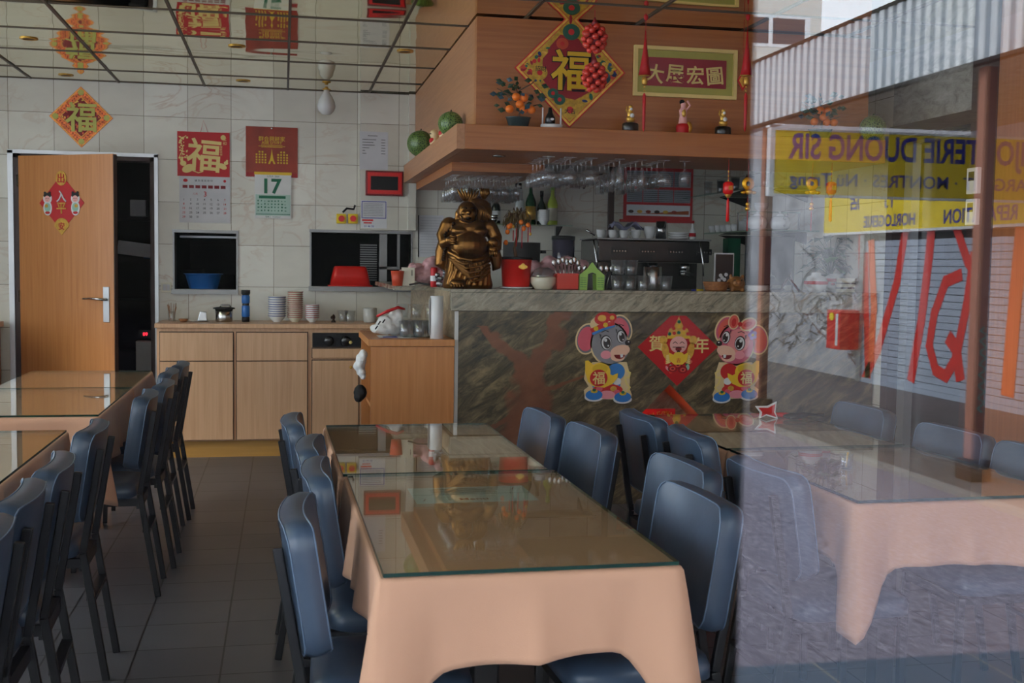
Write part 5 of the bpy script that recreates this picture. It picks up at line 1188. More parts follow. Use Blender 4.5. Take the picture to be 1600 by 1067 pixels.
def teapot(x, y, z, s, label, rz=0):
    t = thing('teapot', (0, 0, 0), label, 'teapot', 'white teapots on the lower shelf')
    MB().use('white_ceramic').lathe([(.03*s, 0), (.055*s, .012*s), (.064*s, .04*s), (.052*s, .072*s), (.03*s, .08*s), (0, .081*s)], (0, 0, 0), 20).build('body', parent=t); MB().use('white_ceramic').lathe([(.028*s, .0805*s), (.02*s, .092*s), (.008*s, .096*s), (.009*s, .106*s), (0, .108*s)], (0, 0, 0), 16).build('lid', parent=t)
    MB().use('white_ceramic').tube([(.05*s, 0, .03*s), (.08*s, 0, .045*s), (.095*s, 0, .075*s)], [.012*s, .008*s, .006*s], 8).build('spout', parent=t); MB().use('white_ceramic').tube([(-.05*s, 0, .065*s), (-.085*s, 0, .068*s), (-.09*s, 0, .03*s), (-.06*s, 0, .02*s)], .005*s, 6).build('handle', parent=t); put(t, x, y, z, rz)
for i, (px, py, s, lb) in enumerate(((1183, 340, 1.1, 'white teapot at the near end of the lower shelf, left one'), (1219, 340, 1.1, 'white teapot at the near end of the lower shelf, right one'), (1165, 345, 1.0, 'white teapot midway along the lower shelf'))):
    y = (7.08, 7.0, 7.62)[i]; teapot(at(px, py, y=y).x, y, ZS2+.001, s, lb, 1.57)
for i, px in enumerate((1113, 1122, 1130, 1139, 1148)): cup(px, 7.9-.1*i, ZS2+.001, .028, .05, 'small white cup on the lower right shelf, '+('farthest', 'second farthest', 'middle', 'second nearest', 'nearest')[i]+' in its row', 'cups on the lower right shelf', handle=0, rz=i)
bowlstack(1187, ZS2+.13, 7.3, .05, 2, 'white_ceramic', 'white bowl above the teapots on the lower right shelf', 'bowls on the lower right shelf')
o = bpy.data.objects.new('x', None) ; bpy.data.objects.remove(o)
st = MB().use('shelf_glass').box(3.05, 3.42, 7.2, 7.4, ZS2+.122, ZS2+.128).use('steel').box(3.05, 3.06, 7.2, 7.21, ZS2+.001, ZS2+.122).box(3.41, 3.42, 7.2, 7.21, ZS2+.001, ZS2+.122).box(3.05, 3.06, 7.39, 7.4, ZS2+.001, ZS2+.122).box(3.41, 3.42, 7.39, 7.4, ZS2+.001, ZS2+.122).build('shelf_riser'); tag(st, 'small glass riser standing on the lower right shelf', 'rack')

# ---------------------------------------------------------------- hanging glasses
def wineglass(kind):
    if kind == 'balloon': pr = [(.034, 0), (.034, -.002), (.006, -.006), (.0035, -.015), (.0035, -.05), (.012, -.058), (.036, -.078), (.045, -.105), (.040, -.135), (.0385, -.135), (.0435, -.105), (.034, -.080), (0, -.062)]
    elif kind == 'flute': pr = [(.028, 0), (.028, -.002), (.005, -.006), (.0035, -.015), (.0035, -.04), (.014, -.06), (.024, -.10), (.025, -.16), (.0238, -.16), (.0225, -.10), (0, -.058)]
    else: pr = [(.028, 0), (.028, -.002), (.005, -.006), (.0035, -.012), (.0035, -.045), (.022, -.058), (.031, -.085), (.029, -.135), (.0275, -.135), (.0295, -.085), (0, -.06)]
    return MB().use('drinking_glass').lathe(pr, (0, 0, 0), 20).build('wine_glass', loc=(0, 0, 0))
G = {}
def hang(kind, px, y, z, label, grp):
    o = G[kind].copy() if kind in G else wineglass(kind)
    if kind in G: COL.objects.link(o)
    G[kind] = o if kind not in G else G[kind]
    put(o, at(px, 260, y=y).x, y, z); tag(o, label, 'wine glass', grp)
rail = MB().use('steel')
for i in range(6):
    X0 = .955+.073*i
    for r in range(5):
        y = 6.44+.10*r; o = G['small'].copy() if 'small' in G else wineglass('small')
        if 'small' in G: COL.objects.link(o)
        G.setdefault('small', o); put(o, X0+.004*math.sin(r*7+i), y, 1.862); tag(o, 'small stemmed glass hung above the statue, '+('leftmost', 'second', 'third', 'fourth', 'fifth', 'rightmost')[i]+' column, '+ordf(r, 5), 'wine glass', 'glasses hanging above the statue')
for kind, px, n, lb in (('balloon', 857, 5, 'wine glass in the first hanging row right of the dark gap'), ('balloon', 891, 5, 'wine glass in the second hanging row under the ledge'), ('balloon', 924, 5, 'wine glass in the third hanging row under the ledge'), ('flute', 968, 5, 'flute hanging in the first row of narrow glasses'), ('flute', 1003, 5, 'flute hanging in the second row of narrow glasses'), ('balloon', 1037, 4, 'wine glass in the hanging row right of the flutes'), ('small', 1070, 1, 'single stemmed glass hanging alone right of all the rows')):
    x0 = at(px, 260, y=5.72).x
    for r in range(n):
        o = G[kind].copy() if kind in G else wineglass(kind)
        if kind in G: COL.objects.link(o)
        G.setdefault(kind, o); put(o, x0+.003*math.sin(r*5), 5.72+.097*r, LZ0-.002); tag(o, lb+(', '+ordf(r, n) if n > 1 else ''), 'wine glass', lb.split(' in the ')[-1]+' glasses' if n > 1 else None)

# ---------------------------------------------------------------- things standing on the bar
mat('bronze', (122, 84, 40), .33, .9, noise=.3, nscale=14); mat('bronze_dark', (46, 30, 16), .4, .7); mat('terracotta', (196, 70, 40), .5); mat('bark', (96, 72, 50), .8, noise=.3, nscale=40); mat('dry_leaf', (104, 84, 44), .8, noise=.4, nscale=50)
mat('mandarin', (236, 120, 24), .45); mat('leaf_green', (34, 66, 38), .5, noise=.3, nscale=30); mat('leaf_blue', (40, 70, 80), .5, noise=.3, nscale=30); mat('glaze_teal', (50, 66, 66), .25)
mat('towel_pink', (196, 150, 152), .9, noise=.12, nscale=30); mat('foil', (190, 190, 196), .2, 1, noise=.2); mat('basket_wood', (150, 96, 52), .6, noise=.3, nscale=60); mat('pig_wood', (150, 100, 50), .4, noise=.2, nscale=20)
mat('leaf_bright', (70, 120, 50), .5, noise=.3, nscale=20)
def pxx(px, y): return at(px, 440, y=y).x
# laughing statue
BX, BY = pxx(730, 6.31)+.002, 6.31; BH = (at(720, 293, y=6.31).z-ZB)*1.01
bt = thing('laughing_statue', (BX, BY, ZB), 'bronze statue of a laughing bald figure with a big bare belly, on the bar', 'statue')
def TB_(b): b.T = Matrix.Translation((BX, BY, ZB)) @ Matrix.Scale(BH/.56, 4); return b
b = TB_(MB().use('bronze'))
b.lathe([(0, 0), (.135, 0), (.142, .02), (.128, .08), (.118, .14), (.118, .19), (.10, .24), (0, .25)], (0, 0, 0), 28, sy=.72)
b.ell((0, -.022, .235), (.108, .10, .092), 22); b.ell((0, 0, .325), (.115, .078, .075), 20); b.ell((-.05, -.035, .315), (.058, .05, .032), 14); b.ell((.045, -.035, .315), (.058, .05, .032), 14)
b.ell((-.105, 0, .345), .048, 14); b.ell((.11, 0, .34), .05, 14); b.cyl((0, 0, .35), (-.01, -.02, .40), .05)
b.ell((-.012, -.03, .418), (.056, .054, .062), 20); b.ell((-.012, -.05, .392), (.05, .04, .034), 16); b.ell((-.068, -.018, .398), (.010, .014, .032), 10); b.ell((.045, -.018, .398), (.010, .014, .032), 10); b.ell((-.068, -.02, .368), .013, 8); b.ell((.046, -.02, .368), .013, 8)
b.ell((-.036, -.075, .412), (.016, .014, .013), 10); b.ell((.012, -.075, .412), (.016, .014, .013), 10); b.ell((-.012, -.088, .414), (.012, .012, .010), 10)
b.tube([(-.115, -.005, .35), (-.142, -.01, .29), (-.138, -.045, .245), (-.118, -.085, .262)], [.04, .038, .032, .020], 12); b.tube([(.12, -.005, .345), (.15, -.015, .28), (.145, -.05, .225), (.125, -.085, .215)], [.042, .04, .034, .022], 12)
b.tube([(-.13, 0, .28), (-.148, .005, .2), (-.155, .0, .13), (-.13, 0, .10)], [.03, .034, .03, .004], 10); b.tube([(.14, -.01, .24), (.158, 0, .17), (.16, 0, .12), (.14, 0, .1)], [.03, .036, .026, .004], 10)
b.ell((.072, .02, .425), (.066, .052, .075), 16); b.ell((.04, .03, .47), (.05, .036, .04), 12); b.ell((.128, -.075, .252), (.034, .034, .03), 12)
for k in range(9):   # folds of the robe
    a = -1.05+.26*k; b.tube([(.10*math.sin(a), -.078*math.cos(a)-.012, .165), (.122*math.sin(a+.15), -.092*math.cos(a+.15)-.004, .10), (.133*math.sin(a-.05), -.10*math.cos(a), .02)], [.006, .010, .012], 8)
for k in range(5): b.tube([(-.12+.012*k, -.075-.004*k, .165-.012*k), (-.03+.01*k, -.112, .135-.024*k), (.06, -.108, .155-.026*k), (.115, -.07, .175-.02*k)], .0065, 8)
b.tube([(-.115, -.045, .20), (-.06, -.115, .165), (0, -.132, .155), (.06, -.115, .165), (.115, -.045, .20)], .012, 10)
b.ell((-.072, -.10, .028), (.045, .04, .028), 14)
b.build('figure', parent=bt, remesh=.0045)
f = TB_(MB().use('bronze'))
for k in range(5): f.tube([(-.105+.015*k, -.115, .025), (-.108+.016*k, -.142, .014)], [.010, .0075], 8)
f.build('toes', parent=bt)
f = TB_(MB().use('bronze_dark')).ell((-.012, -.082, .384), (.017, .014, .010), 12); f.tube([(-.052, -.08, .436), (-.036, -.09, .443), (-.022, -.086, .436)], .0035, 6).tube([(-.002, -.086, .436), (.012, -.09, .443), (.028, -.08, .436)], .0035, 6); f.tube([(-.055, -.078, .405), (-.045, -.088, .372), (-.012, -.098, .358), (.022, -.088, .372), (.032, -.078, .405)], .0032, 6)
f.build('face_lines', parent=bt)
for s, cx_0, zz in ((-1, -.115, .262), (1, .125, .215)):
    h = TB_(MB().use('bronze'))
    h.ell((cx_0, -.092, zz), (.026, .014, .022), 12)
    for k in range(4): h.tube([(cx_0-s*.004, -.10, zz+.020-.012*k), (cx_0+s*-.022, -.112, zz+.020-.012*k), (cx_0-s*.034, -.104, zz+.018-.012*k)] if s < 0 else [(cx_0-.018+.012*k, -.098, zz-.004), (cx_0-.018+.012*k, -.108, zz-.02), (cx_0-.018+.012*k, -.10, zz-.036)], [.007, .0065, .0055], 8)
    h.tube([(cx_0, -.098, zz+.02), (cx_0-s*.012, -.112, zz+.03)], [.008, .006], 8); h.build('hand', parent=bt)
f = TB_(MB().use('bronze')); rr = random.Random(9)
for k in range(7): f.tube([(-.005, .02, .475), (-.04+.014*k, .01, .51), (-.062+.020*k, .0, .545+.006*math.sin(k*2))], [.012, .010, .004], 7)
f.tube([(.07, .03, .46), (.088, .02, .50)], .013, 8)
for k in range(4): f.tube([(.088, .02, .498), (.075+.012*k, .012, .53), (.072+.013*k, .01, .555)], [.012, .013, .006], 7)
for k in range(6): f.tube([(.03+.009*k, -.03, .47-.004*k), (.055+.012*k, -.045, .43-.006*k), (.05+.014*k, -.045, .375)], .0045, 6)
f.build('sack_knot', parent=bt)
f = TB_(MB().use('bronze_dark'))
for k in range(16): a = k*.62; f.ell((-.105+.018*math.cos(a)*(k < 9)-.0025*k, -.045+.01*math.sin(a), .355-.013*k), .0105, 8)
f.build('prayer_beads', parent=bt)
# red pot with dried tree
x = pxx(803, 6.34)+.014; y = 6.35
t = thing('potted_tree', (x, y, ZB), 'bright red pot with gold emblem holding a dried kumquat tree hung with ornaments', 'potted tree'); hp_ = at(802, 401, y=y).z-ZB-.012
MB().use('white_ceramic').lathe([(.05, 0), (.09, .004), (.098, .012), (.094, .012), (.05, .008), (0, .008)], (x, y, ZB), 28).build('saucer', parent=t)
MB().use('red_plastic').lathe([(.075, .0125), (.078, .02), (.088, hp_), (.092, hp_), (.092, hp_+.008), (.084, hp_+.008), (.082, hp_-.02), (0, hp_-.02)], (x, y, ZB), 32).build('pot', parent=t)
MB().use('soft_black').lathe([(.0925, hp_-.004), (.094, hp_-.002), (.094, hp_+.010), (.084, hp_+.011), (.084, hp_+.009)], (x, y, ZB), 32).build('rim', parent=t)
fr = Frame((x+.02, y-.0885, ZB+hp_-.045)); MB().use('gold').disc(fr, 0, 0, .022, .013, 0, .004).disc(fr, 0, .008, .012, .012, .0041, .006).disc(fr, -.018, 0, .008, .008, .0041, .0055).disc(fr, .018, 0, .008, .008, .0041, .0055).build('emblem', parent=t)
b = MB().use('bark').tube([(x+.004, y, ZB+hp_-.02), (x-.012, y, ZB+hp_+.06), (x+.004, y, ZB+hp_+.13), (x+.006, y, ZB+hp_+.24)], [.012, .009, .008, .005], 8); rr = random.Random(11)
zt = ZB+hp_+.24
for k in range(12): a = k*.9; b.tube([(x+.004, y, zt-.05+.006*k), (x+.05*math.cos(a), y+.04*math.sin(a), zt+.03+.02*math.sin(k)), (x+.08*math.cos(a), y+.05*math.sin(a), zt-.01)], [.004, .003, .0015], 5)
b.build('trunk', parent=t)
b = MB().use('dry_leaf')
for k in range(230):
    a = rr.uniform(0, 6.28); q = rr.uniform(0, .085); p0 = Vector((x+q*math.cos(a), y+q*.6*math.sin(a), zt+.03-.5*q+rr.uniform(-.03, .03))); d = Vector((rr.uniform(-.25, .25), rr.uniform(-.2, .2), -1)).normalized()*rr.uniform(.03, .055); w = Vector((rr.uniform(-1, 1), rr.uniform(-1, 1), 0)).normalized()*.0045
    b.add([p0, p0+d*.5+w, p0+d, p0+d*.5-w], [(0, 1, 2, 3)])
o = b.build('dry_leaves', parent=t)
for k, (dx, dz) in enumerate(((-.062, -.09), (-.045, -.055), (-.055, -.12+.06), (.03, -.07), (.055, -.05), (-.07, .05-.2+.0), (.015, -.035))):
    MB().use('mandarin').ell((x+dx, y-.045, zt+dz), (.0135, .0135, .015), 12).build('kumquat', parent=t)
b = MB().use('red_paper')
for dx, z0, L in ((-.03, -.08, .06), (-.012, -.07, .10), (.02, -.06, .12), (.055, -.055, .09), (.068, -.05, .05)): b.tube([(x+dx, y-.05, zt+z0), (x+dx, y-.05, zt+z0-L)], .003, 5)
b.use('gold')
for dx, z0 in ((-.065, -.15), (.068, -.1), (-.03, -.06)): b.ell((x+dx, y-.052, zt+z0), (.007, .005, .010), 8)
b.build('red_tassels', parent=t)
# checked towel heap, boxes, can, foil at the left end
def towel_heap(balls, label, y):
    b = MB().use('towel_pink')
    for px, py, rx, rz_, ry_ in balls:
        c = at(px, py, y=y); b.ell((c.x, y, max(c.z, ZB+rz_*.75)), (rx, ry_, rz_), 14)
    o = b.build('tea_towel', remesh=.008); dm = o.modifiers.new('crumple', 'DISPLACE'); tx_ = bpy.data.textures.new('towel_folds', 'CLOUDS'); tx_.noise_scale = .05; dm.texture = tx_; dm.strength = .035; dm.mid_level = .6
    return tag(o, label, 'towel')
towel_heap([(668, 432, .085, .05, .08), (640, 432, .05, .035, .06), (676, 412, .06, .05, .06), (690, 398, .035, .035, .04), (650, 418, .05, .03, .05), (694, 432, .05, .05, .06), (630, 424, .035, .02, .05)], 'pink checked tea towel heaped at the left end of the bar by the statue', 7.02)
o = MB().use('terracotta').lathe([(.03, 0), (.04, .09), (.037, .09), (.028, .005), (0, .005)], (0, 0, 0), 20).build('plastic_cup', loc=(0, 0, 0)); put(o, pxx(621, 6.86), 6.86, ZB); tag(o, 'orange-red tub half under the pink towel', 'tub')
p0 = at(628, 450, y=6.86); p1 = at(648, 418, y=6.86); o = MB().use('cream_ceramic').box(p0.x, p1.x, 6.86, 6.9, ZB+.001, p1.z); o.use('soft_black').rect(Frame((0, 6.8595, 0)), p1.x-.018, p1.z-.05, p1.x-.014, p1.z-.015, 0, .001); tag(o.build('carton', bevel=.002), 'small upright cream carton in front of the pink towel', 'box')
x = pxx(678, 6.62); t = thing('drink_can', (x, 6.62, ZB), 'slim red and white can just left of the statue', 'can'); MB().use('red_paper').lathe([(.018, 0), (.021, .006), (.021, .105), (.017, .115), (0, .115)], (x, 6.62, ZB), 18).build('body', parent=t); MB().use('white_paper').lathe([(.0212, .035), (.0216, .036), (.0216, .065), (.0212, .066)], (x, 6.62, ZB), 18).build('label', parent=t)
rr = random.Random(21); b = MB().use('foil')
for k in range(12): b.ell((pxx(690, 6.55)+rr.uniform(-.03, .03), 6.56+rr.uniform(-.02, .02), ZB+.016+rr.uniform(0, .09)), (rr.uniform(.01, .02), .014, rr.uniform(.008, .02)), 5)
tag(b.build('foil_wrap', smooth=False), 'crumpled silver foil wrap tucked beside the statue', 'foil')
o = MB().use('soft_black').tube([at(640, 458, y=6.7)+Vector((0, 0, .0))*0 if False else Vector((pxx(640, 6.84), 6.84, ZB+.008)), Vector((pxx(655, 6.8), 6.8, ZB+.02)), Vector((pxx(668, 6.72), 6.74, ZB+.012)), Vector((pxx(680, 6.7), 6.69, ZB+.012))], .006, 6).build('cable'); tag(o, 'dark cable lying on the bar top left of the statue', 'cable')
# pot with glass bowl, towel, cutlery
x = pxx(849, 6.3); t = thing('mixing_pot', (x, 6.3, ZB), 'cream ceramic pot with an upturned glass bowl on it, right of the red pot', 'pot')
MB().use('cream_ceramic').lathe([(.045, 0), (.05, .004), (.058, .015), (.072, .035), (.074, .065), (.068, .072), (.066, .066), (.06, .02), (0, .012)], (x, 6.3, ZB), 28).build('pot', parent=t)
MB().use('drinking_glass').lathe([(.073, .073), (.070, .085), (.055, .11), (.03, .124), (0, .126), (0, .123), (.029, .121), (.053, .108), (.068, .084), (.070, .073)], (x, 6.3, ZB), 28).build('glass_bowl', parent=t)
towel_heap([(815, 428, .05, .04, .06), (835, 420, .06, .05, .07), (860, 414, .06, .055, .07), (885, 413, .06, .055, .07), (908, 418, .05, .05, .06), (870, 432, .13, .03, .08)], 'pink checked tea towel lying behind the cutlery tubs on the bar', 6.66)
x0, x1 = pxx(868, 6.28), pxx(901, 6.28); t = thing('cutlery_tub', ((x0+x1)/2, 6.28, ZB), 'square orange-red tub full of spoons on the bar', 'cutlery tub'); h = .092
MB().use('tomato_plastic').box(x0, x1, 6.24, 6.243, ZB, ZB+h).box(x0, x1, 6.342, 6.345, ZB, ZB+h).box(x0, x0+.003, 6.243, 6.342, ZB, ZB+h).box(x1-.003, x1, 6.243, 6.342, ZB, ZB+h).box(x0, x1, 6.24, 6.345, ZB, ZB+.004).build('tub', parent=t)
def spoon(px, y, lean, L, lb, grp, fork=False):
    x = pxx(px, y); t = MB().use('steel'); t.tube([(0, 0, 0), (lean*.4, 0, L*.5), (lean*.8, 0, L*.82)], [.003, .0028, .003], 6); t.ell((lean*.97, 0, L*.97), (.013, .004, .02), 12)
    o = t.build('spoon', loc=(0, 0, 0)); put(o, x, y, ZB+.006); tag(o, lb, 'spoon', grp)
for i, (px, l) in enumerate(((873, -.03), (878, -.02), (882, -.01), (886, 0), (889, .012), (892, .02), (895, .03), (884, .005))): spoon(px, 6.27+.012*(i % 4), l, .15+.008*(i % 3), 'steel spoon in the orange-red tub, '+('leftmost', 'second', 'third', 'fifth', 'sixth', 'seventh', 'rightmost', 'fourth')[i]+(' from left' if i not in (0, 6) else ''), 'spoons in the orange-red tub')
t = thing('cutlery_drainer', (pxx(925, 6.28), 6.28, ZB), 'lime green pierced cutlery drainer with a peaked middle', 'cutlery drainer')
F9 = Frame((pxx(925, 6.25), 6.25, ZB)); q = MB().use('lime_plastic')
q.prism([(-.073, .0), (-.066, .0), (-.028, .0), (-.024, .09), (0, .10), (.024, .09), (.028, 0), (.066, 0), (.073, .085), (.03, .12), (.008, .15), (0, .158), (-.008, .15), (-.03, .12), (-.075, .085)], F9, -.004, 0)
q.prism([(-.073, .0), (-.028, .0), (-.024, .09), (-.075, .085)], F9, -.08, -.076).prism([(.028, .0), (.073, .0), (.075, .085), (.024, .09)], F9, -.08, -.076); q.box(F9.o.x-.074, F9.o.x-.071, 6.254, 6.326, ZB, ZB+.085).box(F9.o.x+.071, F9.o.x+.074, 6.254, 6.326, ZB, ZB+.085).box(F9.o.x-.072, F9.o.x-.028, 6.254, 6.326, ZB, ZB+.003).box(F9.o.x+.028, F9.o.x+.072, 6.254, 6.326, ZB, ZB+.003)
o = q.build('basket', parent=t); q = MB().use('ink_green')
for s in (-1, 1):
    for i in range(4):
        for j in range(5): q.disc(F9, s*(.05)+(-.0135+.009*i), .018+.0125*j, .0028, .0028, .0003, .0008, n=8)
q.build('holes', parent=t)
for i, (px, l) in enumerate(((909, -.015), (914, .0), (938, .006), (943, .02), (947, .035))): spoon(px, 6.30, l, .12, 'steel spoon in the lime green drainer, '+('leftmost', 'second from left', 'middle', 'second from right', 'rightmost')[i], 'cutlery in the green drainer')
# glasses, canister
tm = None
for i in range(10):
    if tm is None: o = tm = MB().use('drinking_glass').lathe([(.030, 0), (.032, .004), (.040, .085), (.0375, .085), (.029, .008), (0, .008)], (0, 0, 0), 20).build('drinking_glass', loc=(0, 0, 0))
    else: o = tm.copy(); COL.objects.link(o)
    pos = [(965, 6.26, 0), (985, 6.26, 0), (1006, 6.24, 0), (965, 6.36, 0), (985, 6.36, 0), (965, 6.26, .088), (985, 6.27, .088), (966, 6.36, .088), (986, 6.36, .088), (1040, 6.3, 0)][i]
    put(o, pxx(pos[0], pos[1]), pos[1], ZB+pos[2]); tag(o, 'clear tumbler standing right of the steel canister on the bar' if i == 9 else 'clear tumbler between green drainer and canister, '+('lower front left', 'lower front right', 'before the canister', 'lower back left', 'lower back right', 'upper front left', 'upper front right', 'upper back left', 'upper back right', '')[i], 'glass', None if i == 9 else 'stacked tumblers on the bar')
o = MB().use('steel').lathe([(.052, 0), (.054, .003), (.054, .135), (.05, .138), (0, .138)], (0, 0, 0), 28).build('canister', loc=(0, 0, 0)); put(o, pxx(1021, 6.38), 6.40, ZB); tag(o, 'shiny steel canister behind the tumblers on the bar', 'canister')
o = MB().use('sign_yellow').tube([(0, 0, 0), (.05, 0, 0)], .005, 8); o.use('sign_blue').tube([(-.03, 0, 0), (0, 0, 0)], .0052, 8); o = o.build('pen', loc=(0, 0, 0)); put(o, pxx(1088, 6.26), 6.26, ZB+.0055, .3); tag(o, 'yellow and blue pen lying on the bar', 'pen')
b = MB().use('basket_wood').lathe([(.045, 0), (.06, .004), (.074, .05), (.07, .05), (.056, .008), (0, .008)], (0, 0, 0), 32)
for k in range(5): b.lathe([(.0605+.003*k, .008+.0095*k), (.066+.003*k, .012+.0095*k), (.0635+.003*k, .0165+.0095*k)], (0, 0, 0), 32)
o = b.build('basket', loc=(0, 0, 0)); put(o, pxx(1119, 6.3), 6.3, ZB); tag(o, 'small round wooden basket near the right end of the bar', 'basket')
x = pxx(1150, 6.3); b = MB().use('pig_wood').ell((x, 6.3, ZB+.045), (.055, .05, .044), 20).ell((x-.01, 6.255, ZB+.05), (.03, .02, .026), 14).ell((x-.038, 6.29, ZB+.086), (.012, .006, .016), 8).ell((x+.04, 6.3, ZB+.084), (.012, .006, .016), 8)
for s in (-1, 1): b.cyl((x+.03*s, 6.28, ZB+.02), (x+.03*s, 6.28, ZB), .013, .012)
t = thing('pig_bank', (x, 6.3, ZB), 'brown wooden pig figure beside the small basket on the bar', 'figurine'); b.build('body', parent=t, remesh=.004)
MB().use('basket_wood').ell((x-.01, 6.233, ZB+.05), (.015, .008, .012), 12).build('snout', parent=t); MB().use('near_black').ell((x-.028, 6.246, ZB+.066), .004, 8).ell((x+.012, 6.244, ZB+.066), .004, 8).build('eyes', parent=t)
pz = None
for k in range(4):
    if pz is None: o = pz = MB().use('white_ceramic').lathe([(.03, 0), (.05, .003), (.072, .011), (.07, .012), (.048, .006), (0, .006)], (0, 0, 0), 28).build('plate', loc=(0, 0, 0))
    else: o = pz.copy(); COL.objects.link(o)
    put(o, pxx(1183, 6.3), 6.3, ZB+.008*k); tag(o, 'small white plate in the pile right of the pig, '+ordn(k, 4), 'plate', 'plates on the bar')
# monitor, framed picture, red thing and green carton
y = 6.75; a = at(1167, 368, y=y); b_ = at(1243, 372, y=y); t = thing('monitor', ((a.x+b_.x)/2, y, ZB), 'black flat monitor seen from behind at the right end of the bar', 'monitor')
MB().use('black').box(a.x, b_.x, y, y+.03, ZB+.03, a.z).build('screen', parent=t, bevel=.005); MB().use('black').box((a.x+b_.x)/2-.03, (a.x+b_.x)/2+.03, y+.031, y+.05, ZB+.012, ZB+.15).box((a.x+b_.x)/2-.09, (a.x+b_.x)/2+.09, y-.03, y+.1, ZB, ZB+.012).build('stand', parent=t)
y = 6.6; a = at(1117, 395, y=y); b_ = at(1146, 435, y=y); t = thing('picture_frame', ((a.x+b_.x)/2, y, ZB), 'small white-edged frame with dark picture and white blossoms by the basket', 'picture frame')
fr = Frame((0, y, 0)); MB().use('white_plastic').rect(fr, a.x, ZB, b_.x, a.z, -.01, 0).build('frame', parent=t); MB().use('near_black').rect(fr, a.x+.006, ZB+.006, b_.x-.006, a.z-.008, .0005, .002).build('picture', parent=t)
q = MB().use('white_paper'); 
for dx, dz in ((.03, .03), (.05, .045), (.04, .06), (.065, .035), (.075, .065)): q.disc(fr, a.x+dx, ZB+.03+dz, .012, .012, .0025, .004, n=7)
q.build('blossoms', parent=t)
x = at(1137, 395, y=7.9).x; o = MB().use('ink_green').box(x, x+.1, 7.9, 8.0, ZK, at(1137, 372, y=7.9).z).build('carton', bevel=.003); tag(o, 'dark green carton between espresso machine and monitor', 'box')
# plant and crockery at the right end
x = pxx(1298, 6.62); y = 6.62; t = thing('potted_plant', (x, y, ZB), 'leafy green plant in a white and red pot at the right end of the bar', 'plant')
MB().use('white_ceramic').lathe([(.05, 0), (.08, .03), (.088, .075), (.075, .11), (.068, .11), (.06, .09), (0, .085)], (x, y, ZB), 28).build('pot', parent=t)
q = MB().use('red_paper').lathe([(.0875, .06), (.0885, .062), (.0885, .078), (.0865, .08)], (x, y, ZB), 28)
for k in range(10): q.ell((x+.084*math.cos(k*.628), y+.084*math.sin(k*.628), ZB+.045), (.014, .014, .008), 8)
q.build('pattern', parent=t)
b = MB(); rr = random.Random(31)
for k in range(48):
    a = rr.uniform(0, 6.28); r0 = rr.uniform(.05, .17); top = ZB+.13+rr.uniform(0, .24)-.4*r0*.5; base = Vector((x, y, ZB+.09)); tip = Vector((x+r0*(.42 if math.cos(a) > 0 else 1)*math.cos(a), y+r0*.55*math.sin(a), top))
    b.use('leaf_green').tube([base, base.lerp(tip, .6)+Vector((0, 0, .05)), tip], .002, 4, False)
    d = (tip-base); d.z = -.02; d.normalize(); sd_ = d.cross(Vector((0, 0, 1))).normalized(); L = rr.uniform(.075, .12); w = L*.32
    b.use(rr.choice(['leaf_green', 'leaf_green', 'leaf_bright'])); c1 = tip+d*L*.45+Vector((0, 0, .01)); b.add([tip, tip+d*L*.2+sd_*w*.8, c1+sd_*w, tip+d*L-Vector((0, 0, .012)), c1-sd_*w, tip+d*L*.2-sd_*w*.8, c1-Vector((0, 0, .004))], [(0, 1, 6), (1, 2, 6), (2, 3, 6), (3, 4, 6), (4, 5, 6), (5, 0, 6)])
b.build('foliage', parent=t)
x = pxx(1275, 6.4); o = MB().use('white_ceramic').lathe([(.04, 0), (.065, .03), (.07, .06), (.055, .09), (.03, .10), (.028, .115), (0, .118)], (0, 0, 0), 28); o.use('red_paper').lathe([(.0705, .045), (.072, .05), (.072, .06), (.0705, .065)], (0, 0, 0), 28); o = o.build('ginger_jar', loc=(0, 0, 0)); put(o, x, 6.4, ZB); tag(o, 'white porcelain jar with a red band near the potted plant', 'jar')
x = pxx(1322, 6.36); t = thing('tea_box', (x, 6.36, ZB), 'small white and gold box with dark stripes at the right end of the bar', 'box'); MB().use('cream_ceramic').box(x-.045, x+.045, 6.33, 6.4, ZB, ZB+.085).build('box', parent=t, bevel=.003); MB().use('dark_brown').box(x-.0455, x+.0455, 6.3285, 6.4, ZB+.02, ZB+.03).box(x-.0455, x+.0455, 6.3285, 6.4, ZB+.05, ZB+.058).build('stripe', parent=t)
o = MB().use('basket_wood').tube([(0, -.02, 0), (.01, 0, .03), (.05, 0, .07), (.10, .0, .02), (.12, .01, 0)], .008, 8).tube([(0.02, .04, 0), (.05, .03, .06), (.07, .02, .10), (.09, .03, .04), (.10, .05, 0)], .007, 8); o.mats = ['dark_brown']; o = o.build('headphones', loc=(0, 0, 0)); put(o, pxx(1220, 6.35), 6.35, ZB+.008); tag(o, 'tangle of dark cable on the bar in front of the monitor', 'cable')

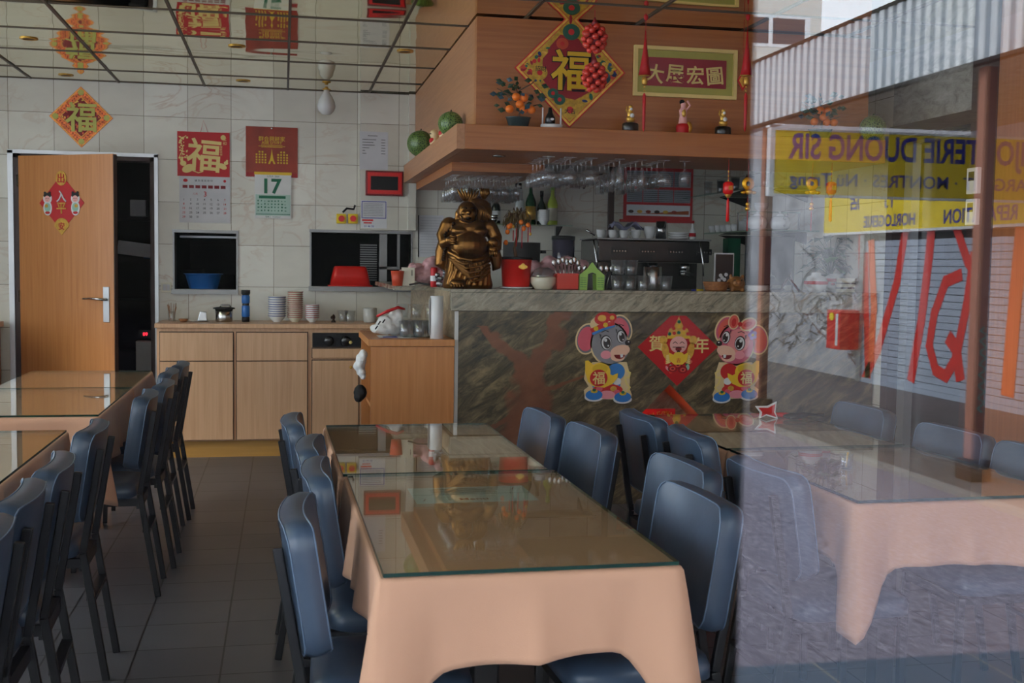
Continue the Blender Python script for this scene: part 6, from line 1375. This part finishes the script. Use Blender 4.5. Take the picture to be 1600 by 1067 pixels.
# ---------------------------------------------------------------- worktop and service cabinet
ZW = .928
def wX(px, y=8.27): return at(px, 490, y=y).x
t = thing('toothpick_jar', (wX(268), 8.3, ZW), 'small glass jar full of sticks at the left end of the beech worktop', 'jar'); x = wX(268)
MB().use('drinking_glass').lathe([(.022, 0), (.025, .004), (.027, .07), (.025, .07), (.022, .006), (0, .006)], (x, 8.3, ZW), 16).build('jar', parent=t)
q = MB().use('basket_wood'); rr = random.Random(2)
for k in range(14): a = rr.uniform(0, 6.28); q.tube([(x+.012*math.cos(a), 8.3+.012*math.sin(a), ZW+.007), (x+.03*math.cos(a), 8.3+.02*math.sin(a), ZW+.10+rr.uniform(0, .03))], .0018, 4)
q.build('sticks', parent=t)
o = MB().use('basket_wood').lathe([(.02, 0), (.035, .02), (.033, .02), (.018, .004), (0, .004)], (0, 0, 0), 20).build('dish', loc=(0, 0, 0)); put(o, wX(287), 8.25, ZW); tag(o, 'tiny brown dish beside the jar of sticks', 'dish')
o = MB().use('steel').lathe([(0, 0), (.06, 0), (.075, .006), (.073, .007), (0, .003)], (0, 0, 0), 24, sy=.7).build('tray', loc=(0, 0, 0)); put(o, wX(311), 8.25, ZW); tag(o, 'small oval steel tray under the napkin holder', 'tray')
o = MB().use('steel').prism([(-.03, 0), (.035, 0), (.03, .06), (-.012, .065)], Frame((0, 0, 0)), -.06, 0).build('napkin_holder', loc=(0, 0, 0), bevel=.003); put(o, wX(316), 8.23, ZW+.008); tag(o, 'shiny wedge-shaped napkin holder on a steel tray', 'napkin holder')
x = wX(350); t = thing('saucepan', (x, 8.27, ZW), 'small lidded steel pot on the beech worktop', 'pot')
MB().use('steel').lathe([(.055, 0), (.058, .004), (.062, .09), (0, .09)], (x, 8.27, ZW), 28).build('body', parent=t); MB().use('soft_black').lathe([(.075, .091), (.076, .098), (.05, .104), (0, .106)], (x, 8.27, ZW), 28).build('lid', parent=t)
MB().use('steel').tube([(x-.025, 8.27, ZW+.105), (x-.02, 8.27, ZW+.117), (x+.04, 8.27, ZW+.117), (x+.045, 8.27, ZW+.105)], .006, 8).build('lid_handle', parent=t)
x = wX(384); t = thing('torch', (x, 8.27, ZW), 'upright blue and black torch on the beech worktop', 'torch'); MB().use('soft_black').lathe([(.026, 0), (.027, .03), (.024, .032), (.024, .19), (.031, .20), (.031, .225), (0, .225)], (x, 8.27, ZW), 20).build('body', parent=t); MB().use('blue_plastic').lathe([(.0245, .035), (.028, .04), (.028, .11), (.0245, .115)], (x, 8.27, ZW), 20).lathe([(.0245, .13), (.0285, .135), (.0285, .18), (.0245, .188)], (x, 8.27, ZW), 20).build('grip', parent=t)
mat('china_blue', (90, 100, 150), .3); mat('china_red', (170, 44, 50), .3)
bowlstack(433, ZW, 8.27, .062, 9, 'white_ceramic', 'white and blue patterned bowl in the leftmost stack on the worktop', 'white and blue bowls on the worktop', .0165, .05, m2='china_blue')
bowlstack(461, ZW+.0, 8.27, .055, 13, 'cream_ceramic', 'red-rimmed bowl in the tallest stack on the worktop', 'tall stack of red-rimmed bowls', .0148, .04, m2='china_red', tilt=.03)
bowlstack(488, ZW+.0, 8.25, .05, 7, 'white_ceramic', 'red and white bowl in the short stack', 'short stack of red and white bowls', .0145, .04, m2='china_red')
x = wX(521); q = MB().use('bronze_dark').lathe([(.018, 0), (.016, .006), (.008, .02), (.014, .035), (.010, .05), (0, .06)], (x, 8.25, ZW), 12).ell((x-.012, 8.24, ZW+.035), (.010, .008, .012), 8); tag(q.build('figurine'), 'tiny dark figurine right of the bowl stacks', 'figurine')
for i, px in enumerate((536, 546)): o = tm.copy(); COL.objects.link(o); put(o, wX(px, 8.3), 8.3-.06*i, ZW); tag(o, 'clear tumbler near the frosted beaker on the beech worktop, '+('left one', 'right one')[i], 'glass', 'tumblers on the worktop')
mat('frosted_glass', (190, 188, 180), .3); o = MB().use('frosted_glass').lathe([(.042, 0), (.05, .01), (.05, .10), (.045, .105), (.043, .10), (.045, .012), (0, .010)], (0, 0, 0), 24).build('frosted_jug', loc=(0, 0, 0)); put(o, wX(578), 8.25, ZW); tag(o, 'frosted white beaker on the worktop behind the service cabinet', 'beaker')
# on the service cabinet
ZC = .946
rr = random.Random(12)
bag = MB().use('white_plastic'); cx, cy = at(603, 505, y=6.45).x, 6.40
for (dx, dy, dz, r1, r2, r3) in ((-.02, 0, .048, .075, .07, .035), (.02, .02, .055, .07, .06, .05), (.05, .0, .10, .05, .04, .05), (-.01, 0, .075, .05, .05, .045), (.07, .02, .14, .022, .02, .012), (.055, .01, .135, .03, .03, .03)): bag.ell((cx+dx, cy+dy, ZC+dz), (r1, r2, r3), 12, Matrix.Rotation(rr.uniform(-.4, .4), 3, 'Y'))
bg_ = thing('plastic_bag', (cx, cy, ZC), 'knotted white plastic bag with red and black print on the service cabinet', 'bag')
bo = bag.build('bag', parent=bg_, remesh=.008); dm = bo.modifiers.new('crumple', 'DISPLACE'); tx = bpy.data.textures.new('crumple', 'CLOUDS'); tx.noise_scale = .045; dm.texture = tx; dm.strength = .03; dm.mid_level = .5
q = MB().use('red_paper').tube([(cx-.06, cy-.045, ZC+.115), (cx, cy-.055, ZC+.145), (cx+.06, cy-.03, ZC+.165), (cx+.10, cy+.0, ZC+.155)], [.007, .01, .009, .006], 6); q.build('red_trim', parent=bg_)
q = MB().use('soft_black'); 
for dx, dz in ((-.07, .045), (-.055, .07), (-.03, .08)): q.tube([(cx+dx, cy-.075, ZC+dz), (cx+dx+.014, cy-.073, ZC+dz+.02)], .004, 6)
q.build('printing', parent=bg_)
b = MB().use('white_paper').box(cx-.05, cx+.16, 6.28, 6.5, ZC+.0005, ZC+.0015); b.use('sign_blue').box(cx-.03, cx+.05, 6.275, 6.33, ZC+.0035, ZC+.005); tag(b.build('papers'), 'flat papers with a blue corner lying under the white bag', 'paper')
for i in range(9):
    o = tm.copy(); COL.objects.link(o); put(o, at(632, 500, y=6.4).x+.081*(i % 3), 6.33+.085*(i//3 % 3), ZC+.0062); tag(o, 'clear lower tumbler by the white bag, '+('left', 'middle', 'right')[i % 3]+' of the '+('front', 'second', 'back')[i//3]+' row', 'glass', 'tumblers on the service cabinet')
for i in range(3):
    o = tm.copy(); COL.objects.link(o); put(o, at(632, 500, y=6.4).x+.081*i, 6.5, ZC+.096); tag(o, 'clear tumbler stacked on the cluster by the paper roll, '+('left', 'middle', 'right')[i], 'glass', 'upper tumblers on the service cabinet')
b = MB().use('shelf_glass').box(at(627, 500, y=6.4).x, at(627, 500, y=6.4).x+.235, 6.28, 6.56, ZC+.0035, ZC+.006); tag(b.build('glass_tray'), 'thin tray under the tumblers on the service cabinet', 'tray')
x = at(681, 500, y=6.27).x; zt_ = at(680, 462, y=6.27).z; t = thing('paper_roll', (x, 6.23, ZC), 'tall white kitchen paper roll standing on the service cabinet', 'paper roll')
MB().use('white_paper').lathe([(.012, 0), (.036, 0), (.036, zt_-ZC), (.012, zt_-ZC), (.012, 0)], (x, 6.235, ZC), 28).build('roll', parent=t)
MB().use('white_paper').grid([[(x-.036, 6.235, ZC+.01+(zt_-ZC-.01)*j/5) for j in range(6)], [(x-.045, 6.215, ZC+.03+(zt_-ZC-.05)*j/5) for j in range(6)]]).build('loose_end', parent=t, solid=.001)

# ---------------------------------------------------------------- on the canopy ledge
ZL = LZ1+.001; YL = 5.56
def orange_tree(px, label, w=.13, h=.26):
    x = at(px, 190, y=YL).x; t = thing('orange_tree', (x, YL+.02, ZL), label, 'ornamental tree', 'little orange trees on the ledge'); y = YL+.02; rr = random.Random(px)
    MB().use('glaze_teal').lathe([(.045, 0), (.05, .004), (.062, .045), (.066, .05), (.055, .05), (.05, .04), (0, .04)], (x, y, ZL), 20, sy=.7).build('pot', parent=t)
    b = MB().use('bark').tube([(x, y, ZL+.04), (x+.01, y, ZL+.09), (x-.01, y, ZL+.15), (x+.01, y, ZL+.2)], [.006, .005, .004, .003], 6)
    for k in range(6): a = k*1.1; b.tube([(x, y, ZL+.08+.02*k), (x+w*.6*math.cos(a), y+.03*math.sin(a), ZL+.11+.02*k), (x+w*.85*math.cos(a), y+.04*math.sin(a), ZL+.12+.022*k)], [.004, .003, .002], 5)
    b.build('branches', parent=t); b = MB()
    for k in range(40):
        a = rr.uniform(0, 6.28); q = rr.uniform(.2, 1)*w*.9; c = Vector((x+q*math.cos(a), y+.05*math.sin(a), ZL+.08+rr.uniform(0, .17)-.3*q*.3)); d = Vector((math.cos(a), .3*math.sin(a), rr.uniform(-.4, .3))).normalized(); s_ = d.cross(Vector((0, 1, .2))).normalized(); L = rr.uniform(.03, .045)
        b.use(rr.choice(['leaf_green', 'leaf_green', 'leaf_blue'])).add([c, c+d*L*.5+s_*L*.32, c+d*L, c+d*L*.5-s_*L*.32, c+d*L*.5+Vector((0, -.004, 0))], [(0, 1, 4), (1, 2, 4), (2, 3, 4), (3, 0, 4)])
    b.build('leaves', parent=t)
    for dx, dz in ((-.018, .145), (.022, .142), (0, .11), (-.05, .085), (.06, .085), (.02, .085)): MB().use('mandarin').ell((x+dx, y-.03, ZL+dz), (.021, .02, .02), 14).build('orange', parent=t)
orange_tree(811, 'small orange tree ornament left of the big diamond on the ledge')
orange_tree(1285, 'small orange tree ornament on the right part of the ledge near the green melon')
x = at(862, 190, y=YL).x; t = thing('bottle_stand', (x, YL, ZL), 'round white stand with two posts and a dark little bottle on the ledge', 'stand')
MB().use('white_plastic').lathe([(.055, 0), (.056, .018), (0, .02)], (x, YL, ZL), 24, sy=.7).build('base', parent=t); MB().use('white_plastic').cyl((x-.046, YL, ZL+.018), (x-.046, YL, ZL+.10), .004).build('post', parent=t); MB().use('white_plastic').cyl((x+.046, YL, ZL+.018), (x+.046, YL, ZL+.10), .004).build('post', parent=t)
t2 = MB().use('near_black').lathe([(.022, 0), (.026, .005), (.026, .03), (.012, .055), (.009, .08), (0, .082)], (x-.008, YL, ZL+.021), 16); t2.use('white_paper').disc(Frame((x-.004, YL-.0265, ZL+.042)), 0, 0, .009, .006, 0, .002); tag(t2.build('small_bottle'), 'dark little bottle with a white label on the round white stand', 'bottle')
def figurine(px, label, kind):
    x = at(px, 190, y=YL).x; y = YL; t = thing('figurine', (x, y, ZL), label, 'figurine')
    if kind == 'base':
        MB().use('near_black').lathe([(.04, 0), (.042, .004), (.042, .036), (.034, .042), (0, .042)], (x, y, ZL), 24, sy=.8).build('base', parent=t)
        b = MB().use('gold').ell((x, y, ZL+.06), (.024, .02, .02), 12).ell((x, y, ZL+.082), (.018, .015, .022), 12).ell((x, y, ZL+.108), .014, 12).tube([(x-.012, y, ZL+.09), (x-.024, y-.005, ZL+.105), (x-.02, y, ZL+.125)], [.006, .005, .004], 8).ell((x, y, ZL+.122), (.012, .012, .01), 10); b.build('body', parent=t, remesh=.0025)
        MB().use('white_ceramic').ell((x+.004, y-.016, ZL+.078), (.012, .006, .012), 10).ell((x, y-.012, ZL+.11), (.008, .005, .008), 10).build('white_trim', parent=t)
    else:
        b = MB().use('skin_pink').lathe([(.026, 0), (.03, .02), (.022, .06), (.018, .09), (.022, .115), (.012, .13), (.014, .15), (0, .165)], (x, y, ZL), 14, sy=.8).tube([(x+.014, y, ZL+.115), (x+.034, y-.008, ZL+.14), (x+.02, y, ZL+.165)], .006, 8); b.build('body', parent=t, remesh=.003)
        MB().use('red_paper').lathe([(.032, 0), (.036, .03), (.03, .045), (.02, .05)], (x, y, ZL), 16, sy=.85).build('skirt', parent=t); MB().use('gold').ell((x, y-.014, ZL+.10), (.012, .008, .02), 10).ell((x+.03, y-.008, ZL+.03), (.018, .014, .03), 10).build('gold_trim', parent=t); MB().use('soft_black').ell((x-.006, y+.003, ZL+.158), (.014, .014, .012), 10).build('hair', parent=t)
figurine(985, 'golden figurine on a black base, left of the framed calligraphy\'s centre', 'base')
figurine(1067, 'pink and red standing figurine in the middle of the ledge', 'tall')
figurine(1130, 'golden figurine on a black base below the frame\'s right corner', 'base')
def melon(px, py, r, label, y=None, x=None, z=None):
    p = at(px, py, y=y) if y else at(px, py, x=x)
    mm = MATS.get('melon_green')
    b = MB().use('melon_green').lathe([(r*math.sin(math.pi*i/14), -r*math.cos(math.pi*i/14)) for i in range(15)], (0, 0, 0), 40)
    b.v = [(vx*(1+.035*math.cos(10*math.atan2(vy, vx))), vy*(1+.035*math.cos(10*math.atan2(vy, vx))), vz) for vx, vy, vz in b.v]
    b.use('leaf_green').tube([(0, 0, r*.96), (.004, 0, r*1.12)], .004, 6)
    o = b.build('melon', loc=(0, 0, 0)); put(o, p.x, p.y, (z if z else ZL)+r*.999); tag(o, label, 'melon ornament'); return p
m, nt, bb = newmat('melon_green', .35); tc = N(nt, 'TexCoord'); vo = N(nt, 'TexVoronoi', feature='DISTANCE_TO_EDGE'); vo.inputs['Scale'].default_value = 90; nt.links.new(tc.outputs['Object'], vo.inputs['Vector']); nt.links.new(ramp(nt, vo.outputs['Distance'], [(.04, lin((110, 140, 70))), (.25, lin((24, 56, 28)))]), bb.inputs['Base Color'])
melon(1364, 190, .068, 'round dark green ribbed melon at the right end of the ledge', y=YL+.02)
pA = melon(657, 228, .084, 'speckled green melon ornament farther back on the side ledge', x=.856)
pB = melon(704, 196, .066, 'speckled green melon ornament near the canopy corner', x=.872)
def child(px, py, label, hair):
    p = at(px, py, x=.875); s_ = 1.0; x, y = p.x, p.y; t = thing('child_figurine', (x, y, ZL), label, 'figurine')
    b = MB().use('sticker_cream').ell((x, y, ZL+.035), (.03, .035, .035), 12).ell((x, y, ZL+.085), .03, 14).tube([(x, y-.02, ZL+.045), (x, y-.06, ZL+.012)], [.013, .011], 8).tube([(x-.01, y+.02, ZL+.05), (x-.01, y+.06, ZL+.03)], [.012, .009], 8); b.build('body', parent=t, remesh=.004)
    MB().use('red_paper').ell((x-.012, y-.004, ZL+.045), (.021, .026, .02), 12).build('red_bib', parent=t); MB().use('near_black').ell((x-.0295, y-.012, ZL+.087), .0035, 6).ell((x-.026, y-.024, ZL+.085), .0035, 6).build('eyes', parent=t)
    if hair: MB().use('near_black').ell((x+.004, y+.004, ZL+.098), (.028, .030, .022), 12).build('hair', parent=t)
child(679, 212, 'cream bald child figurine leaning between the two green melons', False); child(694, 203, 'child figurine with black hair against the nearer melon on the side ledge', True)
# big diamond panel
YD = 5.695; GF = Frame((0, YD, 0)); c0 = at(891, 110, y=YD); r = .29; cz = c0.z
t = thing('diamond_poster', (c0.x, YD, cz-r), 'large gold, red and green diamond panel with a glittering character, on the canopy', 'poster')
MB().use('cloth_red').prism(diamond(c0.x, cz, r), GF, 0, .004).build('panel', parent=t)
b = MB().use('gold').prism(diamond(c0.x, cz, r*.97), GF, .0041, .005); b.use('terracotta').prism(diamond(c0.x, cz, r*.92), GF, .0051, .0055); mat('deep_yellow', (190, 150, 40), .4, .2, noise=.3, nscale=60); b.use('deep_yellow').prism(diamond(c0.x, cz, r*.90), GF, .0056, .006)
b.build('border', parent=t); mat('fu_red', (150, 16, 30), .5); mat('sea_green', (30, 90, 70), .5); mat('deep_blue', (24, 50, 100), .5)
b = MB().use('fu_red').disc(GF, c0.x, cz, .155, .15, .0061, .0066, 0, 9); b.use('fu_red').disc(GF, c0.x, cz+.02, .12, .165, .0061, .0067, 20, 8); rr = random.Random(15)
for k in range(150):
    a = rr.uniform(-1, 1); q = rr.uniform(-1, 1)*(1-abs(a)); X_, Z_ = a*r*.86, q*r*.86
    if math.hypot(X_, Z_) < .15: continue
    b.use(rr.choice(['sea_green', 'deep_blue', 'cloth_red', 'deep_yellow', 'yellow_gold', 'gold', 'fu_red', 'ink_green', 'terracotta'])).disc(GF, c0.x+X_, cz+Z_, rr.uniform(.006, .018), rr.uniform(.004, .012), .0061, .0065+k*1e-5, rr.uniform(0, 180), 9)
for dx, dz, rr_, m_ in ((0, .19, .045, 'sea_green'), (-.16, -.02, .04, 'deep_yellow'), (.17, -.03, .04, 'leaf_blue'), (-.09, -.12, .028, 'sea_green'), (-.055, -.15, .03, 'sea_green'), (-.045, .13, .032, 'terracotta'), (0, -.2, .05, 'deep_yellow')):
    b.use(m_).disc(GF, c0.x+dx, cz+dz, rr_, rr_*.9, .0085, .0092); b.use('cloth_red').disc(GF, c0.x+dx, cz+dz, rr_*.35, rr_*.35, .0093, .0098)
b.use('soft_black').text(GF, '招財', c0.x-.155, cz+.0, .03, .0099, .0104, .006, rot=0).text(GF, '大吉', c0.x, cz-.205, .03, .0093, .0100, .006)
b.build('ornament', parent=t); b = MB().use('soft_black').text(GF, '福', c0.x, cz, .215, .0068, .0095, .035); b.build('character_outline', parent=t); MB().use('yellow_gold').text(GF, '福', c0.x, cz, .215, .0096, .013, .016).build('character', parent=t)
# framed calligraphy
a = at(990, 71, y=YD); b_ = at(1148, 157, y=YD); t = thing('framed_calligraphy', ((a.x+b_.x)/2, YD, b_.z), 'gold framed red panel with four raised gold characters on the canopy', 'picture')
xa, xb_, za, zb_ = a.x, b_.x, b_.z, a.z
MB().use('pale_gold').rect(GF, xa, za, xb_, za+.018, 0, .025).rect(GF, xa, zb_-.018, xb_, zb_, 0, .025).rect(GF, xa, za+.0181, xa+.018, zb_-.0181, 0, .025).rect(GF, xb_-.018, za+.0181, xb_, zb_-.0181, 0, .025).build('frame', parent=t)
MB().use('olive_gold').rect(GF, xa+.0185, za+.0185, xb_-.0185, zb_-.0185, .001, .008).build('mount', parent=t); mat('silk_red', (150, 14, 44), .3, coat=.5); MB().use('silk_red').rect(GF, xa+.055, za+.055, xb_-.055, zb_-.055, .0085, .011).build('silk_panel', parent=t)
b = MB().use('pale_gold')
for k, ch in enumerate('圖宏展大'[::-1]): b.text(GF, ch, xa+.115+.108*k, (za+zb_)/2-.01, .10, .0115, .015, .014, rot=-8+5*k)
b.build('gold_characters', parent=t)
MB().use('clear_window_glass').rect(GF, xa+.019, za+.019, xb_-.019, zb_-.019, .019, .021).build('glazing', parent=t)

# ---------------------------------------------------------------- hanging ornaments
YH = 5.40
def string(px, z0, z1, y): x = at(px, 100, y=y).x; return x
mat('berry', (206, 60, 44), .3, noise=.3, nscale=60)
for i, (py, lb) in enumerate(((60, 'upper bunch of red berries hanging in front of the big diamond'), (121, 'lower bunch of red berries hanging in front of the big diamond'))):
    c = at(929, py, y=YH); t = thing('berry_bunch', c, lb, 'hanging ornament', 'red berry bunches'); rr = random.Random(i+40)
    for k in range(32):
        ph = math.acos(1-2*(k+.5)/32); th = k*2.4; p = c+Vector((.052*math.sin(ph)*math.cos(th), .04*math.sin(ph)*math.sin(th), .062*math.cos(ph)))
        o = MB().use('berry').ell(p, (.0165, .0165, .0155), 10).build('berry', parent=t)
    b = MB().use('dark_red').ell(c, (.04, .03, .045), 8)
    b.use('dark_red').tube([c+Vector((0, 0, .06)), c+Vector((0, 0, .10))], [.02, .003], 8)
    b.build('core', parent=t); MB().use('red_paper').tube([c+Vector((0, 0, .1)), Vector((c.x, YH, HC-.01 if i == 0 else c.z+.115))], .0015, 4).build('cord', parent=t)
def firecracker(px, lb):
    c = at(px, 90, y=YH); x = c.x; t = thing('hanging_charm', (x, YH, c.z), lb, 'hanging ornament', 'long red hanging charms'); z = lambda py: at(px, py, y=YH).z
    MB().use('red_paper').tube([(x, YH, HC-.01), (x, YH, z(50))], .0015, 4).ell((x, YH, z(27)), (.012, .008, .016), 8).build('cord', parent=t)
    MB().use('red_paper').lathe([(.003, z(48)), (.010, z(75)), (.022, z(100)), (.032, z(117)), (0, z(117))], (x, YH, 0), 4, sy=.5).build('banner', parent=t); MB().use('gold').lathe([(.033, z(119)), (.033, z(117.5)), (0, z(117.5))], (x, YH, 0), 4, sy=.5).build('banner_edge', parent=t)
    MB().use('gold').lathe([(.006, z(120)), (.013, z(122)), (.014, z(131)), (.01, z(133)), (0, z(133))][::-1], (x, YH, 0), 14).build('bell', parent=t)
    b = MB().use('gold').ell((x, YH, z(136)), .005, 8).ell((x, YH, z(142)), .005, 8); b.build('beads', parent=t)
    MB().use('red_paper').lathe([(.001, z(206)), (.007, z(200)), (.009, z(150)), (.004, z(146)), (0, z(145))], (x, YH, 0), 10).build('tassel', parent=t)
firecracker(1008, 'long red pennant charm with gold bell and tassel, over the frame\'s left side')
firecracker(1167, 'long red charm with gold bell and tassel, right of the framed calligraphy')
c = at(1163, 125, y=YH); t = thing('diamond_charm', (c.x, YH, c.z-.05), 'small red and gold diamond charm behind the right red tassel', 'hanging ornament'); fr = Frame((0, YH+.02, 0)); MB().use('red_paper').prism(diamond(c.x, c.z, .05, .6), fr, 0, .004).build('card', parent=t); MB().use('gold').prism(diamond(c.x, c.z, .036, .6), fr, .0042, .005).build('gold_centre', parent=t); MB().use('red_paper').tube([(c.x, YH+.02, c.z+.05), (c.x, YH+.02, HC-.01)], .0012, 4).build('cord', parent=t)
def lantern(px, lb):
    y = 5.56; z = lambda py: at(px, py, y=y).z; x = at(px, 290, y=y).x; t = thing('lantern_charm', (x, y, z(295)), lb, 'hanging ornament', 'tiny red lanterns')
    MB().use('red_paper').tube([(x, y, LZ0-.001), (x, y, z(283))], .0015, 4).build('cord', parent=t); MB().use('gold').ell((x, y, z(268)), .005, 8).ell((x, y, z(275)), .005, 8).lathe([(0, z(280)), (.006, z(282)), (0, z(284))][::-1], (x, y, 0), 10).build('beads', parent=t)
    MB().use('bright_red').lathe([(.016, z(304)), (.026, z(301)), (.027, z(287)), (.016, z(284)), (0, z(284))], (x, y, 0), 16).build('lantern', parent=t); MB().use('gold').lathe([(.0172, z(303.8)), (.0175, z(305)), (.006, z(309)), (0, z(309))][::-1], (x, y, 0), 14).build('cap', parent=t)
    fr = Frame((x, y-.0275, z(294))); MB().use('gold').text(fr, '福', 0, 0, .025, 0, .0015, .01).build('character', parent=t)
    MB().use('bright_red').lathe([(.001, z(347)), (.009, z(345)), (.007, z(315)), (.003, z(310)), (0, z(309.5))], (x, y, 0), 10).build('tassel', parent=t)
lantern(1138, 'tiny red lantern with tassel hanging left of the first gold coin'); lantern(1299, 'tiny red lantern with tassel hanging under the right end of the ledge')
def coin(px, lb):
    y = 5.58; z = lambda py: at(px, py, y=y).z; x = at(px, 290, y=y).x; t = thing('coin_charm', (x, y, z(290)), lb, 'hanging ornament', 'gold coin and ingot charms'); fr = Frame((x, y, z(287)))
    MB().use('red_paper').tube([(x, y, LZ0-.001), (x, y, z(276))], .0012, 4).build('cord', parent=t)
    b = MB().use('gold'); mat('bright_gold', (236, 176, 40), .25, .7); b.mats = ['bright_gold']
    b.lathe([(.012, -.003), (.032, -.004), (.035, 0), (.032, .004), (.012, .003), (.012, -.003)], (x, y, z(287)), 24, 'y'); b.build('coin', parent=t)
    MB().use('bright_gold').ell((x, y-.01, z(300)), (.022, .014, .014), 14).build('ingot', parent=t)
    for s_ in (-1, 1): MB().use('bright_gold').ell((x+.028*s_, y-.008, z(301)), (.016, .010, .009), 12).build('ingot', parent=t)
    MB().use('bright_gold').ell((x, y, z(319)), (.011, .011, .012), 12).ell((x, y, z(326)), (.014, .014, .013), 12).build('gourd', parent=t); MB().use('red_paper').tube([(x, y, z(306)), (x, y, z(361))], [.0012, .003], 5).build('tassel', parent=t)
coin(1169, 'gold coin and ingot charm hanging beside the left red lantern'); coin(1269, 'gold coin and ingot charm hanging beside the right red lantern')

# ---------------------------------------------------------------- on the tables
ZT = .7567
mat('menu_blue', (220, 230, 236), .6); ca, sa = math.cos(math.radians(.7)), math.sin(math.radians(.7))
q = [at(690, 783, z=.7475), at(855, 775, z=.7475), at(912, 826, z=.7475), at(715, 838, z=.7475)]
fm = Frame((.488, 2.95, .7468), (1, 0.02, 0), (-.02, 1, 0)); w = MB().use('menu_blue').rect(fm, -.155, -.085, .165, .115, 0, .0006); w.use('soft_black').rect(fm, -.155, .018, .165, .021, .0007, .0009)
w.use('dark_red').text(fm, 'Menu', .0, -.045, .035, .0007, .0009, .004).text(fm, '/', -.13, -.045, .04, .0007, .0009, .006).text(fm, '/', .13, .075, .04, .0007, .0009, .006); w.use('smoky_plastic')
for k in range(5): w.rect(fm, -.1, .035+.013*k, .08-.02*(k % 2), .039+.013*k, .0007, .0009)
o = w.build('menu_sheet'); tag(o, 'grey-blue printed menu sheet lying under the glass of the nearest middle table', 'menu')
pw = at(655, 336, y=YW); pv = at(692, 402, y=YW)
b = MB().use('grey_paper').rect(WF, pw.x, pv.z, pv.x, pw.z, .0005, .0015); b.use('planner_grey')
for k in range(14): b.rect(WF, pw.x+.01, pw.z-.02-.02*k, pv.x-.01, pw.z-.018-.02*k, .0016, .0019)
b.use('soft_black').rect(WF, pw.x-.008, pv.z, pw.x-.001, pw.z, .0005, .004)
tag(b.build('ruled_sheet'), 'large ruled white sheet on the wall behind the bronze statue', 'notice')
o = MB().use('drinking_glass').lathe([(.016, 0), (.018, .003), (.02, .045), (.018, .045), (.015, .006), (0, .006)], (0, 0, 0), 16); o.use('gold').tube([(0, 0, .006), (.004, 0, .05)], .003, 5); o = o.build('toothpick_glass', loc=(0, 0, 0)); put(o, at(1322, 732, z=ZT).x, at(1322, 732, z=ZT).y, ZT); tag(o, 'tiny glass of toothpicks on the right-hand glass tabletop', 'glass')
# red fabric charm with spectacles on the right table
fT = Frame(at(1200, 653, z=ZT), (1, .1, 0), (-.1, 1, 0)); t = thing('fabric_charm', fT.o, 'red fabric tag with white edging on the far right-hand table', 'cloth')
MB().use('white_paper').prism([(-.045, -.02), (-.01, -.01), (.035, -.03), (.03, 0.0), (.045, .045), (0, .03), (-.05, .035), (-.035, .008)], Frame(fT.o+Vector((0, 0, .02)), (1, 0, .1), (0, .5, .9)), 0, .004).build('white_edge', parent=t)
MB().use('red_paper').prism([(-.035, -.012), (-.01, -.003), (.028, -.02), (.022, 0.0), (.034, .035), (0, .022), (-.038, .027), (-.026, .008)], Frame(fT.o+Vector((0, -.005, .02)), (1, 0, .1), (0, .5, .9)), .0001, .003).build('red_panel', parent=t)
MB().use('red_paper').tube([fT(.02, 0, .015), fT(.07, -.01, .01), (fT(.14, -.02, .006))], [.008, .012, .006], 8).build('ribbon', parent=t)
b = MB().use('soft_black'); rr = random.Random(3)
for k in range(5): b.tube([fT(.06, -.07+.006*k, .008), fT(.14, -.07+.008*k, .02), fT(.22, -.03-.006*k, .012), fT(.25, -.01, .008)], .006, 6)
b.ell(fT(.09, -.05, .012), (.05, .025, .012), 12); o = b.build('dark_strap'); tag(o, 'dark bundled strap lying beside the red fabric tag', 'strap')
